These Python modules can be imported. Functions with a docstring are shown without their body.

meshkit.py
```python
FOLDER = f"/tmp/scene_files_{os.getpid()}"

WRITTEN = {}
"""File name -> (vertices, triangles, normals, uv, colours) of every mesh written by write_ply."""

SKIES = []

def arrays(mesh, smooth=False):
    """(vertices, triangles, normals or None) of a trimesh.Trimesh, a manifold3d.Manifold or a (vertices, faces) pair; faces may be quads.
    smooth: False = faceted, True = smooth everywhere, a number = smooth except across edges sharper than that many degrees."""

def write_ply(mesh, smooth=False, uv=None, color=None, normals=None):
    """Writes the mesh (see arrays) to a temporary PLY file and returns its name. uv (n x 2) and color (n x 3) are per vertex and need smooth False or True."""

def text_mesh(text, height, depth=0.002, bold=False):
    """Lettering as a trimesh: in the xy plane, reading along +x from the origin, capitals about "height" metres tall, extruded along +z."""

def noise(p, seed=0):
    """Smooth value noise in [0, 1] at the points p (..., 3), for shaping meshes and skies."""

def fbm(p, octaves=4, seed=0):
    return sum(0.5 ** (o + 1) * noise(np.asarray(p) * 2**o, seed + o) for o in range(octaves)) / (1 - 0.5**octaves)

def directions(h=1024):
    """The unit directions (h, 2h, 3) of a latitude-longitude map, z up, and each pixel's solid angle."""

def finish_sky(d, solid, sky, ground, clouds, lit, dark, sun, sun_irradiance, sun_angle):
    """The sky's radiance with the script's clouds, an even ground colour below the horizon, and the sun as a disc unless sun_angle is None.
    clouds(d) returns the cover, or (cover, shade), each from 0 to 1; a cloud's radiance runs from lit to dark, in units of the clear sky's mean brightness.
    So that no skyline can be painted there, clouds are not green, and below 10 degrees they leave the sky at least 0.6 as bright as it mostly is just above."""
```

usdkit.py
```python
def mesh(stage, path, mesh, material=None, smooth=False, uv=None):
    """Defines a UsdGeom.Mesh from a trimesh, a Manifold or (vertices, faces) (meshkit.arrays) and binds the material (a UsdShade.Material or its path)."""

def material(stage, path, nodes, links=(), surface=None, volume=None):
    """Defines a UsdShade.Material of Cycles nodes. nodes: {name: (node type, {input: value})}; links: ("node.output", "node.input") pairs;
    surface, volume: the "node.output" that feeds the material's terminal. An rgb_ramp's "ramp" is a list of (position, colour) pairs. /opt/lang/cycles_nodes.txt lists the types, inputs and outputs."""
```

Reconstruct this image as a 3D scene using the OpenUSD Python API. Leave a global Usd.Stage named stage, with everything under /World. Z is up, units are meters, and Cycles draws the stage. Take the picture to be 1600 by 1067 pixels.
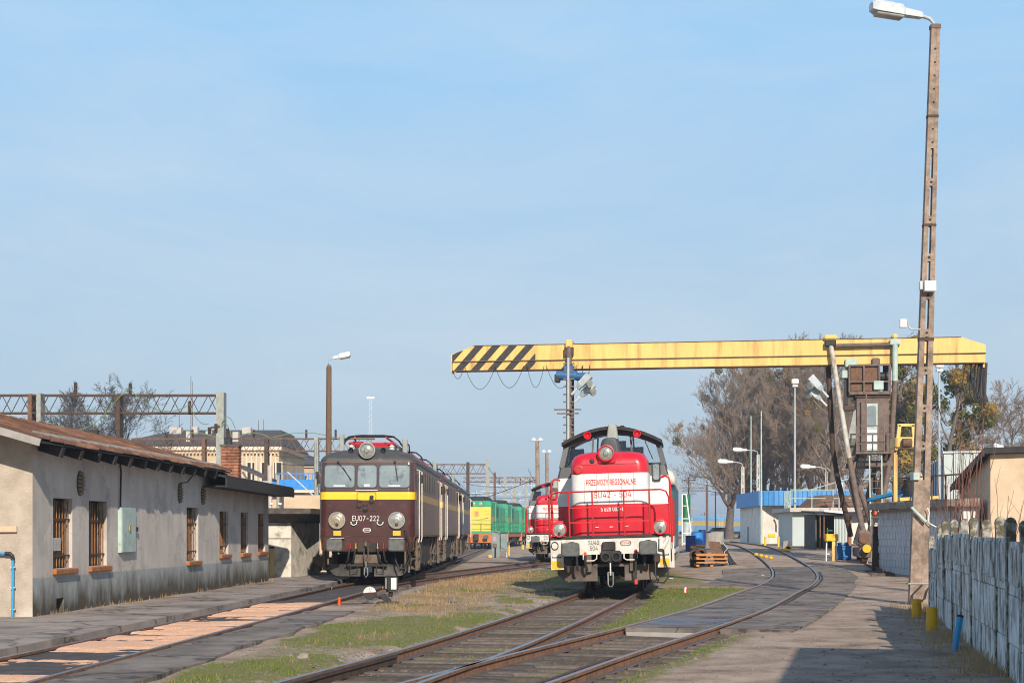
import math, random
import numpy as np
from pxr import Usd, UsdGeom, UsdLux, UsdShade, Gf, Sdf, Vt
import usdkit, meshkit
from scipy.interpolate import PchipInterpolator
from scipy.spatial import ConvexHull

stage = Usd.Stage.CreateInMemory()
UsdGeom.SetStageUpAxis(stage, UsdGeom.Tokens.z)
UsdGeom.SetStageMetersPerUnit(stage, 1.0)
UsdGeom.Xform.Define(stage, '/World')
UsdGeom.Scope.Define(stage, '/World/Looks')

# ---------------------------------------------------------------- camera, sky, sun
CAMZ, FPX, HOR = 1.70, 2500.0, 830.0          # eye height, focal length and horizon in photograph pixels
cam = UsdGeom.Camera.Define(stage, '/World/camera')
cam.CreateHorizontalApertureAttr(36.0)
cam.CreateVerticalApertureAttr(36.0 * 1067 / 1600)
cam.CreateFocalLengthAttr(36.0 * FPX / 1600)
cam.CreateVerticalApertureOffsetAttr(36.0 * (HOR - 533.5) / 1600)
cam.CreateClippingRangeAttr(Gf.Vec2f(0.1, 20000))
cam.AddTranslateOp().Set(Gf.Vec3d(0, 0, CAMZ))
cam.AddRotateXOp().Set(90.0)
cam.CreateExposureAttr(0.35)
SUN = np.array([0.18, -1.0, 0.0]); SUN /= np.linalg.norm(SUN)
ELEV = math.radians(27.0)
SUN = np.array([SUN[0] * math.cos(ELEV), SUN[1] * math.cos(ELEV), math.sin(ELEV)])
sun = UsdLux.DistantLight.Define(stage, '/World/sun')
sun.CreateNormalizeAttr(True); sun.CreateIntensityAttr(1.2); sun.CreateAngleAttr(0.53)
sun.CreateColorAttr(Gf.Vec3f(1.0, 0.88, 0.74))
sun.AddTransformOp().Set(Gf.Matrix4d(Gf.Rotation(Gf.Vec3d(0, 0, 1), Gf.Vec3d(*map(float, SUN))), Gf.Vec3d(0, 0, 0)))
sun.GetPrim().SetCustomDataByKey('kind', 'structure')
dome = UsdLux.DomeLight.Define(stage, '/World/sky')
dome.GetPrim().SetCustomDataByKey('kind', 'structure')
skym = usdkit.material(stage, '/World/Looks/sky', {
    'sky': ('sky_texture', {'sky_type': 'single_scattering', 'sun_disc': False, 'sun_elevation': ELEV,
            'sun_rotation': math.atan2(SUN[0], SUN[1]), 'altitude': 100.0, 'air_density': 1.0, 'aerosol_density': 1.3, 'ozone_density': 1.4}),
    'tc': ('texture_coordinate', {}),
    'mp': ('mapping', {'scale': (1.6, 1.6, 5.5), 'rotation': (0.0, 0.06, 0.0)}),
    'n': ('noise_texture', {'scale': 2.2, 'detail': 7.0, 'roughness': 0.62, 'distortion': 0.6}),
    'r': ('rgb_ramp', {'ramp': [(0.38, (0, 0, 0)), (0.75, (0.42, 0.42, 0.42))]}),
    'm': ('mix', {'color2': (6.4, 7.1, 7.7)}),
    'sx': ('separate_xyz', {}), 'vr': ('rgb_ramp', {'ramp': [(0.0, (4.1, 5.3, 6.5)), (0.12, (4.3, 5.8, 7.3)), (0.30, (3.4, 6.2, 9.1)), (0.6, (1.6, 3.4, 6.6)), (1.0, (1.0, 2.3, 5.2))]}), 'v': ('mix', {'fac': 0.8}),
    'bg': ('background_shader', {'strength': 0.088})},
    [('tc.generated', 'mp.vector'), ('mp.vector', 'n.vector'), ('n.fac', 'r.fac'), ('r.color', 'm.fac'), ('tc.generated', 'sx.vector'), ('sx.z', 'vr.fac'), ('sky.color', 'v.color1'), ('vr.color', 'v.color2'), ('v.color', 'm.color1'),
     ('m.color', 'bg.color')], surface='bg.background')
UsdShade.MaterialBindingAPI.Apply(dome.GetPrim()).Bind(skym)

# ---------------------------------------------------------------- scene tree helpers
USED = {}
def numbered(parent, name):
    k = (parent, name); n = USED.get(k, 0); USED[k] = n + 1
    return f'{parent}/{name}' if n == 0 else f'{parent}/{name}_{n:03d}'
def data(prim, **kw):
    for k, v in kw.items():
        if v: prim.SetCustomDataByKey(k, v)
class T:
    def __init__(s, path, off=None): s.path, s.off = path, off
def thing(name, label, cat, loc=(0, 0, 0), rz=0.0, group=None, kind=None, world=False):
    """world=True: its parts are given in world coordinates and are shifted to the thing's base."""
    p = numbered('/World', name)
    x = UsdGeom.Xform.Define(stage, p)
    x.AddTranslateOp().Set(Gf.Vec3d(*map(float, loc)))
    if rz: x.AddRotateZOp().Set(math.degrees(rz))
    data(x.GetPrim(), label=label, category=cat, group=group, kind=kind)
    return T(p, np.array(loc, float) if world else None)
def part(t, name, mb, mat, smooth=False, label=None, kind=None, uv=None):
    p = numbered(t.path, name)
    m = mb.mesh() if isinstance(mb, Mb) else mb
    v, f = np.asarray(m[0], float), m[1]
    if t.off is not None: v = v - t.off
    pr = usdkit.mesh(stage, p, (v, f), MAT[mat], smooth=smooth)
    data(pr.GetPrim(), label=label, kind=kind)
    return T(p, t.off)
def single(name, label, cat, mb, mat, smooth=False, group=None, kind=None):
    p = numbered('/World', name)
    pr = usdkit.mesh(stage, p, mb.mesh() if isinstance(mb, Mb) else mb, MAT[mat], smooth=smooth)
    data(pr.GetPrim(), label=label, category=cat, group=group, kind=kind)
    return T(p)
def struct(name, mb, mat, smooth=False, label=None): return single(name, label, None, mb, mat, smooth, None, 'structure')
def dup(t, name, label, loc, rz=0.0, cat=None, group=None, scale=None):
    p = numbered('/World', name)
    x = UsdGeom.Xform.Define(stage, p)
    x.GetPrim().GetReferences().AddInternalReference(t.path)
    x.ClearXformOpOrder()
    pr = x.GetPrim()
    tr = pr.GetAttribute('xformOp:translate'); rt = pr.GetAttribute('xformOp:rotateZ')
    ops = [x.AddTranslateOp() if not tr else UsdGeom.XformOp(tr)]
    ops[0].Set(Gf.Vec3d(*map(float, loc)))
    o = UsdGeom.XformOp(rt) if rt else x.AddRotateZOp()
    o.Set(math.degrees(rz)); ops.append(o)
    if scale:
        s = x.AddScaleOp(); s.Set(Gf.Vec3f(*scale)); ops.append(s)
    x.SetXformOpOrder(ops)
    pr.SetInstanceable(True)
    data(pr, label=label, category=cat, group=group)
    return T(p)

# ---------------------------------------------------------------- mesh builder
def _hull_faces(pts):
    h = ConvexHull(pts); c = pts.mean(0); out = []
    for s in h.simplices:
        a, b, d = pts[s]
        out.append(s if np.dot(np.cross(b - a, d - a), a - c) > 0 else s[::-1])
    return np.array(out)
def _chamfer_pts(h, c):
    pts = []
    for sx in (-1, 1):
        for sy in (-1, 1):
            for sz in (-1, 1):
                for k in range(3):
                    q = np.array([sx * h[0], sy * h[1], sz * h[2]], float)
                    q -= np.array([sx, sy, sz]) * c; q[k] += (sx, sy, sz)[k] * c
                    pts.append(q)
    return np.array(pts)
_CF = _hull_faces(_chamfer_pts((1.0, 1.2, 1.4), 0.15))
_BF = np.array([[0, 2, 3], [0, 3, 1], [4, 5, 7], [4, 7, 6], [0, 1, 5], [0, 5, 4], [2, 6, 7], [2, 7, 3], [0, 4, 6], [0, 6, 2], [1, 3, 7], [1, 7, 5]])[:, ::-1]
_BV = np.array([[x, y, z] for x in (-1, 1) for y in (-1, 1) for z in (-1, 1)], float)
def rotz(a): c, s = math.cos(a), math.sin(a); return np.array([[c, -s, 0], [s, c, 0], [0, 0, 1.0]])
def frame(d):
    d = np.asarray(d, float); d = d / np.linalg.norm(d)
    up = np.array([0, 0, 1.0]) if abs(d[2]) < 0.95 else np.array([0, 1.0, 0])
    a = np.cross(d, up); a /= np.linalg.norm(a)
    return a, np.cross(a, d), d
class Mb:
    def __init__(s): s.v, s.f, s.n = [], [], 0
    def add(s, v, f):
        s.v.append(np.asarray(v, float)); s.f.append(np.asarray(f, int) + s.n); s.n += len(v); return s
    def mesh(s): return np.vstack(s.v), np.vstack(s.f)
    def box(s, c, size, rz=0.0, ch=0.0, R=None):
        h = np.array(size, float) / 2
        v, f = (_BV * h, _BF) if ch <= 0 else (_chamfer_pts(h, min(ch, h.min() * .95)), _CF)
        R = R if R is not None else rotz(rz)
        return s.add(v @ R.T + np.array(c, float), f)
    def bb(s, x0, x1, y0, y1, z0, z1, ch=0.0):
        return s.box(((x0 + x1) / 2, (y0 + y1) / 2, (z0 + z1) / 2), (abs(x1 - x0), abs(y1 - y0), abs(z1 - z0)), 0, ch)
    def bar(s, p, q, w, h=None, ch=0.0):
        """a bar of section w (sideways) x h (upwards) from p to q"""
        p, q = np.array(p, float), np.array(q, float); L = np.linalg.norm(q - p)
        a, b, d = frame(q - p)
        return s.box((p + q) / 2, (w, h or w, L), R=np.stack([a, b, d], 1), ch=ch)
    def tube(s, p, q, r, r2=None, n=8, caps=True):
        p, q = np.array(p, float), np.array(q, float); r2 = r if r2 is None else r2
        a, b, d = frame(q - p)
        t = np.arange(n) * 2 * math.pi / n
        ring = np.outer(np.cos(t), a) + np.outer(np.sin(t), b)
        v = np.vstack([p + ring * r, q + ring * r2])
        i = np.arange(n); j = (i + 1) % n
        f = np.vstack([np.stack([i, i + n, j], 1), np.stack([j, i + n, j + n], 1)])
        if caps:
            v = np.vstack([v, p, q])
            f = np.vstack([f, np.stack([j, np.full(n, 2 * n), i], 1)[:, [1, 0, 2]][:, [0, 2, 1]] if 0 else np.stack([i, j, np.full(n, 2 * n)], 1), np.stack([j + n, i + n, np.full(n, 2 * n + 1)], 1)])
        return s.add(v, f)
    def pipe(s, pts, r, n=6):
        pts = np.array(pts, float); m = len(pts)
        t = np.arange(n) * 2 * math.pi / n; V = []
        for k in range(m):
            d = pts[min(k + 1, m - 1)] - pts[max(k - 1, 0)]
            a, b, _ = frame(d); rr = r[k] if np.ndim(r) else r
            if k and np.dot(a, pa) < 0: a, b = -a, -b
            pa = a
            V.append(pts[k] + rr * (np.outer(np.cos(t), a) + np.outer(np.sin(t), b)))
        return s.rings(V, caps=True)
    def rings(s, V, caps=True, flip=False):
        n = len(V[0]); m = len(V); v = np.vstack(V); i = np.arange(n); j = (i + 1) % n; F = []
        for k in range(m - 1):
            a, b = k * n, (k + 1) * n
            F += [np.stack([a + i, b + i, a + j], 1), np.stack([a + j, b + i, b + j], 1)]
        if caps:
            v = np.vstack([v, V[0].mean(0), V[-1].mean(0)])
            F += [np.stack([i, j, np.full(n, m * n)], 1), np.stack([(m - 1) * n + j, (m - 1) * n + i, np.full(n, m * n + 1)], 1)]
        f = np.vstack(F)
        # orient outward by signed volume
        vv = v - v.mean(0)
        if (np.einsum('ij,ij->i', vv[f[:, 0]], np.cross(vv[f[:, 1]], vv[f[:, 2]])).sum() < 0) != flip: f = f[:, ::-1]
        return s.add(v, f)
    def lathe(s, prof, c, ax=(0, -1, 0), n=20):
        """prof: (radius, distance along ax) pairs"""
        a, b, d = frame(ax); t = np.arange(n) * 2 * math.pi / n
        ring = np.outer(np.cos(t), a) + np.outer(np.sin(t), b)
        return s.rings([np.array(c, float) + ring * max(r, 1e-4) + d * h for r, h in prof])
    def prism(s, poly, fn0, fn1):
        """poly: 2-D outline (convex or star-shaped about its mean); fn maps (a, b) to a point on either end"""
        A = np.array([fn0(*p) for p in poly], float); B = np.array([fn1(*p) for p in poly], float)
        return s.rings([A, B])
    def quad(s, a, b, c, d): return s.add([a, b, c, d], [[0, 1, 2], [0, 2, 3]])
    def segs(s, P, Q, R0, R1, n=3):
        P, Q, R0, R1 = map(np.asarray, (P, Q, R0, R1)); m = len(P)
        d = Q - P; d = d / np.maximum(np.linalg.norm(d, axis=1, keepdims=True), 1e-9)
        up = np.where(np.abs(d[:, 2:3]) < .9, [[0, 0, 1.0]], [[1.0, 0, 0]])
        a = np.cross(d, up); a /= np.linalg.norm(a, axis=1, keepdims=True); b = np.cross(a, d)
        t = np.arange(n) * 2 * math.pi / n
        ring = np.cos(t)[None, :, None] * a[:, None] + np.sin(t)[None, :, None] * b[:, None]
        v = np.concatenate([P[:, None] + ring * R0[:, None, None], Q[:, None] + ring * R1[:, None, None]], 1).reshape(-1, 3)
        i = np.arange(n); j = (i + 1) % n
        f1 = np.vstack([np.stack([i, i + n, j], 1), np.stack([j, i + n, j + n], 1)])
        f = (f1[None] + (np.arange(m) * 2 * n)[:, None, None]).reshape(-1, 3)
        return s.add(v, f)
    def grid(s, X, Y, Z):
        r, c = X.shape; v = np.stack([X, Y, Z], -1).reshape(-1, 3)
        i = np.arange(r * c).reshape(r, c)
        a, b, d, e = i[:-1, :-1].ravel(), i[:-1, 1:].ravel(), i[1:, 1:].ravel(), i[1:, :-1].ravel()
        return s.add(v, np.vstack([np.stack([a, b, d], 1), np.stack([a, d, e], 1)]))
def B(*a, **k): return Mb().box(*a, **k)
def BB(*a, **k): return Mb().bb(*a, **k)
def rrect(x0, x1, y0, y1, r, n=5):
    out = []
    for cx, cy, a0 in ((x1 - r, y1 - r, 0), (x0 + r, y1 - r, 90), (x0 + r, y0 + r, 180), (x1 - r, y0 + r, 270)):
        for k in range(n + 1):
            a = math.radians(a0 + 90 * k / n); out.append((cx + r * math.cos(a), cy + r * math.sin(a)))
    return np.array(out)
def ring3(poly, z): return np.column_stack([poly, np.full(len(poly), z)])
def text(mb, s, x, z, y, h, sx=1.0, bold=False, depth=.004, R=None):
    """lettering on a face that looks along -y, centred on x, its foot at z"""
    tm = meshkit.text_mesh(s, h, depth, bold); v = np.array(tm.vertices)
    v[:, 0] -= (v[:, 0].min() + v[:, 0].max()) / 2; v[:, 0] *= sx
    return mb.add(np.column_stack([v[:, 0] + x, y - v[:, 2], v[:, 1] + z]), tm.faces)
def arc(c, r, a0, a1, n, plane='xz', y=0.0):
    t = np.radians(np.linspace(a0, a1, n)); return [(c[0] + r * math.cos(a), y, c[1] + r * math.sin(a)) for a in t]
def sag(p, q, d, n=12):
    p, q = np.array(p, float), np.array(q, float); t = np.linspace(0, 1, n)[:, None]
    v = p + (q - p) * t; v[:, 2] -= (4 * d * t * (1 - t))[:, 0]; return v
def P(px, py, d): return np.array([(px - 800) / FPX * d, d, CAMZ + (HOR - py) / FPX * d])
def sstep(a, b, x): t = np.clip((x - a) / (b - a), 0, 1); return t * t * (3 - 2 * t)

# ---------------------------------------------------------------- materials
MAT = {}
def M(name, c1, c2=None, scale=3.0, rough=.7, metal=0.0, bump=0.0, bscale=60.0, stretch=(1, 1, 1), rng=(.35, .65), spec=.4, coat=0.0, c3=None, r3=(.55, .7), s3=.6, rand=0.0, st3=(1, 1, 1), detail=6.0, crack=None, c4=None, r4=(.6, .66), s4=.35):
    """c1..c2 mottle by noise; c3 is a second, larger stain; rand varies the brightness from object to object"""
    c2 = c2 or tuple(x * .75 for x in c1)
    N = {'g': ('geometry', {}), 'mp': ('mapping', {'scale': stretch}), 'n': ('noise_texture', {'scale': scale, 'detail': detail, 'roughness': .6}),
         'r': ('rgb_ramp', {'ramp': [(rng[0], c1), (rng[1], c2)]}), 'p': ('principled_bsdf', {'roughness': rough, 'metallic': metal, 'specular_ior_level': spec, 'coat_weight': coat, 'coat_roughness': .12})}
    L = [('g.position', 'mp.vector'), ('mp.vector', 'n.vector'), ('n.fac', 'r.fac')]; col = 'r.color'
    if c3:
        N.update({'mp3': ('mapping', {'scale': st3, 'location': (3.7, 1.1, 9.2)}), 'n3': ('noise_texture', {'scale': s3, 'detail': 8.0, 'roughness': .65}), 'r3': ('rgb_ramp', {'ramp': [(r3[0], (0, 0, 0)), (r3[1], (1, 1, 1))]}), 'm3': ('mix', {'color2': c3})})
        L += [('g.position', 'mp3.vector'), ('mp3.vector', 'n3.vector'), ('n3.fac', 'r3.fac'), ('r3.color', 'm3.fac'), (col, 'm3.color1')]; col = 'm3.color'
    if c4:          # a second stain with its own shape (oil, dust)
        N.update({'n4': ('noise_texture', {'scale': s4, 'detail': 9.0, 'roughness': .7, 'distortion': .4}), 'r4': ('rgb_ramp', {'ramp': [(r4[0], (0, 0, 0)), (r4[1], (.85, .85, .85))]}), 'm4': ('mix', {'color2': c4})})
        L += [('g.position', 'n4.vector'), ('n4.fac', 'r4.fac'), ('r4.color', 'm4.fac'), (col, 'm4.color1')]; col = 'm4.color'
    if crack:       # fine cracks
        N.update({'nd': ('noise_texture', {'scale': crack * 2.5, 'detail': 5.0}), 'ad': ('vector_math', {'math_type': 'scale', 'scale': .9 / crack}), 'as': ('vector_math', {'math_type': 'add'}), 'vo': ('voronoi_texture', {'feature': 'distance_to_edge', 'scale': crack}), 'rc': ('rgb_ramp', {'ramp': [(0.0, (.35, .34, .33)), (.012, (.55, .54, .53)), (.03, (1, 1, 1))]}), 'mc': ('mix', {'mix_type': 'multiply', 'fac': 1.0})})
        L += [('g.position', 'nd.vector'), ('nd.color', 'ad.vector1'), ('g.position', 'as.vector1'), ('ad.vector', 'as.vector2'), ('as.vector', 'vo.vector'), ('vo.distance', 'rc.fac'), (col, 'mc.color1'), ('rc.color', 'mc.color2')]; col = 'mc.color'
    if rand:
        N.update({'oi': ('object_info', {}), 'mr': ('map_range', {'to_min': 1 - rand, 'to_max': 1 + rand}), 'hv': ('hsv', {})})
        L += [('oi.random', 'mr.value'), ('mr.result', 'hv.value'), (col, 'hv.color')]; col = 'hv.color'
    L.append((col, 'p.base_color'))
    if bump:
        N.update({'nb': ('noise_texture', {'scale': bscale, 'detail': 4.0, 'roughness': .6}), 'b': ('bump', {'strength': bump, 'distance': .02})})
        L += [('mp.vector', 'nb.vector'), ('nb.fac', 'b.height'), ('b.normal', 'p.normal')]
    MAT[name] = usdkit.material(stage, '/World/Looks/' + name, N, L, surface='p.BSDF')
def Mglass(name, tint=(.75, .82, .85), ior=1.5):
    MAT[name] = usdkit.material(stage, '/World/Looks/' + name, {'t': ('transparent_bsdf', {'color': tint}), 'g': ('glossy_bsdf', {'color': (1, 1, 1), 'roughness': .02}), 'f': ('fresnel', {'IOR': ior}), 'm': ('mix_closure', {})},
        [('f.fac', 'm.fac'), ('t.BSDF', 'm.closure1'), ('g.BSDF', 'm.closure2')], surface='m.closure')
M('concrete', (.34, .32, .29), (.25, .235, .215), 2.5, .9, bump=.5, bscale=50, c3=(.17, .16, .14), r3=(.55, .75))
M('post_concrete', (.36, .275, .215), (.22, .165, .125), 9, .95, bump=.9, bscale=45, c3=(.10, .07, .055), r3=(.5, .75), s3=1.5)
M('pale_concrete', (.50, .47, .42), (.36, .34, .30), 4, .9, bump=.4, bscale=40)
M('slab_concrete', (.215, .188, .165), (.145, .128, .113), 1.3, .85, bump=.6, bscale=70, c3=(.085, .074, .066), r3=(.46, .62), s3=.9, c4=(.05, .045, .042), r4=(.56, .62), s4=.5, crack=.55)
M('asphalt', (.255, .212, .176), (.18, .15, .124), 1.6, .92, bump=.8, bscale=90, c3=(.115, .095, .08), r3=(.47, .65), s3=.8, c4=(.075, .062, .053), r4=(.60, .66), s4=.6, crack=.4)
M('pavement', (.36, .30, .252), (.27, .225, .188), 1.4, .92, bump=.8, bscale=90, c3=(.175, .145, .12), r3=(.48, .66), s3=.8, c4=(.10, .082, .07), r4=(.60, .67), s4=.6, crack=.35)
M('oily_bed', (.085, .07, .06), (.045, .038, .034), 3, .85, bump=.7, bscale=60, c3=(.16, .135, .11), s3=.9)
M('timber', (.15, .12, .095), (.075, .06, .049), 7, .9, bump=.8, bscale=40, stretch=(1, 6, 1), rand=.35)
M('pole_wood', (.17, .105, .065), (.10, .06, .037), 8, .9, bump=.5, bscale=20, stretch=(4, 4, .4))
M('rust', (.18, .095, .055), (.095, .055, .036), 7, .85, bump=.5, bscale=60)
M('rust_dark', (.085, .05, .034), (.045, .03, .023), 6, .8, bump=.4, bscale=60)
M('rust_grey', (.17, .125, .105), (.105, .075, .06), 5, .8, bump=.3, bscale=50)
M('roof_tin', (.145, .068, .040), (.068, .034, .024), 3, .8, bump=.3, bscale=30, c3=(.21, .12, .07), r3=(.5, .7), s3=1.7, rand=.3, stretch=(.4, 3, 1))
M('roof_black', (.035, .033, .034), (.022, .021, .022), 4, .85)
M('roof_grey', (.085, .075, .07), (.055, .05, .048), 1.2, .9, stretch=(.3, .3, 5))
M('steel_dark', (.035, .032, .03), (.018, .017, .017), 5, .6, bump=.2, bscale=40)
M('under_dark', (.05, .042, .036), (.02, .018, .017), 3, .8, bump=.4, bscale=30)
M('under_brown', (.15, .115, .085), (.07, .055, .043), 4, .85, bump=.3, bscale=30)
M('plough', (.135, .105, .085), (.09, .072, .06), 5, .7, bump=.2, bscale=30)
M('plough_grey', (.085, .08, .075), (.05, .047, .044), 5, .65)
M('steel', (.36, .36, .35), (.25, .25, .24), 6, .4, metal=.7)
M('galv', (.42, .47, .48), (.32, .37, .38), 5, .55, metal=.2)
M('galv_post', (.30, .32, .29), (.22, .235, .21), 5, .7)
M('lamp_grey', (.52, .56, .57), (.40, .44, .45), 8, .45)
M('lamp_glass', (.30, .30, .27), (.22, .22, .20), 9, .15, coat=.6)
M('white_paint', (.72, .71, .67), (.60, .585, .55), 3, .5, c3=(.42, .37, .31), r3=(.55, .78), s3=3, st3=(1.6, 1.6, .3))
M('dirty_white', (.62, .60, .55), (.48, .45, .40), 4, .6, bump=.1, c3=(.30, .25, .2), r3=(.56, .76), s3=2.2)
M('cream', (.70, .62, .50), (.58, .50, .40), 4, .55, c3=(.30, .12, .05), r3=(.58, .7), s3=1.2)
M('red_paint', (.56, .005, .02), (.46, .006, .018), 3, .33, coat=.35, c3=(.36, .035, .03), r3=(.54, .74), s3=3.0, st3=(1, 1, .4))
M('red_rail', (.52, .02, .02), (.40, .02, .02), 6, .4)
M('red_text', (.50, .02, .02), (.45, .02, .02), 6, .6)
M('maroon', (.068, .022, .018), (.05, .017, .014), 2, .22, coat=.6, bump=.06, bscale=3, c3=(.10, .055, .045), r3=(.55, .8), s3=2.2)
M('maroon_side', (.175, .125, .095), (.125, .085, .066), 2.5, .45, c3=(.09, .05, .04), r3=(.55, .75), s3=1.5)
M('blue_side', (.155, .17, .185), (.105, .115, .13), 2.5, .5)
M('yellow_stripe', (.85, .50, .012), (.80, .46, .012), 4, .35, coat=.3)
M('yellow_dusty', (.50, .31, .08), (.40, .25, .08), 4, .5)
M('loco_roof', (.065, .064, .062), (.042, .041, .04), 2.5, .55, c3=(.12, .105, .09), r3=(.58, .75), s3=1.4)
M('cab_grey', (.055, .062, .066), (.038, .043, .046), 4, .45)
M('window_pale', (.22, .265, .275), (.15, .185, .195), 1.3, .06, coat=.5, spec=.6, bump=.02, c3=(.085, .10, .105), r3=(.54, .66), s3=2.6)
M('window_dark', (.03, .027, .024), (.018, .017, .016), 2, .4, spec=.2)
M('rubber', (.02, .02, .02), (.012, .012, .012), 6, .6)
M('rim_grey', (.27, .27, .26), (.21, .21, .20), 8, .5)
M('stain_blue', (.10, .14, .20), (.13, .13, .14), 3, .9)
M('lens', (.36, .37, .32), (.24, .25, .22), 14, .18, metal=.3, coat=.9)
M('lens_amber', (.46, .38, .25), (.32, .26, .17), 14, .16, metal=.35, coat=.9)
M('lens_red', (.30, .02, .02), (.2, .01, .01), 10, .2, coat=.6)
M('buffer', (.115, .12, .115), (.07, .073, .07), 9, .55, metal=.2, c3=(.2, .2, .19), r3=(.6, .75), s3=5)
M('yellow_paint', (.74, .43, .015), (.62, .35, .015), 4, .5, c3=(.25, .11, .03), r3=(.62, .72), s3=3)
M('yellow_bollard', (.72, .40, .012), (.62, .33, .012), 6, .5, c3=(.13, .08, .04), r3=(.62, .7), s3=6)
M('crane_yellow', (.70, .475, .14), (.62, .41, .12), 2.0, .5, c3=(.40, .22, .07), r3=(.49, .66), s3=2.0, stretch=(1, 1, .3), st3=(1, 1, .10))
M('crane_black', (.035, .033, .03), (.022, .021, .02), 5, .6)
M('crane_white', (.48, .47, .42), (.34, .32, .27), 5, .6, c3=(.26, .10, .04), r3=(.55, .66), s3=2.5, st3=(1, 1, .3))
M('mint_paint', (.40, .50, .45), (.31, .40, .36), 4, .55, c3=(.26, .12, .06), r3=(.62, .72), s3=3)
M('blue_paint', (.02, .16, .42), (.016, .13, .34), 4, .5)
M('blue_motor', (.03, .12, .28), (.02, .08, .2), 5, .5)
M('blue_pipe', (.03, .30, .55), (.02, .24, .46), 5, .4)
M('blue_barrel', (.012, .045, .20), (.01, .03, .14), 4, .4)
M('blue_light', (.03, .22, .60), (.02, .18, .5), 4, .4)
M('blue_wall', (.055, .25, .55), (.045, .21, .48), 2, .5)
M('green_paint', (.02, .16, .065), (.015, .12, .05), 3, .5)
M('green_loco', (.035, .34, .16), (.028, .26, .13), 1.5, .45)
M('yellow_loco', (.72, .52, .075), (.62, .45, .07), 1.5, .5)
M('orange_loco', (.52, .17, .04), (.38, .12, .035), 2, .6)
M('teal', (.06, .14, .16), (.05, .11, .13), 2, .5)
M('orange_wood', (.50, .23, .08), (.34, .15, .055), 6, .8, stretch=(1, 1, 3), bump=.3)
M('orange_plastic', (.65, .09, .02), (.55, .07, .02), 5, .5)
M('sill_brick', (.40, .155, .045), (.24, .085, .03), 8, .85, bump=.6, bscale=40)
M('brick_red', (.29, .115, .06), (.17, .075, .05), 9, .9, bump=.5, bscale=50, rand=.4)
M('mortar', (.33, .29, .25), (.24, .21, .18), 9, .95)
M('grille_rust', (.33, .14, .045), (.17, .075, .03), 9, .8)
M('vent_brown', (.18, .13, .075), (.12, .085, .05), 9, .8)
M('interior', (.03, .027, .025), (.018, .017, .016), 2, .9)
M('beige_wall', (.56, .44, .30), (.48, .37, .25), 1.5, .9, bump=.2, bscale=30, c3=(.40, .30, .2), s3=.7)
M('station_wall', (.50, .39, .25), (.42, .32, .205), .8, .9, c3=(.30, .23, .16), s3=.3)
M('station_trim', (.62, .54, .43), (.52, .45, .36), 1, .9)
M('bunker_wall', (.60, .60, .58), (.50, .50, .49), 3, .85, bump=.3, bscale=30, c3=(.28, .29, .28), r3=(.56, .75), s3=1.6, st3=(2, 2, .35))
M('white_wall', (.68, .65, .58), (.57, .54, .48), 2, .9, bump=.2, c3=(.36, .32, .26), r3=(.55, .75), s3=1.2, st3=(1, 1, .5))
M('old_white_wall', (.66, .62, .54), (.48, .45, .38), 2.5, .9, bump=.6, bscale=18, c3=(.20, .18, .155), r3=(.52, .70), s3=2.2)
M('soot_concrete', (.12, .105, .09), (.06, .053, .047), 4, .9, bump=.6, bscale=30)
M('fence_panel', (.66, .67, .64), (.42, .43, .41), 6, .9, bump=.8, bscale=28, c3=(.17, .155, .125), r3=(.46, .60), s3=4.5, st3=(1, 1, .5), stretch=(1, 1, .35))
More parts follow.
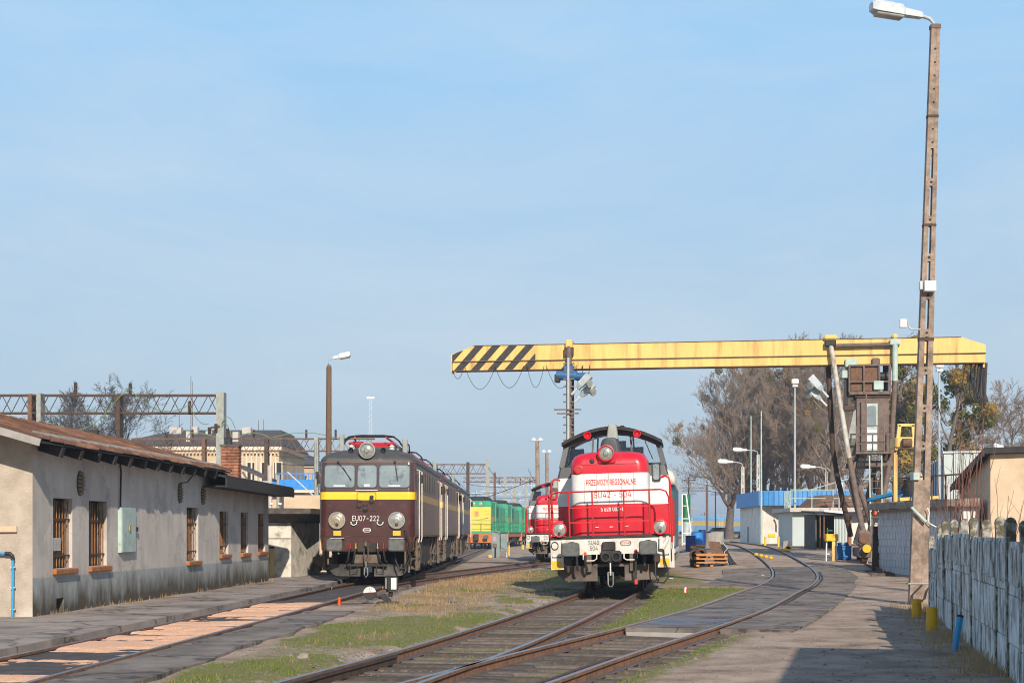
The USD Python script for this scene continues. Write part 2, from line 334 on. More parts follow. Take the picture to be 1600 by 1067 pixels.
M('fence_post', (.46, .43, .37), (.22, .20, .16), 14, .95, bump=1.0, bscale=40, c3=(.10, .092, .06), r3=(.44, .56), s3=7)
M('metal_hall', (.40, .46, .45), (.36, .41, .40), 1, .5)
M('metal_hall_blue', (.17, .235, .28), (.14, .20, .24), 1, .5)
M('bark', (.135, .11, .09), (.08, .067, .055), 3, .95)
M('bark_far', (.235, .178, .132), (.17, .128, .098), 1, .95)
M('bark_grey', (.085, .08, .078), (.06, .056, .055), 1, .95)
M('twig_red', (.20, .095, .065), (.14, .065, .05), 9, .8)
M('black_box', (.02, .02, .021), (.014, .014, .015), 4, .6)
M('cabinet_grey', (.19, .25, .245), (.155, .205, .20), 3, .5)
M('paper_pink', (.55, .25, .33), (.45, .2, .26), 8, .8)
M('sand', (.84, .50, .31), (.66, .36, .21), 20, .95, bump=.8, bscale=120, detail=8.0)
M('stone', (.26, .22, .19), (.16, .135, .115), 7, .95, bump=.6, rand=.3)
M('ballast', (.20, .165, .135), (.11, .09, .075), 20, .95, rand=.3)
M('gold', (.55, .33, .04), (.45, .28, .04), 8, .4, metal=.4)
M('dry_heap', (.22, .12, .065), (.13, .075, .045), 4, 1.0, bump=1.0, bscale=25)
M('cable', (.018, .018, .019), (.012, .012, .013), 5, .6)
M('green_cable', (.16, .24, .09), (.12, .19, .07), 5, .6)
M('red_signal', (.55, .04, .03), (.45, .03, .03), 5, .5)
M('coach_blue', (.18, .36, .58), (.14, .30, .5), 1, .5)
M('coach_yellow', (.60, .42, .10), (.52, .36, .09), 1, .5)
Mglass('cab_glass', (.965, .975, .98)); 
def leafmat(name, c, cv, trans=.35):
    MAT[name] = usdkit.material(stage, '/World/Looks/' + name, {'g': ('geometry', {}), 'r': ('rgb_ramp', {'ramp': [(0, c), (1, cv)]}), 'd': ('principled_bsdf', {'roughness': .8, 'specular_ior_level': .2}), 't': ('translucent_bsdf', {}), 'm': ('mix_closure', {'fac': trans})},
        [('g.random_per_island', 'r.fac'), ('r.color', 'd.base_color'), ('r.color', 't.color'), ('d.BSDF', 'm.closure1'), ('t.BSDF', 'm.closure2')], surface='m.closure')
leafmat('grass_green', (.155, .20, .045), (.28, .265, .085))
leafmat('grass_dry', (.42, .29, .15), (.28, .19, .105))
leafmat('mistletoe', (.16, .155, .04), (.23, .18, .06))
leafmat('mistletoe_gold', (.36, .23, .06), (.24, .17, .05))
def railmat():
    N = {'g': ('geometry', {}), 's': ('separate_xyz', {}), 'r': ('rgb_ramp', {'ramp': [(.90, (0, 0, 0)), (.97, (1, 1, 1))]}), 'n': ('noise_texture', {'scale': 9.0, 'detail': 6.0}),
         'rr': ('rgb_ramp', {'ramp': [(.35, (.25, .122, .062)), (.65, (.135, .068, .04))]}), 'a': ('principled_bsdf', {'roughness': .85}), 'b': ('principled_bsdf', {'roughness': .38, 'metallic': .85, 'base_color': (.30, .285, .28)}), 'm': ('mix_closure', {})}
    MAT['rail'] = usdkit.material(stage, '/World/Looks/rail', N, [('g.normal', 's.vector'), ('s.z', 'r.fac'), ('g.position', 'n.vector'), ('n.fac', 'rr.fac'), ('rr.color', 'a.base_color'), ('r.color', 'm.fac'), ('a.BSDF', 'm.closure1'), ('b.BSDF', 'm.closure2')], surface='m.closure')
railmat()
def plastermat():
    """old roughcast: beige above, a painted grey plinth with damp moss and soot below"""
    N = {'g': ('geometry', {}), 's': ('separate_xyz', {}), 'n': ('noise_texture', {'scale': .9, 'detail': 8.0, 'roughness': .65}), 'mp': ('mapping', {'scale': (1.5, 1.5, .6)}), 'n2': ('noise_texture', {'scale': 1.6, 'detail': 8.0, 'roughness': .65}),
         'r': ('rgb_ramp', {'ramp': [(.3, (.59, .535, .48)), (.7, (.47, .425, .38))]}), 'r2': ('rgb_ramp', {'ramp': [(.35, (.36, .375, .36)), (.7, (.27, .285, .27))]}), 'r3': ('rgb_ramp', {'ramp': [(.3, (.05, .044, .030)), (.7, (.105, .088, .065))]}),
         'z1': ('math', {'math_type': 'multiply_add', 'value2': .10, 'value3': 0.0}), 'h1': ('map_range', {'from_min': .875, 'from_max': .90, 'to_min': 1.0, 'to_max': 0.0, 'clamp': True}),
         'z2': ('math', {'math_type': 'multiply_add', 'value2': -1.5, 'value3': .72}), 'd2': ('math', {'math_type': 'add'}), 'h2': ('map_range', {'from_min': .22, 'from_max': .74, 'to_min': 1.0, 'to_max': 0.0, 'clamp': True}),
         'm1': ('mix', {}), 'm2': ('mix', {}), 'p': ('principled_bsdf', {'roughness': .95, 'specular_ior_level': .2}), 'nb': ('noise_texture', {'scale': 45.0, 'detail': 4.0, 'roughness': .7}), 'b': ('bump', {'strength': .8, 'distance': .02}),
         'st': ('mix', {'mix_type': 'multiply', 'fac': .55}), 'rs': ('rgb_ramp', {'ramp': [(.40, (1, 1, 1)), (.75, (.62, .6, .58))]}), 'nd': ('noise_texture', {'scale': 1.6, 'detail': 6.0}), 'ad': ('vector_math', {'math_type': 'scale', 'scale': 1.6}), 'aa': ('vector_math', {'math_type': 'add'}), 'vo': ('voronoi_texture', {'feature': 'distance_to_edge', 'scale': .42}), 'rc': ('rgb_ramp', {'ramp': [(0.0, (.55, .54, .53)), (.006, (.75, .74, .73)), (.014, (1, 1, 1))]}), 'mc': ('mix', {'mix_type': 'multiply', 'fac': .4}), 'np': ('noise_texture', {'scale': .55, 'detail': 5.0, 'roughness': .5}), 'rp': ('rgb_ramp', {'ramp': [(.60, (1, 1, 1)), (.615, (.86, .87, .87))]}), 'mq': ('mix', {'mix_type': 'multiply', 'fac': 1.0})}
    L = [('g.position', 's.vector'), ('g.position', 'n.vector'), ('g.position', 'mp.vector'), ('mp.vector', 'n2.vector'), ('n.fac', 'r.fac'), ('n.fac', 'r2.fac'), ('n2.fac', 'r3.fac'), ('n2.fac', 'rs.fac'),
         ('n2.fac', 'z1.value1'), ('s.z', 'z1.value3'), ('z1.value', 'h1.value'), ('h1.result', 'm1.fac'), ('r.color', 'st.color1'), ('rs.color', 'st.color2'), ('g.position', 'nd.vector'), ('nd.color', 'ad.vector1'), ('g.position', 'aa.vector1'), ('ad.vector', 'aa.vector2'), ('aa.vector', 'vo.vector'), ('vo.distance', 'rc.fac'), ('g.position', 'np.vector'), ('np.fac', 'rp.fac'), ('st.color', 'mc.color1'), ('rc.color', 'mc.color2'), ('mc.color', 'mq.color1'), ('rp.color', 'mq.color2'), ('mq.color', 'm1.color1'), ('r2.color', 'm1.color2'),
         ('n2.fac', 'z2.value1'), ('s.z', 'd2.value1'), ('z2.value', 'd2.value2'), ('d2.value', 'h2.value'), ('h2.result', 'm2.fac'), ('m1.color', 'm2.color1'), ('r3.color', 'm2.color2'), ('m2.color', 'p.base_color'), ('g.position', 'nb.vector'), ('nb.fac', 'b.height'), ('b.normal', 'p.normal')]
    MAT['plaster'] = usdkit.material(stage, '/World/Looks/plaster', N, L, surface='p.BSDF')
plastermat()
M('gable_plaster', (.45, .385, .31), (.35, .295, .235), 3.5, .95, bump=.8, bscale=45, c3=(.50, .46, .40), r3=(.55, .62), s3=.6)
# ---------------------------------------------------------------- tracks: centre lines x(y)
T1 = PchipInterpolator([-60, 12, 20, 30, 38, 50, 98, 160, 400], [-9.5, -6.22, -5.85, -5.30, -4.97, -4.52, -4.05, -3.4, -1.0])
T1B = PchipInterpolator([40, 46, 50, 62.5, 72, 82, 90, 105, 140], [-4.90, -4.62, -4.32, -2.42, -.72, 1.05, 2.2, 3.9, 7.4])
T2 = PchipInterpolator([-30, 12, 17.4, 21.8, 28.4, 34.4, 40, 46, 60, 90], [-10.5, -2.72, -1.72, -.80, .36, 1.32, 2.2, 3.0, 4.85, 8.8])
T3 = PchipInterpolator([-30, 12, 17.4, 21, 26.6, 34, 43, 49, 54, 60, 74, 90, 106, 160], [-10.2, -1.95, -.33, .72, 2.48, 4.65, 6.9, 8.45, 9.55, 10.5, 12.05, 13.5, 14.9, 19.5])
T5 = PchipInterpolator([100, 150, 210, 300], [-8.3, -3.95, 1.4, 9.4])          # the track of the green locomotives
RT = .08                                       # rail head above the ground
def terr(x, y):
    x, y = np.asarray(x, float), np.asarray(y, float)
    z = .85 * sstep(42, 95, y) * sstep(4.0, 11.0, x)
    q = np.stack([x * .8, y * .8, 0 * x], -1)
    z = z + (meshkit.fbm(q, 3, 5) - .5) * .07 * sstep(-60, -20, -np.hypot(x, y) + 0) * 1.0
    def bed(c, y0, y1, dep, w=1.45): return dep * sstep(w, w - .35, np.abs(x - c)) * sstep(y0 - 1, y0 + .5, y) * sstep(y1 + 1, y1 - .5, y)
    for f, y0, y1, d in ((T2, 5, 44, .09), (T3, 5, 27, .09), (T1, 38.5, 100, .07), (T1B, 46, 100, .06)):
        z = z - bed(f(np.clip(y, -60, 160 if f is not T1B else 140)), y0, y1, d)
    return z
def G(px, py):
    """the point of the ground seen at a pixel of the photograph"""
    d = np.concatenate([np.linspace(8, 80, 3000), np.linspace(80, 400, 2000)])
    x = (px - 800) / FPX * d; z = CAMZ + (HOR - py) / FPX * d
    k = np.argmax(z < terr(x, d)); return np.array([x[k], d[k], float(terr(x[k], d[k]))])

# ---------------------------------------------------------------- ground
def ground():
    xs = np.unique(np.round(np.concatenate([-np.geomspace(16, 4000, 26)[::-1], np.arange(-16, 20, .2), np.geomspace(20, 4000, 34)]), 3))
    ys = np.unique(np.round(np.concatenate([[-4000, -900, -200, -60, -20, -5, 2], np.arange(6, 62, .22), np.geomspace(62, 130, 60), np.geomspace(132, 6000, 34)]), 3))
    X, Y = np.meshgrid(xs, ys); Z = terr(X, Y)
    m = Mb().grid(X, Y, Z); v, f = m.mesh(); x, y = v[:, 0], v[:, 1]
    yc = np.clip(y, -29, 139)
    n = meshkit.fbm(np.stack([x * .55, y * .35, 0 * x], -1), 4, 11); n2 = meshkit.fbm(np.stack([x * 1.3, y * .7, 0 * x], -1), 4, 23)
    t1, t1b, t2, t3 = T1(yc), T1B(np.clip(yc, 40, 140)), T2(np.clip(yc, -30, 90)), T3(yc)
    ed = np.maximum(t1 + 1.9, np.where(y > 46, t1b + 1.3, -99))
    mid = sstep(-.25, .35, x - ed) * sstep(0, .6, (t2 - 1.0) - x) * sstep(75, 55, y)
    midfar = sstep(0, 1, x - ed) * sstep(45, 55, y) * sstep(0, 1, (7 - x)) * sstep(170, 90, y)
    wedge = sstep(0, .3, x - t2 - .9) * sstep(0, .4, t3 - .9 - x) * sstep(49.5, 47.5, y) * sstep(20, 24, y)
    inner = np.maximum(sstep(.75, .5, abs(x - t2)) * sstep(44, 41, y), sstep(.75, .5, abs(x - t3)) * sstep(27, 25, y)) * .62
    side = sstep(0, .2, x - t3 - .75) * sstep(1.3, .7, x - t3 - .75) * sstep(30, 24, y) * .62
    far_l = sstep(-1.2, .2, x - t1 - 1.6) * sstep(100, 130, y) * .3
    grass = np.clip(np.maximum.reduce([mid * (.42 + 1.0 * sstep(.40, .56, n)) * (1 - .9 * sstep(31, 35, y) * sstep(47, 43, y) * sstep(.40, .52, n2)), midfar * .68, wedge * 1.05, inner * sstep(.40, .6, n2) * 1.5, side, far_l]), 0, 1)
    dry = np.clip(mid * sstep(31, 36, y) * sstep(3.4, 1.0, x - ed) * .95 + midfar * sstep(2.2, .6, np.abs(x - t1b)) * .7 + mid * sstep(.50, .64, n2) * .5, 0, 1)
    bed = np.maximum.reduce([sstep(1.35, 1.0, np.abs(x - t2)) * sstep(48, 44, y), sstep(1.3, 1.0, np.abs(x - t3)) * sstep(29, 27, y) * .9, sstep(1.9, 1.2, np.abs(x - t1)) * sstep(36, 38, y), sstep(1.5, 1.1, np.abs(x - t1b)) * sstep(44, 47, y) * .8, sstep(2, 1.2, np.abs(x - T5(np.clip(y, 100, 300)))) * sstep(100, 110, y)])
    bed = bed * (1 - .45 * grass)
    p = usdkit.mesh(stage, '/World/ground', (v, f), None, smooth=True)
    api = UsdGeom.PrimvarsAPI(p)
    api.CreatePrimvar('zone', Sdf.ValueTypeNames.Color3fArray, 'vertex').Set(Vt.Vec3fArray.FromNumpy(np.stack([grass, dry, bed], -1).astype(np.float32)))
    N = {'g': ('geometry', {}), 'a': ('attribute', {'attribute': 'zone'}), 's': ('separate_color', {}),
         'n': ('noise_texture', {'scale': 1.1, 'detail': 9.0, 'roughness': .68}), 'n2': ('noise_texture', {'scale': 7.0, 'detail': 6.0, 'roughness': .7}), 'n3': ('noise_texture', {'scale': 38.0, 'detail': 4.0, 'roughness': .7}),
         'dirt': ('rgb_ramp', {'ramp': [(.28, (.155, .112, .082)), (.42, (.30, .222, .165)), (.55, (.42, .32, .243)), (.70, (.50, .40, .315))]}),
         'grs': ('rgb_ramp', {'ramp': [(.30, (.27, .20, .12)), (.46, (.225, .195, .08)), (.54, (.185, .185, .06)), (.68, (.22, .225, .07))]}),
         'dr': ('rgb_ramp', {'ramp': [(.35, (.40, .275, .15)), (.65, (.27, .185, .105))]}), 'bd': ('rgb_ramp', {'ramp': [(.35, (.085, .068, .055)), (.6, (.18, .14, .108)), (.75, (.26, .21, .165))]}),
         'gf': ('math', {'math_type': 'multiply_add', 'value2': 1.6, 'value3': -.8}), 'ga': ('math', {'math_type': 'add'}), 'gm': ('map_range', {'from_min': .34, 'from_max': .66, 'clamp': True}),
         'da': ('math', {'math_type': 'add'}), 'dm': ('map_range', {'from_min': .4, 'from_max': .75, 'clamp': True}), 'ba': ('math', {'math_type': 'add'}), 'bm': ('map_range', {'from_min': .3, 'from_max': .7, 'clamp': True}),
         'm1': ('mix', {}), 'm2': ('mix', {}), 'm3': ('mix', {}), 'spk': ('mix', {'mix_type': 'multiply', 'fac': .8}), 'sr': ('rgb_ramp', {'ramp': [(.3, (.62, .6, .58)), (.5, (1, 1, 1)), (.72, (1.0, 1.0, 1.0)), (.8, (1.5, 1.45, 1.4))]}),
         'p': ('principled_bsdf', {'roughness': .97, 'specular_ior_level': .15}), 'mixh': ('math', {'math_type': 'add'}), 'b': ('bump', {'strength': .9, 'distance': .03})}
    L = [('a.color', 's.color')] + [('g.position', k + '.vector') for k in ('n', 'n2', 'n3')] + [('n.fac', 'dirt.fac'), ('n2.fac', 'grs.fac'), ('n2.fac', 'dr.fac'), ('n2.fac', 'bd.fac'),
         ('n2.fac', 'gf.value1'), ('s.r', 'ga.value1'), ('gf.value', 'ga.value2'), ('ga.value', 'gm.value'), ('s.g', 'da.value1'), ('gf.value', 'da.value2'), ('da.value', 'dm.value'), ('s.b', 'ba.value1'), ('gf.value', 'ba.value2'), ('ba.value', 'bm.value'),
         ('bm.result', 'm1.fac'), ('dirt.color', 'm1.color1'), ('bd.color', 'm1.color2'), ('gm.result', 'm2.fac'), ('m1.color', 'm2.color1'), ('grs.color', 'm2.color2'), ('dm.result', 'm3.fac'), ('m2.color', 'm3.color1'), ('dr.color', 'm3.color2'),
         ('n3.fac', 'sr.fac'), ('m3.color', 'spk.color1'), ('sr.color', 'spk.color2'), ('spk.color', 'p.base_color'), ('n2.fac', 'mixh.value1'), ('n3.fac', 'mixh.value2'), ('mixh.value', 'b.height'), ('b.normal', 'p.normal')]
    UsdShade.MaterialBindingAPI.Apply(p.GetPrim()).Bind(usdkit.material(stage, '/World/Looks/ground', N, L, surface='p.BSDF'))
    data(p.GetPrim(), kind='structure')
    return X, Y, grass.reshape(X.shape), dry.reshape(X.shape), xs, ys
GX, GY, GRASS, DRY, GXS, GYS = ground()
from scipy.interpolate import RegularGridInterpolator
grass_at = RegularGridInterpolator((GYS, GXS), GRASS, bounds_error=False, fill_value=0); dry_at = RegularGridInterpolator((GYS, GXS), DRY, bounds_error=False, fill_value=0)

# ---------------------------------------------------------------- rails and sleepers
RAILP = [(-.036, 0), (.036, 0), (.036, -.035), (.010, -.05), (.010, -.125), (.07, -.14), (.07, -.15), (-.07, -.15), (-.07, -.14), (-.010, -.125), (-.010, -.05), (-.036, -.035)]
def rail(t, f, off, y0, y1, step=.7, name='rail', zup=RT, lift=None, prof=RAILP, mat='rail', z=None):
    ys = np.linspace(y0, y1, max(2, int((y1 - y0) / step))); V = []
    for y in ys:
        s = float((f(y + .05) - f(y - .05)) / .1); L = math.hypot(1, s); nx, ny = 1 / L, -s / L
        cx, cy = float(f(y)) + off * nx, y + off * ny
        zz = (float(terr(float(f(y)) + 2.2, y)) if z is None else z) * (1 if lift is None else 1)
        g = .85 * float(sstep(42, 95, cy) * sstep(4.0, 11.0, cx)) if z is None else z
        V.append(np.array([(cx + a * nx, cy + a * ny, g + zup + b) for a, b in prof]))
    return part(t, name, Mb().rings(V), mat, smooth=25)
rng = np.random.default_rng(7)
def sleepers(t, f, y0, y1, pitch=.62, top=-.055, length=2.5, mat='timber', lenf=None):
    y = y0
    while y < y1:
        s = float((f(y + .05) - f(y - .05)) / .1); a = -math.atan(s)
        L = (lenf(y) if lenf else length) + rng.normal(0, .04)
        part(t, 'sleeper', B((float(f(y)) + rng.normal(0, .02), y, top - .07 + rng.normal(0, .006)), (L, .235, .14), a + rng.normal(0, .012), .02), mat)
        y += pitch * (1 + rng.normal(0, .03))
tr1 = thing('railway_track', 'dark track beside the workshop with orange sand spilled between its rails', 'railway track', (0, 0, 0), world=True)
for o in (-.755, .755): rail(tr1, T1, o, 8, 210)
sleepers(tr1, T1, 38.6, 52, mat='timber', top=-.02)
tr1b = thing('railway_track', 'rusty track branching off under the brown engine towards the red engine behind', 'railway track', (0, 0, 0), world=True)
for o in (-.755, .755): rail(tr1b, T1B, o, 47, 135)
tr2 = thing('railway_track', 'rusty track on old timber sleepers leading under the red and white engine', 'railway track', (0, 0, 0), world=True)
rail(tr2, T2, -.755, 9, 85)
rail(tr2, T2, .755, 9, 85)
sleepers(tr2, T2, 10, 42)
CHK = [(-.03, -.005), (.03, -.005), (.03, -.05), (.012, -.06), (.012, -.14), (-.012, -.14), (-.012, -.06), (-.03, -.05)]
rail(tr2, T2, -.755 + .115, 12, 21.2, name='guard_rail', prof=CHK, mat='rust_dark')
tr3 = thing('railway_track', 'shiny track curving away to the right between concrete slabs', 'railway track', (0, 0, 0), world=True)
rail(tr3, T3, -.755, 9, 130)
rail(tr3, T3, .755, 9, 130)
sleepers(tr3, T3, 10, 26.4)
rail(tr3, T3, .755 - .115, 12, 20.8, name='guard_rail', prof=CHK, mat='rust_dark')
rail(tr3, T3, .755 + .15, 36, 58, name='outer_guard_rail', prof=CHK, mat='steel_dark', zup=RT - .01)
def slab_between(t, f, y0, y1, x0, x1, top, th, name, mat, wob=0.0):
    ys = np.linspace(y0 + .006, y1 - .006, 5); Z = []
    A, Bq = [], []
    for y in ys:
        s = float((f(y + .05) - f(y - .05)) / .1); L = math.hypot(1, s); nx, ny = 1 / L, -s / L
        for lst, o in ((A, x0), (Bq, x1)):
            cx, cy = float(f(y)) + o * nx, y + o * ny
            lst.append((cx, cy, .85 * float(sstep(42, 95, cy) * sstep(4.0, 11.0, cx)) + top))
    V = []
    for a, b in zip(A, Bq):
        a, b = np.array(a), np.array(b); w = rng.normal(0, wob, 2) if wob else (0, 0)
        V.append(np.array([a, a - [0, 0, th], b - [0, 0, th], b]) + np.array([0, 0, w[0]]))
    return part(t, name, Mb().rings(V), mat)
slab_between(tr3, T3, 26.87, 26.895, -.66, .66, RT - .075, .09, 'chipped_edge', 'concrete', .008)
y = 26.9
while y < 60:
    L = 2.9; slab_between(tr3, T3, y, y + L, -.68, .68, RT - .012 + rng.normal(0, .006), .2, 'concrete_slab', 'slab_concrete'); y += L + .025
apron = thing('concrete_apron', 'strip of worn concrete paving along the outer rail of the curved track', 'paving', (0, 0, 0), world=True)
for sgn, y0, y1, w in ((1, 27.5, 62, 1.25), (-1, 47.5, 60, 1.7)):
    y = y0
    while y < y1:
        L = 3.6
        a, b = (.83, .83 + w + rng.normal(0, .06)) if sgn > 0 else (-.83 - w + rng.normal(0, .1), -.83)
        slab_between(apron, T3, y, y + L, a, b, .045 + rng.normal(0, .008), .14, 'concrete_slab', 'asphalt'); y += L + .012
# asphalt bed of the left track, the sand spilled over it, the pavement by the workshop and the strip on the near side
def strip(f, y0, y1, a, b, z, n=60, wob=0.0, m=6, seed=0):
    ys = np.linspace(y0, y1, n); u = np.linspace(0, 1, m); X = np.zeros((n, m)); Y = np.zeros((n, m)); Z = np.full((n, m), z)
    for i, y in enumerate(ys):
        w = (meshkit.fbm(np.array([y * .9, seed, 0.0]), 4, 3 + seed) - .5) * wob
        w2 = (meshkit.fbm(np.array([y * .9, seed + 9.0, 0.0]), 4, 8 + seed) - .5) * wob
        X[i] = float(f(y)) + (a + w) + (b + w2 - a - w) * u; Y[i] = y
    return X, Y, Z
def skirt_grid(X, Y, Z, th=.15):
    m = Mb().grid(X, Y, Z); e = lambda A: np.concatenate([A[0, :], A[1:, -1], A[-1, -2::-1], A[-2:0:-1, 0]])
    x, y, z = e(X), e(Y), e(Z); top = np.column_stack([x, y, z]); n = len(x)
    V = np.vstack([top, top - [0, 0, th]]); i = np.arange(n); j = (i + 1) % n
    return m.add(V, np.vstack([np.stack([i, i + n, j], 1), np.stack([j, i + n, j + n], 1)]))
X, Y, Z = strip(T1, 6, 38.6, -.70, .70, RT - .045); struct('track_paving', skirt_grid(X, Y, Z), 'oily_bed')
X, Y, Z = strip(T1, 6, 33.5, .81, 1.85, .045, wob=.35, seed=2); struct('paved_strip', skirt_grid(X, Y, Z), 'asphalt')
X, Y, Z = strip(T1, 3, 62, -2.6, -1.02, .135, n=90, wob=.10, seed=4); X[:, 0] = -12; Z += (meshkit.fbm(np.stack([X * .7, Y * .7, 0 * X], -1), 3, 2) - .5) * .03
struct('pavement', skirt_grid(X, Y, Z, .3), 'pavement')
X, Y, Z = strip(T1, 38.62, 62, -.70, .70, -.012, wob=.05, seed=11); struct('track_bed', skirt_grid(X, Y, Z), 'oily_bed')
ys = np.linspace(14.6, 38.2, 500); us = np.linspace(-.695, .695, 40); U, Y = np.meshgrid(us, ys); X = T1(Y) + U
n = meshkit.fbm(np.stack([X * .5, Y * 1.6, 0 * X], -1), 4, 31); n2 = meshkit.fbm(np.stack([X * 7, Y * 7, 0 * X], -1), 3, 17)
h = (n - .42) * .17 + (n2 - .5) * .04 - .06 * sstep(17.5, 14.8, Y) - .012 * sstep(22, 19, Y) - .05 * sstep(36.6, 38, Y) - .01 * sstep(25, 21.5, Y) + .006 * sstep(24, 27, Y) * sstep(36, 34, Y)
single('sand', 'spilled orange sand between the rails beside the workshop', 'sand', Mb().grid(X, Y, RT - .045 + np.clip(h, -.03, .028)), 'sand', kind='stuff')

# ---------------------------------------------------------------- grass and gravel
def blades(name, label, mat, n, region, dens, hmin, hmax, seed, wid=.006, zoff=0.0):
    r = np.random.default_rng(seed); x = r.uniform(region[0], region[1], n); y = region[2] + (region[3] - region[2]) * r.uniform(0, 1, n) ** 1.5
    k = r.uniform(0, 1, n) < dens(x, y); x, y = x[k], y[k]; m = len(x); z = terr(x, y) - .012 + zoff
    h = r.uniform(hmin, hmax, m) * (0.6 + .9 * meshkit.fbm(np.stack([x * 1.5, y * 1.5, 0 * x], -1), 3, seed)); a = r.uniform(0, 6.28, m); l = r.uniform(.1, .7, m) * h; w = wid * r.uniform(.7, 1.6, m) * np.maximum(1, y / 30)
    cx, sx = np.cos(a), np.sin(a); b = r.uniform(0, 6.28, m)
    base = np.stack([x, y, z], -1); dx = np.stack([np.cos(b) * w, np.sin(b) * w, 0 * w], -1)
    tip = base + np.stack([cx * l, sx * l, h], -1)
    V = np.stack([base - dx, base + dx, tip], 1).reshape(-1, 3); F = np.arange(3 * m).reshape(m, 3)
    return single(name, label, 'grass', (V, F), mat, kind='stuff')
ga = lambda x, y: np.clip((grass_at(np.stack([y, x], -1)) - .35) * 1.5, 0, 1) * (.12 + .88 * sstep(.44, .58, meshkit.fbm(np.stack([x * 2.2, y * 2.2, 0 * x], -1), 3, 41)))
da = lambda x, y: np.clip(dry_at(np.stack([y, x], -1)) * 1.2 - .25, 0, 1) * sstep(.40, .56, meshkit.fbm(np.stack([x * 1.6, y * 1.6, 0 * x], -1), 3, 43))
blades('grass', 'short mossy green grass between and beside the tracks', 'grass_green', 420000, (-7, 8.5, 13, 48), ga, .015, .055, 3, wid=.008)
blades('dry_grass', 'straw coloured dead grass tufts beside the brown engine', 'grass_dry', 150000, (-6, 8, 14, 75), da, .03, .13, 5, wid=.006)
blades('dead_stalks', 'scattered dead stalks standing in the mossy grass between the tracks', 'grass_dry', 60000, (-6, 8, 13, 48), lambda x, y: .35 * ga(x, y) * sstep(.45, .6, meshkit.fbm(np.stack([x * 1.1, y * 1.1, 0 * x], -1), 3, 77)), .03, .12, 8, wid=.004)
fx = lambda y: 2.1 + .2 * y
blades('fence_grass', 'dead brown weeds along the foot of the concrete fence', 'grass_dry', 60000, (4.2, 9.0, 13, 36), lambda x, y: np.clip(1 - (fx(y) - .1 - x) / .75, 0, 1) * (x < fx(y) - .06) * sstep(.35, .6, meshkit.fbm(np.stack([x * 2, y * 2, 0 * x], -1), 3, 9)), .04, .2, 15)
def gravel(n, seed):
    r = np.random.default_rng(seed); y = 13 + 40 * r.uniform(0, 1, n) ** 1.6; s = r.integers(0, 4, n)
    c = np.where(s == 0, T2(y), np.where(s == 1, T3(np.minimum(y, 27)), np.where(s == 2, T1(np.maximum(y, 38.5)), T1(y) + 4.2)))
    y = np.where(s == 1, 13 + (y - 13) * .33, y); c = np.where(s == 1, T3(y), c); y = np.where(s == 2, 38.5 + (y - 13) * .4, y); c = np.where(s == 2, T1(y), c)
    x = c + r.normal(0, .75, n) * np.where(s == 3, 2.0, 1.0)
    z = terr(x, y); k = r.uniform(.010, .026, n) * np.where(r.uniform(0, 1, n) > .98, 1.8, 1)
    base = np.array([[1, 0, 0], [-1, 0, 0], [0, 1, 0], [0, -1, 0], [0, 0, .8], [0, 0, -.8]], float); F = np.array([[0, 2, 4], [2, 1, 4], [1, 3, 4], [3, 0, 4], [2, 0, 5], [1, 2, 5], [3, 1, 5], [0, 3, 5]])
    V = base[None] * k[:, None, None] * r.uniform(.6, 1.4, (n, 6, 1)); a = r.uniform(0, 6.28, n); ca, sa = np.cos(a)[:, None], np.sin(a)[:, None]
    V = np.stack([V[..., 0] * ca - V[..., 1] * sa, V[..., 0] * sa + V[..., 1] * ca, V[..., 2]], -1) + np.stack([x, y, z], -1)[:, None]
    single('gravel', 'loose gravel and clinker between the rails', 'gravel', (V.reshape(-1, 3), (F[None] + 6 * np.arange(n)[:, None, None]).reshape(-1, 3)), 'ballast', kind='stuff')
gravel(9000, 4)
blades('wall_weeds', 'dry weeds growing along the foot of the workshop wall', 'grass_dry', 9000, (-9.2, -7.3, 29.2, 51), lambda x, y: np.clip(1 - (x - (-8.78 + .05 * (y - 29.3))) / .28, 0, 1) * (x > -8.78 + .05 * (y - 29.3)) * sstep(.45, .6, meshkit.fbm(np.stack([x * 2, y * 1.2, 0 * x], -1), 3, 19)), .03, .14, 25, wid=.005, zoff=.13)
def pebbles(n, seed):
    r = np.random.default_rng(seed); y = 14 + 46 * r.uniform(0, 1, n) ** 1.5; x = r.uniform(-9, 10, n) * (y / 50 + .35); c = T3(np.minimum(y, 150)); k = (x < 2.0 + .2 * y) & ~((np.abs(x - c) < 1.1) & (y > 26)) & (np.abs(x - T1(y)) > 2.0) & (x > T1(y)); x, y = x[k], y[k]; n = len(x); z = terr(x, y); s = r.uniform(.008, .02, n) * np.where(r.uniform(0, 1, n) > .97, 2.2, 1)
    base = np.array([[1, 0, 0], [-1, 0, 0], [0, 1, 0], [0, -1, 0], [0, 0, .8], [0, 0, -.8]], float); F = np.array([[0, 2, 4], [2, 1, 4], [1, 3, 4], [3, 0, 4], [2, 0, 5], [1, 2, 5], [3, 1, 5], [0, 3, 5]])
    V = base[None] * s[:, None, None] * r.uniform(.6, 1.5, (n, 6, 1)) + np.stack([x, y, z], -1)[:, None]
    single('pebbles', 'small pebbles and crumbs scattered over the yard', 'pebbles', (V.reshape(-1, 3), (F[None] + 6 * np.arange(n)[:, None, None]).reshape(-1, 3)), 'stone', kind='stuff')
pebbles(7000, 14)
def rock(c, s, seed):
    r = np.random.default_rng(seed); p = r.normal(0, 1, (16, 3)); p /= np.linalg.norm(p, axis=1, keepdims=True); p *= r.uniform(.8, 1.1, (16, 1)); p *= np.array(s) / 2
    return Mb().add(p + np.array(c), _hull_faces(p))
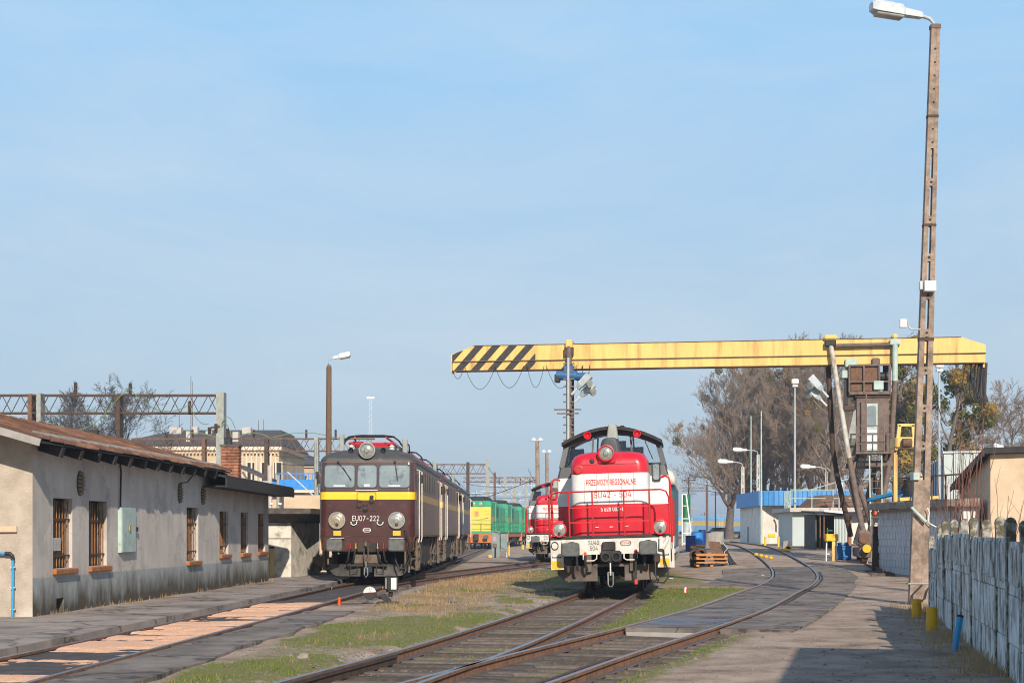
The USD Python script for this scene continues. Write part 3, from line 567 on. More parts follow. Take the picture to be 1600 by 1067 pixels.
for k, (px, py, s) in enumerate([(638, 946, .20), (707, 941, .22), (590, 955, .13), (795, 947, .12), (474, 1029, .14), (535, 1034, .13), (760, 897, .10), (735, 880, .12), (612, 1018, .10), (655, 927, .16)]):
    c = G(px, py); single('stone', ('brown stone just right of the black switch stand', 'largest pale stone on the bare ground right of the switch stand', 'small stone left below the switch stand weight', 'small stone beside the rusty left rail of the middle track', 'stone in the foreground grass, left of its pair', 'stone in the foreground grass, right of its pair', 'small stone in the grass before the red engine, nearest it', 'small stone near the branching track right of the brown engine', 'lone small stone in the middle of the mossy grass', 'stone in the straw coloured grass beside the switch stand')[k], 'stone', rock(c + [0, 0, s * .2], (s * 1.3, s, s * .8), k), 'stone', group='stones in the grass between the tracks')

for k_, (px_, py_, sx_, sy_, mt_) in enumerate(((1085, 974, .75, .9, 'stain_blue'), (1050, 981, .45, .5, 'stain_blue'), (1062, 990, .35, .22, 'rust'))):
    c_ = G(px_, py_); r_ = np.random.default_rng(50 + k_); aa = np.linspace(0, 2 * math.pi, 40, endpoint=False); rad = 1 + .35 * (meshkit.fbm(np.stack([np.cos(aa) * 2, np.sin(aa) * 2, 0 * aa + k_], -1), 4, 3) - .5) * 2
    V_ = np.column_stack([c_[0] + sx_ * rad * np.cos(aa), c_[1] + sy_ * rad * np.sin(aa), np.full(40, RT - .001)]); V_ = np.vstack([V_, [c_[0], c_[1], RT - .001]])
    part(tr3, 'paint_stain', Mb().add(V_, [[i_, (i_ + 1) % 40, 40] for i_ in range(40)]), mt_)
# ---------------------------------------------------------------- workshop building on the left
U = np.array([.05, 1.0, 0]); U /= np.linalg.norm(U); NW = np.array([U[1], -U[0], 0]); C0 = np.array([-8.78, 29.3, 0.0])
def W(s, o, z): return C0 + U * s + NW * o + np.array([0, 0, z])          # along the wall, out of the wall, up
RW = np.stack([NW, U, [0, 0, 1.0]], 1)
def wbox(s0, s1, o0, o1, z0, z1, ch=0.0, mb=None): return (mb or Mb()).box(W((s0 + s1) / 2, (o0 + o1) / 2, (z0 + z1) / 2), (o1 - o0, s1 - s0, z1 - z0), R=RW, ch=ch)
def swall(px): return 10.245 / (.05 + (800 - px) / FPX) - 29.3
shop = thing('workshop_building', 'long low rendered workshop with rusty tin roof and barred windows', 'building', C0, world=True)
WIN = [(83, 113, .99, 2.34), (139, 167, .99, 2.33), (292, 310, .95, 2.31), (343.5, 357, 1.07, 2.26), (376.5, 388, 1.07, 2.26), (403.5, 414.5, 1.08, 2.25)]
WS = [(swall(a), swall(b), z0, z1) for a, b, z0, z1 in WIN]
VENT = [(swall(125), 2.66), (swall(281), 2.65), (swall(317), 2.65)]
LEN, H1 = 21.4, 3.55
def wall_holes():
    holes = WS + [(swall(88), swall(100), .14, .42)]
    ss = sorted(set([0, LEN] + [h[0] for h in holes] + [h[1] for h in holes])); zz = sorted(set([-.3, H1] + [h[2] for h in holes] + [h[3] for h in holes])); m = Mb()
    inn = lambda s, z: any(h[0] < s < h[1] and h[2] < z < h[3] for h in holes)
    for a, b in zip(ss[:-1], ss[1:]):
        k = 0
        while k < len(zz) - 1:
            if inn((a + b) / 2, (zz[k] + zz[k + 1]) / 2): k += 1; continue
            j = k
            while j + 1 < len(zz) - 1 and not inn((a + b) / 2, (zz[j + 1] + zz[j + 2]) / 2): j += 1
            z1 = zz[j + 1] - (.38 if zz[j + 1] == H1 and a > 13.2 else 0)
            m.quad(W(a, 0, zz[k]), W(b, 0, zz[k]), W(b, 0, z1), W(a, 0, z1)); k = j + 1
    for s0, s1, z0, z1 in holes:
        d = -.24
        m.quad(W(s0, 0, z0), W(s0, 0, z1), W(s0, d, z1), W(s0, d, z0)); m.quad(W(s1, 0, z0), W(s1, d, z0), W(s1, d, z1), W(s1, 0, z1))
        m.quad(W(s0, 0, z1), W(s1, 0, z1), W(s1, d, z1), W(s0, d, z1)); m.quad(W(s0, 0, z0), W(s0, d, z0), W(s1, d, z0), W(s1, 0, z0))
        m.quad(W(s0, d, z0), W(s1, d, z0), W(s1, d, z1), W(s0, d, z1)) if z0 < .5 else None
    return m
part(shop, 'wall', wall_holes(), 'plaster')
DEP = 5.2; gz = lambda o: 3.46 + .285 * min(-o, DEP / 2) if -o < DEP / 2 else 3.46 + .285 * (DEP + o)
m = Mb(); pts = [W(0, 0, -.3), W(0, 0, 3.52), W(0, -DEP / 2, 3.46 + .285 * DEP / 2), W(0, -DEP, 3.46), W(0, -DEP, -.3)]
m.add(pts, [[0, 2, 1], [0, 3, 2], [0, 4, 3]]); part(shop, 'gable_wall', m, 'gable_plaster')
m = Mb(); pts = [W(LEN, 0, -.3), W(LEN, 0, 3.3), W(LEN, -DEP, 3.3), W(LEN, -DEP, -.3)]; m.add(pts, [[0, 1, 2], [0, 2, 3]]); m.add([W(0, -DEP, -.3), W(LEN, -DEP, -.3), W(LEN, -DEP, 3.4), W(0, -DEP, 3.4)], [[0, 2, 1], [0, 3, 2]])
part(shop, 'rear_wall', m, 'plaster')
rg = np.random.default_rng(3)
for s0, s1, z0, z1 in WS:
    w = part(shop, 'window', wbox(s0 + .01, s1 - .01, -.235, -.20, z0, z1), 'interior')
    fr = Mb()
    for a, b in ((s0, s0 + .06), (s1 - .06, s1), ((s0 + s1) / 2 - .03, (s0 + s1) / 2 + .03)): wbox(a + .011, b - .011, -.20, -.16, z0 + .01, z1 - .01, mb=fr)
    wbox(s0 + .06, s1 - .06, -.199, -.161, z1 - .45, z1 - .40, mb=fr); part(w, 'frame', fr, 'vent_brown')
    part(w, 'pane', wbox(s0 + .05, s1 - .05, -.197, -.185, z0 + .03, z1 - .03), 'window_dark')
    nb = 7
    for k in range(nb):
        s = s0 + .06 + (s1 - s0 - .12) * k / (nb - 1); part(w, 'bar', Mb().tube(W(s, -.07, z0 + .02), W(s, -.07, z1 - .06 - .12 * (k % 2)), .011, n=6), 'grille_rust')
    for q in (.18, .70): part(w, 'cross_bar', wbox(s0 + .02, s1 - .02, -.056, -.044, z0 + (z1 - z0) * q - .015, z0 + (z1 - z0) * q + .015), 'rust_dark')
    si = part(shop, 'window_sill', wbox(s0 - .04, s1 + .16, -.1, .08, z0 - .115, z0 - .012, ch=.015), 'sill_brick')
bd = part(shop, 'notice_board', wbox(WS[0][0] + .03, WS[0][0] + .5, -.036, -.02, 1.33, 1.58), 'pale_concrete')
for s, z in VENT:
    m = Mb(); t = np.linspace(0, 2 * math.pi, 20, endpoint=False)
    m.prism([(math.cos(a) * .21, math.sin(a) * .255) for a in t], lambda a, b: W(s + a, .004, z + b), lambda a, b: W(s + a, -.02, z + b)); v = part(shop, 'vent', m, 'interior')
    for k in range(6):
        zc = -.2 + .08 * k; ww = .2 * math.sqrt(max(.05, 1 - (zc / .26) ** 2)); part(v, 'louvre', Mb().box(W(s, .02, z + zc), (.045, 2 * ww, .05), R=RW @ np.array([[.8, 0, .6], [0, 1, 0], [-.6, 0, .8]])), 'vent_brown')
cs0, cs1 = swall(184.5), swall(207)
cb = part(shop, 'meter_cabinet', wbox(cs0, cs1, -.05, .07, 1.24, 2.22), 'mint_paint')
for a, b, oo in ((cs0 + .01, (cs0 + cs1) / 2 - .006, .02), ((cs0 + cs1) / 2 + .006, cs1 - .01, .012)): part(cb, 'door', wbox(a, b, .071, .071 + oo, 1.25, 2.21, ch=.004), 'mint_paint')
part(cb, 'lock', wbox((cs0 + cs1) / 2 - .05, (cs0 + cs1) / 2 + .03, .10, .12, 1.72, 1.83), 'gold')
part(shop, 'wall_socket', wbox(cs1 + .1, cs1 + .2, 0.0, .08, 1.7, 1.8), 'black_box')
part(shop, 'lightning_rod', Mb().pipe([W(cs0 + .05, .05, 3.5), W(cs0 + .05, .035, 3.1), W(cs0 + .06, .05, 3.0), W(cs0 + .06, .035, 2.23)], .02, 6), 'black_box')
part(shop, 'gutter_hook', Mb().pipe([W(10.4, .04, 2.9), W(10.75, .12, 2.93), W(10.9, .3, 3.2)], .015, 5), 'black_box')
# roof: tin sheets with standing seams over rafters
EO, SL = .50, .285
def rz_(o): return 3.46 - SL * o                      # roof plane, o outwards from the wall
n = 24; S0, S1 = -.95, 14.0
for k in range(n):
    a, b = S0 + (S1 - S0) * k / n, S0 + (S1 - S0) * (k + 1) / n; dz = rg.normal(0, .008); m = Mb(); o0 = EO + rg.normal(0, .02)
    V = [W(a, o0, rz_(o0) + dz), W(b - .004, o0, rz_(o0) + dz), W(b - .004, -DEP / 2, rz_(-DEP / 2) + dz), W(a, -DEP / 2, rz_(-DEP / 2) + dz)]; V = V + [p + np.array([0, 0, .012]) for p in V]
    m.add(V, [[4, 5, 6], [4, 6, 7], [0, 2, 1], [0, 3, 2], [0, 1, 5], [0, 5, 4], [1, 2, 6], [1, 6, 5], [2, 3, 7], [2, 7, 6], [3, 0, 4], [3, 4, 7]])
    m.bar(W(b - .02, o0, rz_(o0) + .03 + dz), W(b - .02, -DEP / 2, rz_(-DEP / 2) + .03 + dz), .03, .045); part(shop, 'roof_sheet', m, 'roof_tin')
m = Mb(); V = [W(S0, -DEP - .4, rz_(EO)), W(S1, -DEP - .4, rz_(EO)), W(S1, -DEP / 2, rz_(-DEP / 2)), W(S0, -DEP / 2, rz_(-DEP / 2))]; m.add(V, [[0, 2, 1], [0, 3, 2]]); part(shop, 'rear_roof', m, 'roof_tin')
m = Mb(); V = [W(S0 + .02, EO - .03, rz_(EO) - .015), W(S1 - .02, EO - .03, rz_(EO) - .015), W(S1 - .02, -DEP / 2, rz_(-DEP / 2) - .015), W(S0 + .02, -DEP / 2, rz_(-DEP / 2) - .015)]; V2 = [p - np.array([0, 0, .035]) for p in V]
m.rings([np.array(V), np.array(V2)]); part(shop, 'roof_boarding', m, 'roof_black')
m = Mb().bar(W(S0 - .012, EO - .02, rz_(EO) - .045), W(S0 - .012, -DEP / 2, rz_(-DEP / 2) - .045), .03, .13); part(shop, 'verge_board', m, 'concrete')
for k in range(13):
    s = .35 + 13.2 * k / 12; part(shop, 'rafter', Mb().bar(W(s, EO - .05, rz_(EO) - .16), W(s, -.3, rz_(-.3) - .16), .16, .19), 'roof_black')
S2, S3, E2 = 12.75, 22.1, .62
r2 = lambda o: 3.17 - .20 * (o - E2)
m = Mb(); V = [W(S2, E2, r2(E2) - .004 * 0), W(S3, E2 + .03, r2(E2) - .06), W(S3, -DEP / 2, r2(-DEP / 2) - .1), W(S2, -DEP / 2, r2(-DEP / 2))]; V2 = [p - np.array([0, 0, .06]) for p in V]
m.rings([np.array(V), np.array(V2)]); part(shop, 'roof', m, 'roof_black', label='low dark felt roof of the far end')
part(shop, 'fascia_board', Mb().bar(W(S2 + .01, E2 + .02, r2(E2) - .185), W(S3 - .01, E2 + .05, r2(E2) - .245), .05, .27), 'black_box')
part(shop, 'soffit', Mb().bar(W(S2 + .03, E2 / 2, r2(E2) - .28), W(S3 - .03, E2 / 2 + .02, r2(E2) - .34), E2 - .04, .04), 'roof_black')
# brick chimney on the low roof
cc = W(17.55, -.32, 0); ch = part(shop, 'chimney', B((cc[0], cc[1], 3.6), (.46, .46, 1.15)), 'mortar')
for k in range(12):
    z = 3.13 + .09 * k
    for side in range(4):
        R = rotz(side * math.pi / 2)
        for j in range(3):
            x0, x1 = [(-.255, -.015), (.0, .24), None][j] if k % 2 == 0 and j < 2 else [(-.255, -.13), (-.115, .12), (.135, .24)][j] if k % 2 else (None, None)
            if x0 is None: continue
            c = R @ np.array([(x0 + x1) / 2, -.235 - rg.uniform(0, .006), 0]); part(ch, 'brick', B((cc[0] + c[0], cc[1] + c[1], z), (x1 - x0, .05, .075), R=R), 'brick_red')
part(ch, 'chimney_cap', B((cc[0], cc[1], 4.2), (.56, .56, .06)), 'soot_concrete'); part(ch, 'flashing', B((cc[0], cc[1], 3.13), (.62, .62, .10)), 'roof_black')
part(shop, 'flue', B((-10.75, 41.2, 4.1), (.2, .2, .42)), 'black_box')
# things on the gable
m = Mb(); m.pipe([(-9.6, 29.22, 1.30), (-9.35, 29.22, 1.30), (-9.17, 29.22, 1.295), (-9.12, 29.22, 1.25), (-9.115, 29.22, .9), (-9.125, 29.22, .12)], .025, 8)
wp = thing('water_pipe', 'thin blue water pipe bent down the gable wall at the left edge', 'pipe', (-9.12, 29.22, .1), world=True); part(wp, 'pipe', m, 'blue_pipe', smooth=40)
part(wp, 'elbow', Mb().pipe([(-9.26, 29.22, 1.30), (-9.17, 29.22, 1.295), (-9.12, 29.22, 1.25), (-9.117, 29.22, 1.18)], .037, 8), 'black_box', smooth=40)
for z in (1.05, .68, .28): part(wp, 'clip', Mb().box((-9.12, 29.235, z), (.085, .05, .02)), 'lamp_grey')
single('wall_plate', 'plain yellow strip fixed to the gable wall above the blue pipe', 'plate', BB(-9.8, -9.06, 29.255, 29.29, 1.69, 1.80), 'beige_wall')

# ---------------------------------------------------------------- concrete shelter beyond the workshop
sh = thing('concrete_shelter', 'whitewashed concrete shelter with thick dark flat slab roof and brackets', 'shelter', (-7.6, 54, 0), world=True)
part(sh, 'wall', Mb().rings([np.array([(-9.6, 55.2, -.2), (-7.62, 55.2, -.2), (-7.0, 58.2, -.2), (-9.6, 58.2, -.2)]), np.array([(-9.6, 55.2, 2.05), (-7.62, 55.2, 2.05), (-7.0, 58.2, 2.05), (-9.6, 58.2, 2.05)])]), 'old_white_wall')
part(sh, 'roof_slab', Mb().rings([np.array([(-9.8, 54.4, 2.30), (-6.85, 54.4, 2.30), (-6.45, 59, 2.30), (-9.8, 59, 2.30)]), np.array([(-9.8, 54.4, 2.52), (-6.85, 54.4, 2.48), (-6.45, 59, 2.5), (-9.8, 59, 2.5)])]), 'soot_concrete')
part(sh, 'roof_haunch', Mb().rings([np.array([(-9.6, 55.19, 2.0), (-7.61, 55.19, 2.0), (-6.99, 58.2, 2.0), (-9.6, 58.2, 2.0)]), np.array([(-9.7, 54.6, 2.3), (-6.95, 54.6, 2.3), (-6.6, 58.8, 2.3), (-9.7, 58.8, 2.3)])]), 'soot_concrete')
part(sh, 'joint', BB(-9.6, -7.62, 55.18, 55.2, 1.45, 1.47), 'soot_concrete')
yr = thing('barrier_post', 'bent yellow barrier rail standing against the whitewashed shelter', 'barrier', (-8.3, 54.9, .1), world=True)
part(yr, 'post', B((-8.23, 54.9, .62), (.14, .1, 1.1)), 'crane_yellow'); part(yr, 'rail', B((-8.6, 54.9, 1.15), (.88, .1, .07)), 'rust_grey')
single('beige_wall', 'plain sunlit beige wall between the shelter and the brown engine', 'wall', BB(-9.1, -7.0, 64, 64.3, -.2, 3.15), 'beige_wall')
m = Mb()
r = np.random.default_rng(5)
for k in range(40):
    p = (-7.25 + r.normal(0, .5), 59.5 + r.normal(0, .8), .25 + r.uniform(0, .5)); m.add(*rock(p, r.uniform(.25, .6, 3), k).mesh())
single('rubble', 'heap of grey rubble beside the brown engine', 'rubble', m, 'stone', kind='stuff')
single('timber_beam', 'dark baulk of timber lying on the rubble beside the brown engine', 'beam', Mb().bar((-7.4, 58.0, .75), (-5.9, 55.8, .3), .26, .26, ch=.03), 'rust_dark')
# ---------------------------------------------------------------- locomotives (local: x across, y back from the buffer beam, z above the rail head)
def plan(hw, y0, y1, r, n=5): return rrect(-hw, hw, y0, y1, r, n)
def shell(levels, caps=True): return Mb().rings([ring3(plan(hw, y0, y1, r), z) for z, hw, y0, y1, r in levels], caps=caps)
def fplate(x0, x1, z0, z1, r, yf, off, th, n=4):
    """rounded plate on a front whose plane is y = yf(z), standing off it by off and th thick"""
    return Mb().prism(rrect(x0, x1, z0, z1, r, n), lambda a, b: (a, yf(b) - off, b), lambda a, b: (a, yf(b) - off - th, b))
def wheelset(t, y, r=.56, g=.72, mat='steel_dark'):
    for s in (-1, 1): part(t, 'wheel', Mb().lathe([(.1, -.06), (r + .03, -.06), (r + .03, -.03), (r, -.025), (r, .06), (r - .09, .07), (r - .11, .03), (.16, .02), (.14, .10), (.001, .10)], (s * g, y, r), (s, 0, 0), 24), mat, smooth=35)
    part(t, 'axle', Mb().tube((-g, y, r), (g, y, r), .08, n=8), 'under_dark', smooth=40)
def headlight(t, x, z, y, r, rim, lens='lens', hood=.10, bulb=True, name='headlight'):
    h = part(t, name, Mb().lathe([(.001, -.02), (r, -.02), (r * 1.02, hood * .7), (r, hood), (r * .86, hood + .005), (r * .84, hood * .75)], (x, y, z), n=28), rim, smooth=35)
    part(h, 'lens', Mb().lathe([(r * .85, hood * .72), (r * .85, hood * .78), (r * .6, hood * .92), (r * .3, hood * 1.0), (.001, hood * 1.02)], (x, y, z), n=28), lens, smooth=50)
    part(h, 'reflector_ring', Mb().lathe([(r * .36, hood * .98), (r * .36, hood * 1.06), (r * .26, hood * 1.10), (r * .26, hood * .98)], (x, y, z), n=20), 'steel', smooth=35)
    if bulb: part(h, 'bulb', Mb().lathe([(.0, 0), (r * .2, 0), (r * .17, .03), (.001, .04)], (x, y - hood * .93, z - r * .5), n=12), 'rust_dark', smooth=40)
    return h
def bogie(t, yc, wb, side=1.18, r=.56):
    b = part(t, 'bogie', Mb().bb(-side, -side + .14, yc - wb / 2 - .75, yc + wb / 2 + .75, .52, .86, .02).bb(side - .14, side, yc - wb / 2 - .75, yc + wb / 2 + .75, .52, .86, .02).bb(-side, side, yc - .3, yc + .3, .45, .9), 'under_dark')
    for s in (-1, 1):
        for q in (-1, 1):
            y = yc + q * wb / 2; part(b, 'axle_box', BB(s * (side - .02), s * (side + .16), y - .17, y + .17, .40, .76, .03), 'under_brown')
            for e in (-.36, .36): part(b, 'spring', Mb().lathe([(.001, 0), (.08, 0)] + [(.085 if k % 2 else .065, .02 + .035 * k) for k in range(9)] + [(.001, .34)], (s * (side + .03), y + e, .55), (0, 0, 1), 10), 'under_brown')
            part(b, 'brake_rod', Mb().bar((s * (side + .05), y - .62, .30), (s * (side + .05), y - .5, .85), .06, .09), 'under_brown')
        part(b, 'leaf_spring', BB(s * (side + .02), s * (side + .12), yc - .5, yc + .5, .6, .75, .03), 'under_brown')
    for q in (-1, 1): wheelset(t, yc + q * wb / 2, r)
def coupler(t, z, w=.46):
    c = part(t, 'draw_gear', BB(-w / 2, w / 2, -.10, 0, z - .13, z + .17, .03), 'under_dark')
    part(c, 'hook', Mb().pipe([(0, -.1, z), (0, -.33, z + .02), (0, -.43, z + .09), (0, -.40, z + .19), (0, -.33, z + .21)], [.055, .05, .045, .04, .025], 8), 'under_brown', smooth=40)
    part(c, 'shackle', Mb().pipe([(-.06, -.3, z + .02), (-.065, -.31, z - .25), (-.04, -.32, z - .40), (.04, -.32, z - .40), (.065, -.31, z - .25), (.06, -.3, z + .02)], .02, 6), 'under_brown', smooth=40)
    part(c, 'screw', Mb().tube((0, -.31, z - .40), (0, -.31, z - .62), .022, n=6).pipe([(-.05, -.31, z - .6), (-.055, -.31, z - .82), (0, -.31, z - .9), (.055, -.31, z - .82), (.05, -.31, z - .6)], .02, 6), 'steel')
def buffer_(t, x, z, w, h, n_=5):
    b = part(t, 'buffer', Mb().lathe([(.001, 0), (.20, 0), (.20, .03), (.13, .05), (.13, .34), (.10, .34), (.10, .55)], (x, 0, z), n=18), 'under_dark', smooth=35)
    poly = rrect(x - w / 2, x + w / 2, z - h / 2, z + h / 2, .07, 4)
    V = [np.array([(a, -.53, b_) for a, b_ in poly]), np.array([(a, -.57, b_) for a, b_ in poly]), np.array([(x + (a - x) * .86, -.59, z + (b_ - z) * .84) for a, b_ in poly])]
    part(b, 'buffer_head', Mb().rings(V), 'buffer')
def hose(t, pts, r=.03, mat='rubber', name='brake_hose', tap=None):
    h = part(t, name, Mb().pipe(np.array(pts), r, 7), mat, smooth=50)
    if tap: part(h, 'tap', Mb().box(np.array(pts[0]) + [0, -.02, .03], (.07, .07, .12), ch=.015), tap)
    return h
def plough(t, x0, x1, z0, z1, mat, side):
    N = 7; V = []
    poly = rrect(min(x0, x1), max(x0, x1), z0, z1, .12, 4)
    xo = max(abs(x0), abs(x1)); xi = min(abs(x0), abs(x1))
    f = lambda a, b: .10 + .55 * ((abs(a) - xi) / (xo - xi)) ** 1.5 + .10 * (1 - ((b - z0) / (z1 - z0) - .55) ** 2 * 2.2)
    g = lambda a, b: b + .12 * ((abs(a) - xi) / (xo - xi)) ** 2 * (1 if b < (z0 + z1) / 2 else 0)
    m = Mb(); u, v = np.meshgrid(np.linspace(0, 1, 10), np.linspace(0, 1, 7)); X = x0 + (x1 - x0) * u; Z = z0 + (z1 - z0) * v
    cut = .14 * np.clip((u - .72) / .28, 0, 1) ** 2; Z = Z + cut * (1 - v) * 1.2; Zc = Z
    Y = np.vectorize(f)(X, Zc) - .1
    if x1 < x0: X, Y, Zc = X[:, ::-1], Y[:, ::-1], Zc[:, ::-1]
    m.grid(X, Y, Zc); m.grid(X[:, ::-1], Y[:, ::-1] + .018, Zc[:, ::-1]); part(t, 'snow_plough', m, mat, smooth=60)

def electric(label, loc, rz, side='maroon_side', front='maroon', stripe='yellow_stripe', num='EU07-222', group=None):
    t = thing('electric_locomotive', label, 'locomotive', loc, rz, group)
    L, HW = 15.0, 1.485
    rk = lambda z: .17 * float(np.clip((z - 2.80) / 1.0, 0, 1))
    lev = lambda zs, e=0.0: [(z, HW + e - .012 * max(0, z - 3.0), rk(z) - e, L - rk(z) + e, .22) for z in zs]
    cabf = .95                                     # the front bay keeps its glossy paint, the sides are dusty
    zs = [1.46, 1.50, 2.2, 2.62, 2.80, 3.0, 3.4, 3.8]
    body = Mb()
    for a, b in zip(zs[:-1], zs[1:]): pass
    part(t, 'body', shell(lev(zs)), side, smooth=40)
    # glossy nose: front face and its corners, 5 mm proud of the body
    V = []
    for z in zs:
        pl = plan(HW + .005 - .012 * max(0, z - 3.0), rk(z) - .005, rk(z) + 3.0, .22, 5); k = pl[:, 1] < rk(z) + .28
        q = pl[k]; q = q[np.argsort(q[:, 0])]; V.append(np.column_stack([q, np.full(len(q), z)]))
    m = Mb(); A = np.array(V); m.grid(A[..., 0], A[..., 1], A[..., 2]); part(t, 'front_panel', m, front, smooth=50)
    V = []
    for z in (2.615, 2.80, 2.85):
        pl = plan(HW + .009, rk(z) - .009, rk(z) + 3.0, .22, 5); k = pl[:, 1] < rk(z) + .28; q = pl[k]; q = q[np.argsort(q[:, 0])]; V.append(np.column_stack([q, np.full(len(q), z)]))
    A = np.array(V); part(t, 'front_stripe', Mb().grid(A[..., 0], A[..., 1], A[..., 2]), stripe, smooth=50)
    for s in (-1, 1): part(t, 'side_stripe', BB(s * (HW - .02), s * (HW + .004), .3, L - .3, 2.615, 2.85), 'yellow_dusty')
    part(t, 'roof', shell([(3.80, HW + .012, .17, L - .17, .25), (3.87, HW + .012, .17, L - .17, .25), (3.98, HW - .06, .24, L - .24, .3), (4.09, HW - .22, .36, L - .36, .4), (4.18, HW - .52, .55, L - .55, .5), (4.235, HW - .85, .8, L - .8, .5), (4.25, .3, 1.3, L - 1.3, .25)]), 'loco_roof', smooth=60)
    part(t, 'gutter', shell([(3.785, HW + .02, .155, L - .155, .25), (3.81, HW + .02, .155, L - .155, .25)]), side)
    yf = lambda z: rk(z) - .006
    for x0, x1 in ((-1.33, -.40), (-.30, .29), (.38, 1.32)):
        w = part(t, 'windscreen', fplate(x0 - .035, x1 + .035, 2.965, 3.725, .11, yf, 0, .008), 'rubber'); part(w, 'pane', fplate(x0, x1, 3.0, 3.69, .09, yf, .009, .006), 'window_pale')
        part(w, 'sun_visor', fplate(x0 + .28, x1 - .28 if x1 - x0 > .7 else x1 - .08, 3.02, 3.07, .02, yf, .0155, .003) if x1 - x0 > .7 else fplate(x0 + .2, x1 - .2, 3.02, 3.10, .02, yf, .0155, .003), 'galv')
    for x, z, dx in ((-.92, 3.80, .42), (.86, 3.80, .09)): part(t, 'wiper', Mb().bar((x, yf(3.8) - .05, z), (x + dx, yf(3.25) - .03, 3.24), .02, .015).bar((x + dx * .4, yf(3.5) - .04, 3.62), (x + dx, yf(3.2) - .026, 3.2), .035, .012).box((x, .12, 3.8), (.06, .1, .06)), 'black_box')
    part(t, 'cover_strip', fplate(-.36, .34, 2.90, 2.925, .01, yf, .004, .03), 'dirty_white')
    soc = part(t, 'socket_plate', fplate(-.32, .29, 2.25, 2.84, .06, yf, .012, .012), front); part(soc, 'stripe', fplate(-.30, .27, 2.60, 2.825, .05, yf, .0245, .004), stripe)
    for x, z, h in ((-.24, 2.44, .26), (-.05, 2.33, .24), (.15, 2.58, .30)): part(soc, 'socket', Mb().lathe([(.001, 0), (.075, 0), (.08, .1), (.05, .12), (.001, .12)], (x, -.02, z), n=12).box((x, -.08, z + .12), (.12, .12, .09), ch=.02), 'under_dark', smooth=35)
    for s in (-1, 1):
        headlight(t, s * .93, 1.965, -.005, .262, 'rim_grey', 'lens_amber' if s < 0 else 'lens', .12)
        part(t, 'hand_grip', Mb().pipe([(s * .41 - .09, -.01, 1.92), (s * .41 - .085, -.06, 1.86), (s * .41 - .03, -.07, 1.82), (s * .41 + .03, -.07, 1.82), (s * .41 + .085, -.06, 1.86), (s * .41 + .09, -.01, 1.92)], .016, 6), 'white_paint', smooth=50)
        part(t, 'grip_recess', fplate(s * .41 - .1, s * .41 + .1, 1.87, 1.93, .02, yf, .004, .003), 'black_box')
        part(t, 'warning_plate', fplate(s * .93 - .12, s * .93 + .12, 1.49, 1.645, .01, yf, .003, .004), 'yellow_paint')
        part(t, 'horn', Mb().lathe([(.001, -.2), (.03, -.2), (.035, 0), (.09, .09), (.08, .09), (.02, .0)], (s * .51 - .03, .42, 4.17), n=14), 'black_box', smooth=35)
        part(t, 'roof_step', BB(s * .93 - .22, s * .93 + .22, -.10, -.01, 1.395, 1.415), 'galv')
        buffer_(t, s * .96, 1.20, .50, .38)
        plough(t, s * .22, s * 1.25, .22, .60, 'plough_grey', s)
        for d, c in ((.34, 'yellow_paint'), (.52, 'red_paint')):
            hose(t, [(s * d, -.03, 1.08), (s * d, -.16, 1.08), (s * (d + .03), -.2, .92), (s * (d + .06), -.16, .72), (s * (d + .12), -.1, .66)], .032)
            part(t, 'cock', Mb().box((s * d, -.08, 1.19), (.02, .025, .12)).box((s * d, -.08, 1.10), (.06, .06, .05), ch=.012), c)
        for x in (.30,): part(t, 'guard_iron', Mb().pipe([(s * x, -.02, .62), (s * x, -.04, .36), (s * .52, -.04, .36), (s * .52, -.02, .62)], .02, 6), 'under_dark')
        part(t, 'step_post', BB(s * 1.18, s * 1.23, -.1, -.04, .6, 1.0), 'under_brown')
    h = headlight(t, -.01, 4.155, .30, .255, 'rim_grey', 'lens', .24, bulb=False); part(h, 'lamp_base', BB(-.16, .14, .1, .7, 3.9, 4.15, .03), 'loco_roof')
    if num: part(t, 'number', text(Mb(), num, -.04, 1.95, yf(1.95) - .006, .165, .74), 'white_paint')
    ol = part(t, 'oval_badge', fplate(-.125, .115, 1.60, 1.73, .06, yf, .003, .004), 'white_paint'); part(ol, 'badge_field', fplate(-.108, .098, 1.615, 1.715, .05, yf, .0075, .002), 'maroon')
    part(ol, 'badge_lettering', text(Mb(), 'POZNAŃ', -.005, 1.64, yf(1.66) - .010, .045, 1.0, True, .002), 'white_paint')
    part(t, 'buffer_beam', Mb().rings([ring3(plan(1.40, .02, .5, .08), 1.0), ring3(plan(1.44, 0, .5, .1), 1.06), ring3(plan(1.46, 0, .5, .12), 1.455)]), front, smooth=35)
    coupler(t, 1.10, .62)
    part(t, 'cross_beam', BB(-.42, .42, -.05, .04, .62, .9, .02), 'under_brown')
    part(t, 'lower_beam', BB(-.62, .62, -.02, .06, .52, .62, .02), 'under_dark')
    part(t, 'jumper_cable', Mb().pipe([(1.18, -.03, 1.62), (1.2, -.14, 1.66), (1.24, -.16, 1.5), (1.34, -.14, 1.2), (1.36, -.14, .8), (1.2, -.18, .48), (1.02, -.16, .45), (.9, -.08, .7), (.88, -.04, .95)], .028, 7).pipe([(1.24, -.02, 1.5), (1.28, -.12, 1.3), (1.3, -.12, .95), (1.2, -.12, .5), (1.0, -.12, .38)], .022, 6), 'rubber', smooth=50)
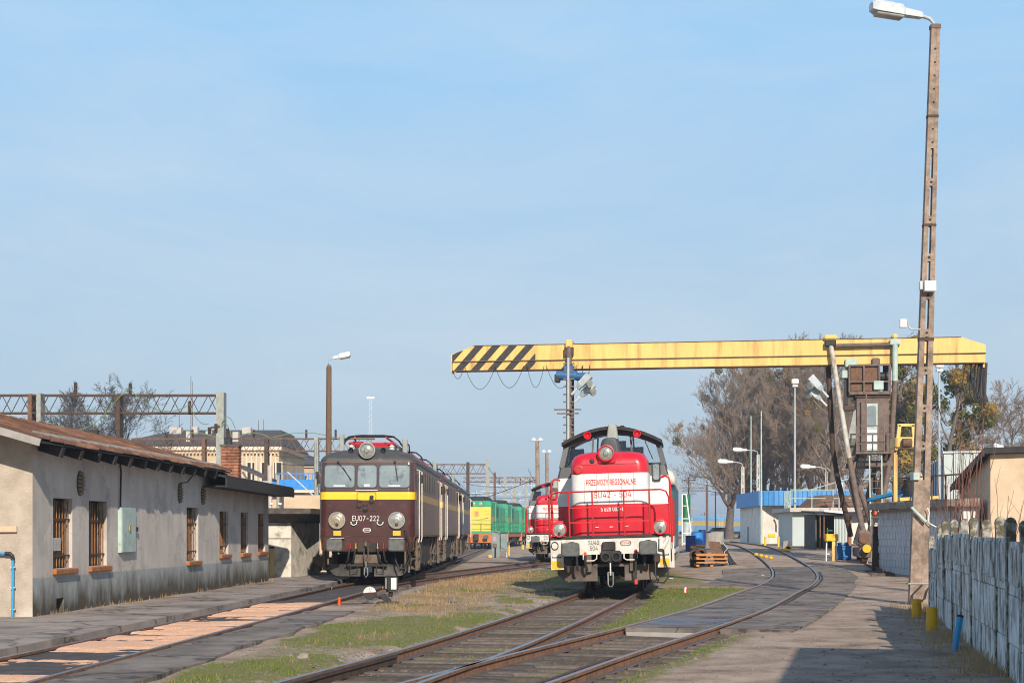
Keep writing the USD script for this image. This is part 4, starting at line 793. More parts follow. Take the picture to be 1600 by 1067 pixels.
    # roof gear: pantographs folded down, boxes, insulators
    for yc in (2.3, L - 2.3):
        b = part(t, 'pantograph', Mb().bb(-.72, .72, yc - .9, yc - .82, 4.42, 4.48).bb(-.72, .72, yc + .82, yc + .9, 4.42, 4.48).bb(-.74, -.66, yc - .9, yc + .9, 4.42, 4.48).bb(.66, .74, yc - .9, yc + .9, 4.42, 4.48).bb(-.6, .6, yc - .2, yc - .1, 4.40, 4.5), 'red_paint')
        part(b, 'lower_arm', Mb().bar((-.66, yc - .7, 4.48), (-.5, yc + 1.3, 4.6), .06).bar((.66, yc - .7, 4.48), (.5, yc + 1.3, 4.6), .06).bar((-.66, yc + .7, 4.5), (-.5, yc - 1.2, 4.62), .05).bar((.66, yc + .7, 4.5), (.5, yc - 1.2, 4.62), .05), 'red_paint')
        part(b, 'collector', Mb().pipe([(-1.0, yc - .9, 4.35), (-.9, yc - .9, 4.52), (-.72, yc - .9, 4.66), (-.4, yc - .9, 4.70), (.4, yc - .9, 4.70), (.72, yc - .9, 4.66), (.9, yc - .9, 4.52), (1.0, yc - .9, 4.35)], .028, 6).pipe([(-.95, yc - .6, 4.40), (-.85, yc - .6, 4.55), (-.68, yc - .6, 4.67), (.68, yc - .6, 4.67), (.85, yc - .6, 4.55), (.95, yc - .6, 4.40)], .028, 6), 'black_box', smooth=50)
        for sx in (-.62, .62):
            for sy in (-.8, .8): part(b, 'insulator', Mb().lathe([(.001, 0), (.10, 0)] + [(.10 if k % 2 else .06, .02 + .04 * k) for k in range(5)] + [(.06, .22), (.001, .22)], (sx * 1.05, yc + sy, 4.2), (0, 0, 1), 12), 'cream' if sx < 0 else 'white_paint', smooth=30)
    part(t, 'roof_post', Mb().bb(-.98, -.84, 1.0, 1.16, 4.1, 4.72, .02), 'galv_post'); part(t, 'roof_post', Mb().bb(.98, 1.14, 1.6, 1.76, 4.0, 4.6, .02), 'galv_post')
    for y0, y1, w, h in ((3.9, 6.0, .75, 4.5), (6.4, 8.4, .85, 4.42), (9.2, 11, .7, 4.5)): part(t, 'roof_box', BB(-w, w, y0, y1, 4.18, h, .06), 'loco_roof')
    part(t, 'roof_cable', Mb().pipe([(.9, 2.0, 4.2), (1.0, 2.6, 4.55), (1.05, 3.6, 4.5), (1.0, 4.4, 4.25)], .025, 5), 'black_box')
    for s in (-1, 1):
        X = s * HW
        for y in (1.15, L - 1.75): 
            d = part(t, 'cab_door', BB(X - s * .012, X + s * .006, y, y + .62, 1.6, 3.55), side); part(d, 'door_window', BB(X + s * .0065, X + s * .012, y + .12, y + .5, 2.98, 3.45), 'window_dark')
            for q in (y - .25, y + 1.0): part(t, 'hand_rail', Mb().pipe([(X, q, 3.58), (X + s * .09, q, 3.56), (X + s * .09, q, 1.42), (X + s * .06, q, 1.28)], .018, 7), 'cream', smooth=50)
            st = part(t, 'cab_steps', BB(X - s * .04, X + s * .05, y - .10, y + .02, .38, 1.4), 'under_brown'); part(st, 'step_side', BB(X - s * .04, X + s * .05, y + .68, y + .78, .38, 1.4), 'under_brown')
            for z in (.42, .74, 1.06): part(st, 'tread', BB(X - s * .16, X + s * .05, y, y + .68, z, z + .035), 'under_brown')
            part(t, 'cab_side_window', BB(X - s * .01, X + s * .008, y - .72 if y < 5 else y + .85, y - .22 if y < 5 else y + 1.35, 2.98, 3.6), 'window_dark')
            part(t, 'mirror', BB(X + s * .05, X + s * .2, y - .24 if y < 5 else y + .84, y - .16 if y < 5 else y + .92, 3.15, 3.42, .02), 'black_box')
        for k in range(6): w = part(t, 'side_window', BB(X - s * .012, X + s * .005, 3.4 + k * 1.32, 4.3 + k * 1.32, 2.98, 3.62), 'window_dark'); part(w, 'frame', BB(X - s * .013, X + s * .0035, 3.34 + k * 1.32, 4.36 + k * 1.32, 2.94, 3.66), 'maroon_side')
        part(t, 'sill_rail', BB(X - s * .03, X + s * .012, .4, L - .4, 1.44, 1.5), 'under_brown')
        for y0, y1, z0 in ((5.3, 6.4, .5), (6.6, 8.2, .42), (8.4, 9.5, .55)): part(t, 'equipment_box', BB(s * .75, s * 1.38, y0, y1, z0, 1.4, .03), 'under_dark')
        for y in (2.4, 4.4, L - 4.4, L - 2.4): part(t, 'support', Mb().rings([np.array([(X - s * .05, y - .18, 1.42), (X - s * .05, y + .18, 1.42), (X - s * .25, y + .18, 1.42), (X - s * .25, y - .18, 1.42)]), np.array([(X - s * .12, y - .04, .75), (X - s * .12, y + .06, .75), (X - s * .25, y + .06, .75), (X - s * .25, y - .04, .75)])]), 'under_brown')
    part(t, 'underframe', BB(-1.15, 1.15, .6, L - .6, .95, 1.44), 'under_dark')
    bogie(t, 3.3, 3.05, r=.61); bogie(t, L - 3.3, 3.05, r=.61)
    return t
def on(f, y): s = float((f(y + .5) - f(y - .5))); return (float(f(y)), y, RT), -math.atan(s)
l, a = (-4.53, 50, RT), -.0095
electric('brown electric locomotive with yellow stripe numbered EU07-222 at the head of the row', l, a)
electric('second electric locomotive in the row, dusty brown with grey upper side', (-4.37, 66.6, RT), a, num=None)
electric('last electric locomotive in the row, grey blue with yellow stripe', (-4.20, 83.2, RT), a, side='blue_side', num=None)

def diesel(label, loc, rz, group=None):
    t = thing('diesel_locomotive', label, 'locomotive', loc, rz, group); L = 13.6
    part(t, 'deck', BB(-1.53, 1.53, .02, L, 1.45, 1.525), 'steel_dark')
    part(t, 'buffer_beam', BB(-1.24, 1.24, -.01, .06, 1.04, 1.44), 'dirty_white')
    part(t, 'beam_top', BB(-1.54, 1.54, -.02, .05, 1.442, 1.50), 'under_dark')
    # nose
    def hood(y0, y1, hw, first=True):
        h0 = [(1.53, hw, y0, y1, .30), (2.33, hw, y0, y1, .30)]; h1 = [(2.331, hw, y0, y1, .30), (3.13, hw, y0, y1, .30)]
        h2 = [(3.131, hw, y0, y1, .30), (3.36, hw, y0, y1, .30), (3.5, hw - .03, y0 + .03, y1, .32), (3.61, hw - .10, y0 + .10, y1, .34), (3.68, hw - .22, y0 + .22, y1, .36), (3.71, hw - .42, y0 + .42, y1, .36), (3.715, .2, y0 + .8, y1 - .2, .1)]
        h = part(t, 'hood', shell(h0), 'red_paint', smooth=40); part(h, 'white_band', shell(h1), 'white_paint', smooth=40); part(h, 'hood_top', shell(h2), 'red_paint', smooth=50)
        return h
    h = hood(.55, 2.7, 1.01)
    for k in range(5): part(h, 'panel_seam', BB(-.66 + k * .32, -.652 + k * .32, 0.544, .56, 2.34, 3.13), 'plough')
    for z in (3.13, 2.33): pass
    part(h, 'seam', Mb().bb(-.72, .72, 0.543, .56, 3.362, 3.372), 'rust_dark')
    part(h, 'lettering', text(Mb(), 'PRZEWOZY REGIONALNE', .04, 2.83, 0.549, .145, .53, True), 'red_text')
    part(h, 'number', text(Mb(), 'SU42 - 504', .07, 2.50, 0.549, .16, .78), 'red_text')
    part(h, 'inventory_number', text(Mb(), '5 620 003-8', .06, 2.15, 0.549, .11, .64, True), 'white_paint')
    for x, z in ((-.35, 1.73), (0.02, 1.73), (.42, 1.74), (-.35, 1.86), (.42, 1.98)): part(h, 'latch', BB(x - .045, x + .045, 0.535, .55, z, z + .02), 'dirty_white')
    part(h, 'panel_edge', Mb().bb(-.6, .62, 0.543, .55, 1.98, 1.99).bb(.02, .03, 0.542, .55, 1.85, 2.08), 'red_rail')
    headlight(t, -.06, 3.65, .62, .215, 'red_paint', 'lens', .22, bulb=False); part(t, 'lamp_bracket', BB(-.3, .18, .51, 1.15, 3.36, 3.64, .05), 'red_paint')
    part(t, 'marker_lamp', Mb().lathe([(.001, 0), (.12, 0), (.115, .03), (.07, .035), (.07, .02), (.001, .02)], (-.79, .55, 3.25), n=20), 'red_paint', smooth=35)
    part(t, 'whistle', Mb().lathe([(.001, -.1), (.065, -.1), (.07, .02), (.05, .05), (.001, .06)], (-.44, .59, 3.45), n=14), 'black_box', smooth=40)
    for s in (-1, 1):
        headlight(t, s * 1.29, 1.695, .0, .192, 'red_paint', 'lens', .12); part(t, 'lamp_stand', BB(s * 1.29 - .1, s * 1.29 + .1, .02, .12, 1.88, 1.93), 'red_rail')
        buffer_(t, s * .98, 1.185, .46, .35); plough(t, s * .35, s * 1.42, .36, .76, 'plough', s)
    # exhaust fairing ahead of the cab
    V = [ring3(rrect(-.22 - e, .22 + e - .02, 1.7, 2.4, .12, 4), z) for z, e in ((3.6, .08), (3.95, .05), (4.08, .0), (4.12, -.08))]
    part(t, 'exhaust_fairing', Mb().rings(V), 'cab_grey', smooth=40)
    part(t, 'exhaust_stack', Mb().rings([ring3(rrect(-.12, .20, 1.95, 2.4, .06, 3), 4.1), ring3(rrect(-.06, .15, 2.02, 2.4, .05, 3), 4.5)]), 'galv_post', smooth=35)
    # cab
    cy0, cy1 = 2.45, 5.05
    cw = lambda z: 1.51 - .23 * float(np.clip((z - 3.1) / .95, 0, 1)); cf = lambda z: cy0 + .18 * float(np.clip((z - 3.1) / .95, 0, 1)); cr = lambda z: cy1 - .18 * float(np.clip((z - 3.1) / .95, 0, 1))
    part(t, 'cab', shell([(1.53, 1.51, cy0, cy1, .06), (2.33, 1.51, cy0, cy1, .06)]), 'red_paint', smooth=40)
    part(t, 'cab_white_band', shell([(2.331, 1.51, cy0, cy1, .06), (3.10, 1.51, cy0, cy1, .06)]), 'white_paint', smooth=40)
    part(t, 'cab_waist', shell([(3.101, 1.51, cy0, cy1, .06), (3.40, cw(3.4), cf(3.4), cr(3.4), .06)]), 'cab_grey', smooth=40)
    def roofz(x): return 4.03 + .40 * (1 - (abs(x) / 1.34) ** 1.9)
    for s in (-1, 1):
        for yy, fn in ((0, cf), (1, cr)):
            part(t, 'cab_pillar', Mb().bar((s * (cw(3.38) - .05), fn(3.38) + (.05 if not yy else -.05), 3.38), (s * (cw(4.05) - .05), fn(4.05) + (.05 if not yy else -.05), 4.06), .14, .12), 'cab_grey')
            part(t, 'window_bar', Mb().bar((s * .56, fn(3.38) + (.03 if not yy else -.03), 3.4), (s * .5, fn(4.3) + (.03 if not yy else -.03), 4.30), .05, .05), 'cab_grey')
        part(t, 'cab_pillar', Mb().bar((s * (cw(3.38) - .04), 3.75, 3.38), (s * (cw(4.05) - .04), 3.75, 4.06), .08, .08), 'cab_grey')
    for fn, q in ((cf, 1), (cr, -1)):
        xh = np.linspace(-1.28, 1.28, 15); part(t, 'front_header' if q > 0 else 'rear_header', Mb().rings([np.array([(x, fn(4.05), roofz(x) - (.17 if q > 0 else .05)), (x, fn(4.05), roofz(x) - .02), (x, fn(4.05) + q * .06, roofz(x) - .02), (x, fn(4.05) + q * .06, roofz(x) - (.17 if q > 0 else .05))]) for x in xh]), 'cab_grey')
        for s in (-1, 1):
            o = [(s * .10, 3.42), (s * (cw(3.42) - .1), 3.42), (s * (cw(3.95) - .09), 3.93), (s * 1.0, roofz(1.0) - .165), (s * .5, roofz(.5) - .165), (s * .10, roofz(.1) - .165)] if q > 0 else [(s * .10, 3.42), (s * (cw(3.42) - .1), 3.42), (s * (cw(3.95) - .09), 3.93), (s * 1.0, roofz(1.0) - .06), (s * .5, roofz(.5) - .06), (s * .10, roofz(.1) - .06)]
            part(t, 'windscreen' if q > 0 else 'rear_window', Mb().prism(o, lambda a, b: (a, fn(b) + q * .035, b), lambda a, b: (a, fn(b) + q * .043, b)), 'cab_glass')
    for s in (-1, 1):
        o = [(cy0 + .12, 3.42), (cy1 - .12, 3.42), (cy1 - .3, 4.0), (cy0 + .3, 4.0)]; part(t, 'side_window', Mb().prism(o, lambda a, b: (s * (cw(b) - .04), a, b), lambda a, b: (s * (cw(b) - .032), a, b)), 'cab_glass')
    xs = np.linspace(-1.36, 1.36, 21); V = [np.array([(x, cy0 - .12, roofz(x) - .045), (x, cy0 - .12, roofz(x) + .02), (x, cy0 - .08, roofz(x) + .045), (x, cy1 + .08, roofz(x) + .045), (x, cy1 + .12, roofz(x) + .02), (x, cy1 + .12, roofz(x) - .045)]) for x in xs]
    part(t, 'cab_roof', Mb().rings(V), 'roof_black', smooth=30)
    part(t, 'cab_ceiling', Mb().rings([np.array([(x, cy0 + .25, roofz(x) - .06), (x, cy0 + .25, roofz(x) - .047), (x, cy1 - .25, roofz(x) - .047), (x, cy1 - .25, roofz(x) - .06)]) for x in xs[1:-1]]), 'white_paint')
    part(t, 'roof_edge', Mb().pipe([(x, cy0 - .12, roofz(x) + .035) for x in xs], .007, 5), 'rust_dark')
    for x in (-.64, .70): part(t, 'horn', Mb().lathe([(.001, -.25), (.03, -.25), (.04, 0), (.105, .10), (.09, .10), (.03, .0)], (x, cy0 - .12, 4.24), n=16), 'red_paint', smooth=35)
    part(t, 'roof_ventilator', Mb().box((.25, 3.6, 4.50), (.14, .2, .12), ch=.03), 'black_box')
    sw = part(t, 'cab_front_window', fplate(1.06, 1.30, 2.93, 3.46, .07, lambda z: cf(z), .0, .03), 'rubber'); part(sw, 'pane', fplate(1.10, 1.26, 2.99, 3.41, .05, lambda z: cf(z), .031, .006), 'window_pale')
    part(t, 'cab_interior', Mb().bb(-1.3, 1.3, cy0 + 1.0, cy1 - .8, 3.3, 3.5).bb(-.95, -.35, cy0 + .3, cy0 + .8, 3.3, 3.72).bb(-1.25, -.85, cy0 + 1.2, cy0 + 1.5, 3.3, 3.95).bb(.3, .8, cy1 - .9, cy1 - .5, 3.3, 3.98).bb(-.3, .3, cy1 - .3, cy1 - .2, 3.3, 4.2), 'interior')
    part(t, 'wiper', Mb().bar((-1.12, cf(3.9) - .05, 3.95), (-1.2, cf(3.6) - .03, 3.5), .02, .02).bar((.9, cf(4) - .05, 4.05), (1.1, cf(3.6) - .03, 3.55), .02, .02), 'black_box')
    # long hood behind
    hood(5.06, 13.0, 1.0)
    # hand rails round the deck
    Z3, Z2, Z1 = 2.66, 2.25, 1.87; X = 1.54
    hr = part(t, 'hand_rail', Mb().pipe([(-X, .03, 1.5), (-X, .03, Z3 - .2), (-X + .06, .03, Z3 - .05), (-X + .2, .03, Z3), (X - .22, .03, Z3), (X - .08, .03, Z3 - .05), (X - .02, .03, Z3 - .2), (X, .03, Z3 - .5), (X, .03, 1.5)], .022, 7), 'red_rail', smooth=50)
    for z in (Z2, Z1): part(hr, 'cross_rail', Mb().bar((-1.03, .03, z), (1.03, .03, z), .03, .03), 'red_rail')
    for x in (-1.03, -.43, .38, 1.03): part(hr, 'rail_post', Mb().tube((x, .03, 1.5), (x, .03, Z3), .022, n=7), 'red_rail', smooth=50)
    for s in (-1, 1):
        for y in (.45, 1.0): part(t, 'grab_rail', Mb().pipe([(s * 1.55, y, 1.5), (s * 1.56, y, 2.85), (s * 1.53, y, 2.98), (s * 1.44, y + .02, 3.04), (s * 1.32, y + .05, 3.0)] if y > .5 else [(s * 1.58, y, 1.3), (s * 1.58, y, 2.5)], .03, 7), 'red_rail', smooth=50)
        sr = part(t, 'side_rail', Mb().pipe([(s * 1.53, 6.0, 2.6), (s * 1.53, L - .4, 2.6), (s * 1.53, L - .3, 1.5)], .022, 6), 'red_rail')
        for k in range(8): part(sr, 'rail_post', Mb().tube((s * 1.53, 6.0 + k, 1.5), (s * 1.53, 6.0 + k, 2.6), .022, n=6), 'red_rail')
        part(sr, 'cross_rail', Mb().bar((s * 1.53, 6, 2.1), (s * 1.53, L - .4, 2.1), .025, .025), 'red_rail')
        st = part(t, 'corner_step', BB(s * 1.20, s * 1.535, .0, .05, .67, 1.442, .008), 'dirty_white')
        part(st, 'yellow_panel', BB(s * 1.27, s * 1.505, -.008, .0, .70, .90), 'yellow_paint'); part(st, 'slot', Mb().pipe([(s * 1.27, -.012, 1.02), (s * 1.27, -.012, .99), (s * 1.49, -.012, .99), (s * 1.49, -.012, 1.02)], .012, 5), 'black_box')
        part(st, 'side_plate', BB(s * 1.505, s * 1.535, .05, .75, .67, 1.442), 'dirty_white')
        for z in (.7, 1.07): part(st, 'tread', BB(s * 1.25, s * 1.51, .05, .7, z, z + .03), 'under_dark')
        st2 = part(t, 'cab_step', BB(s * 1.45, s * 1.58, 5.1, 5.8, .55, 1.442), 'dirty_white')
        for z in (.6, .9, 1.2): part(st2, 'tread', BB(s * 1.3, s * 1.585, 5.12, 5.78, z, z + .03), 'under_dark')
        part(t, 'side_sill', BB(s * 1.50, s * 1.55, .8, L - .2, 1.12, 1.44), 'dirty_white')
        for k in range(9): part(t, 'frame_rib', BB(s * 1.42, s * 1.52, 1.6 + k * .38, 1.72 + k * .38, .75, 1.1), 'under_dark')
    for x, z in ((-1.5, 1.27),): part(t, 'wire_loop', Mb().pipe([(-1.42 + .09 * math.cos(a), -.02, 1.29 + .10 * math.sin(a)) for a in np.linspace(0, 6.28, 14)], .012, 5), 'black_box')
    for dx, rr in ((1.30, 0), (1.47, .5)): part(t, 'cable_coupler', Mb().tube((dx, -.06, 1.40), (dx - rr * .28, -.10, 1.14), .055, .06, n=10).tube((dx, -.06, 1.40), (dx, .0, 1.42), .06, n=10), 'dirty_white', smooth=40)
    part(t, 'cable_coupler', Mb().tube((-1.2, -.05, 1.38), (-1.2, -.06, 1.12), .05, n=10), 'dirty_white', smooth=40)
    part(t, 'plate_number', text(text(Mb(), 'SU42', -.42, 1.29, -.011, .11, .74), '504', -.42, 1.145, -.011, .11, .74), 'black_box')
    m = Mb(); ang = np.linspace(0, 2 * math.pi, 25)
    m.pipe([(.40 + .13 * math.copysign(abs(math.cos(a)) ** .6, math.cos(a)), -.014, 1.315 + .062 * math.copysign(abs(math.sin(a)) ** .6, math.sin(a))) for a in ang], .009, 5); b = part(t, 'oval_badge', m, 'plough_grey'); part(b, 'badge_lettering', text(Mb(), 'POZNAŃ', .40, 1.29, -.012, .05, 1.0, True, .003), 'red_text')
    c = part(t, 'coupling_box', BB(-.20, .14, -.16, 0, 1.12, 1.36, .03), 'under_dark'); part(c, 'socket_body', BB(-.25, .29, -.24, 0, .82, 1.13, .05), 'under_dark')
    for x in (-.11, .16): part(c, 'socket_ring', Mb().lathe([(.10, 0), (.115, .0), (.115, .05), (.09, .05), (.085, .0)], (x, -.24, .97), n=18), 'steel_dark', smooth=30)
    part(c, 'shackle', Mb().pipe([(-.065, -.24, .58), (-.065, -.24, .28), (-.03, -.24, .22), (.03, -.24, .22), (.065, -.24, .28), (.065, -.24, .58), (-.065, -.24, .58)], .021, 7).tube((0, -.22, .82), (0, -.24, .5), .03, n=7), 'steel', smooth=50)
    for s in (-1, 1): part(t, 'guard_bar', Mb().pipe([(s * .52 - .17, -.05, 1.05), (s * .52 - .17, -.12, .93), (s * .52 - .10, -.12, .885), (s * .52 + .10, -.12, .885), (s * .52 + .17, -.12, .93), (s * .52 + .17, -.05, 1.05)], .018, 6), 'cream', smooth=50)
    part(t, 'lower_bar', BB(-.62, .62, .1, .16, .72, .79), 'plough')
    hose(t, [(-.64, -.03, 1.02), (-.64, -.14, .98), (-.63, -.16, .8), (-.60, -.1, .62)], .036, tap='orange_plastic'); hose(t, [(-.86, -.03, 1.0), (-.86, -.12, .94), (-.85, -.12, .7), (-.83, -.1, .64)], .036, tap='under_dark')
    h = hose(t, [(.66, -.03, 1.06), (.66, -.16, 1.0), (.645, -.18, .7), (.63, -.18, .4), (.64, -.18, .34)], .032, tap='red_signal'); part(h, 'coupling_head', Mb().box((.645, -.2, .32), (.09, .08, .14), ch=.02), 'red_signal')
    hose(t, [(.88, -.03, 1.0), (.88, -.12, .92), (.87, -.12, .72)], .036, tap='under_dark'); part(t, 'cable_socket', BB(1.10, 1.27, -.14, 0, .80, 1.02, .03), 'under_dark')
    hose(t, [(1.14, -.14, .86), (1.14, -.18, .5), (1.2, -.2, .3), (1.35, -.2, .28), (1.46, -.18, .42), (1.46, -.15, .6), (1.38, -.1, .85), (1.36, -.05, 1.1)], .022, name='jumper_cable')
    part(t, 'cable_socket', BB(-1.18, -.98, -.1, 0, .72, .98, .03).tube((-1.08, -.14, .74), (-1.08, -.16, .6), .05, .03, n=8), 'under_dark')
    for s in (-1, 1): part(t, 'plough_bracket', BB(s * .55 - .06, s * .55 + .06, .0, .1, .6, 1.04), 'plough')
    part(t, 'underframe', BB(-1.3, 1.3, .3, L - .3, 1.0, 1.44), 'under_dark'); part(t, 'fuel_tank', BB(-1.35, 1.35, 5.4, 8.2, .35, 1.0, .06), 'under_dark')
    bogie(t, 3.1, 2.6, 1.12, .55); bogie(t, L - 3.1, 2.6, 1.12, .55)
    return t
dz = diesel('red and white diesel locomotive lettered PRZEWOZY REGIONALNE in the foreground, black sloping cab', (2.55, 41.0, RT), -.11)
rx = UsdGeom.Xformable(stage.GetPrimAtPath(dz.path)); rx.AddRotateYOp().Set(-1.6)
dup(dz, 'diesel_locomotive', 'farther red and white diesel locomotive partly hidden behind the near red one', (2.33, 90.0, RT), -.055)
rc = thing('rail_car', 'teal rail vehicle with rounded rusty cream roof behind the near red engine', 'rail vehicle', (4.42, 57.5, RT), -.115)
part(rc, 'body', shell([(1.0, 1.42, 0, 12, .35), (3.3, 1.42, 0, 12, .35)]), 'teal', smooth=40)
part(rc, 'roof', shell([(3.301, 1.43, 0, 12, .35), (3.6, 1.43, 0, 12, .35), (3.78, 1.33, .1, 11.9, .4), (3.92, 1.05, .35, 11.7, .45), (3.98, .6, .7, 11.3, .4)]), 'cream', smooth=50)
for x0, x1 in ((-1.1, -.2), (.2, 1.1)): part(rc, 'window', BB(x0, x1, -.008, .0, 2.6, 3.2), 'window_dark')
part(rc, 'side_sill', BB(-1.44, 1.44, -.04, 12, .85, 1.0), 'dirty_white'); bogie(rc, 2.4, 2.4); bogie(rc, 9.6, 2.4)

def green(label, loc, rz, nose):
    t = thing('green_locomotive', label, 'locomotive', loc, rz); L = 16.5
    part(t, 'deck', BB(-1.56, 1.56, 0, L, 1.50, 1.64), 'green_loco'); part(t, 'buffer_beam', BB(-1.5, 1.5, -.02, .2, .55, 1.49), 'orange_loco')
    for s in (-1, 1): buffer_(t, s * .98, 1.1, .46, .36)
    part(t, 'coupler', BB(-.25, .25, -.4, 0, .75, 1.4, .05), 'under_dark'); part(t, 'valve', BB(-.1, .1, -.1, 0, .5, .8), 'under_dark')
    part(t, 'side_beam', BB(-1.5, 1.5, .2, L - .2, 1.05, 1.49), 'orange_loco')
    part(t, 'nose', shell([(1.65, 1.42, .7, 4.0, .12), (4.05, 1.42, .7, 4.0, .12)]), 'green_loco'); 
    part(t, 'nose_front', BB(-1.33, 1.33, .68, .70, 1.68, 4.03), nose)
    part(t, 'nose_top', shell([(4.051, 1.43, .66, 4.0, .15), (4.45, 1.43, .66, 4.0, .15), (4.6, 1.2, .8, 4.0, .2)]), 'green_loco')
    for k in range(6): part(t, 'ladder_rung', BB(.75, 1.25, .64, .665, 1.9 + k * .35, 1.94 + k * .35), nose)
    part(t, 'vent', BB(-.3, .25, .668, .679, 3.1, 3.6), 'crane_yellow')
    for x in (-.35, .35): headlight(t, x, 4.28, .66, .16, 'white_paint', 'lens', .08, bulb=False)
    part(t, 'coal_black_roof', shell([(4.6, 1.25, 1.2, 4.4, .2), (5.0, .9, 1.6, 4.4, .3), (5.05, .5, 2, 4.2, .2)]), 'roof_black')
    part(t, 'cab', shell([(1.65, 1.54, 4.0, 6.6, .08), (4.25, 1.54, 4.0, 6.6, .08), (4.6, 1.3, 4.0, 6.6, .1)]), 'green_loco')
    part(t, 'long_hood', shell([(1.65, 1.30, 6.6, 15.8, .1), (4.0, 1.30, 6.6, 15.8, .1), (4.4, 1.0, 6.6, 15.7, .1)]), 'green_loco')
    for s in (-1, 1):
        w = part(t, 'cab_window', BB(s * 1.53, s * 1.548, 4.4, 5.9, 3.0, 4.05), 'window_dark'); part(t, 'side_band', BB(s * 1.41, s * 1.43, 1.0, 3.9, 2.6, 3.1), 'yellow_dusty'); part(t, 'side_band', BB(s * 1.29, s * 1.31, 6.7, 15.7, 2.6, 3.1), 'yellow_dusty')
        hr = part(t, 'hand_rail', Mb().bar((s * 1.54, .1, 2.6), (s * 1.54, L - .1, 2.6), .04, .04).bar((s * 1.54, .1, 2.1), (s * 1.54, L - .1, 2.1), .03, .03), 'green_loco')
        for k in range(13): part(hr, 'rail_post', BB(s * 1.52, s * 1.56, .1 + k * 1.35, .14 + k * 1.35, 1.64, 2.6), 'green_loco')
        part(t, 'tank', BB(s * .9, s * 1.45, 6, 10.5, .45, 1.05, .05), 'under_dark')
        for k in range(6): part(t, 'hood_door', BB(s * 1.295, s * 1.315, 7 + k * 1.4, 8.1 + k * 1.4, 1.8, 3.9), 'green_loco')
    part(t, 'front_rail', Mb().bar((-1.54, .05, 2.7), (1.54, .05, 2.7), .04).bar((-1.54, .05, 2.2), (1.54, .05, 2.2), .03).bar((-1.54, .05, 1.6), (-1.54, .05, 2.7), .04).bar((1.54, .05, 1.6), (1.54, .05, 2.7), .04).bar((.5, .05, 1.6), (.5, .05, 2.7), .04).bar((-.5, .05, 1.6), (-.5, .05, 2.7), .04), 'green_loco')
    part(t, 'fan_housing', Mb().lathe([(.001, 0), (.8, 0), (.8, .25), (.6, .3), (.001, .3)], (0, 11.5, 4.38), (0, 0, 1), 20), 'galv'); part(t, 'exhaust', BB(-.4, .4, 8, 8.9, 4.35, 4.75, .05), 'black_box')
    part(t, 'underframe', BB(-1.2, 1.2, .4, L - .4, .8, 1.5), 'under_dark'); bogie(t, 3.2, 3.7); bogie(t, L - 3.2, 3.7)
    return t
a5 = -math.atan(.0895)
for k, lb in enumerate(('green diesel locomotive with plain yellow nose and orange beam at the left', 'green locomotive with pale grey roof behind the yellow nosed one', 'last green locomotive of the far row, beside the second red engine')):
    y = 154 + 17.6 * k; green(lb, (float(T5(y)) + .15, y, RT - .02), a5, 'yellow_loco' if k == 0 else 'green_loco')
# ---------------------------------------------------------------- gantry crane
BDIR = np.array([22.4, -3.5, 0]); BL = np.linalg.norm(BDIR); BD = BDIR / BL; BN = np.array([BD[1], -BD[0], 0])   # BN points towards the camera
B0 = np.array([-2.6, 70.5, 0.0]); RB = np.stack([BD, -BN, [0, 0, 1.0]], 1)
def K(s, o, z): return B0 + BD * s + BN * o + np.array([0, 0, z])
def kbox(s0, s1, o0, o1, z0, z1, ch=0.0, mb=None): return (mb or Mb()).box(K((s0 + s1) / 2, (o0 + o1) / 2, (z0 + z1) / 2), (abs(s1 - s0), abs(o1 - o0), abs(z1 - z0)), R=RB, ch=ch)
def ks(px): k = (px - 800) / FPX; return (k * B0[1] - B0[0]) / (BD[0] - k * BD[1])
cr = thing('gantry_crane', 'yellow gantry crane with black hazard stripes on its left end', 'crane', K(ks(1350), 0, .4), world=True)
ZB, ZM, ZT = 8.75, 9.14, 9.82
o = [(0, ZM), (0, 9.45), (.95, ZT - .01), (BL - .98, ZT - .01), (BL, 9.48), (BL, ZM)]
part(cr, 'girder', Mb().prism(o, lambda a, b: K(a, .30, b), lambda a, b: K(a, -.30, b)), 'crane_yellow')
part(cr, 'lower_girder', kbox(.03, BL - .02, -.26, .26, ZB, ZM - .006), 'crane_yellow')
part(cr, 'girder_flange', kbox(.0, BL, -.33, .33, ZM - .02, ZM + .012), 'rust_grey'); part(cr, 'girder_flange', kbox(.1, BL - .1, -.29, .29, ZB - .03, ZB + .002), 'rust'); part(cr, 'top_flange', kbox(.98, BL - 1.0, -.33, .33, ZT - .012, ZT + .012), 'rust')
part(cr, 'end_plate', kbox(-.03, 0, -.32, .32, ZB - .1, 9.45), 'crane_yellow')
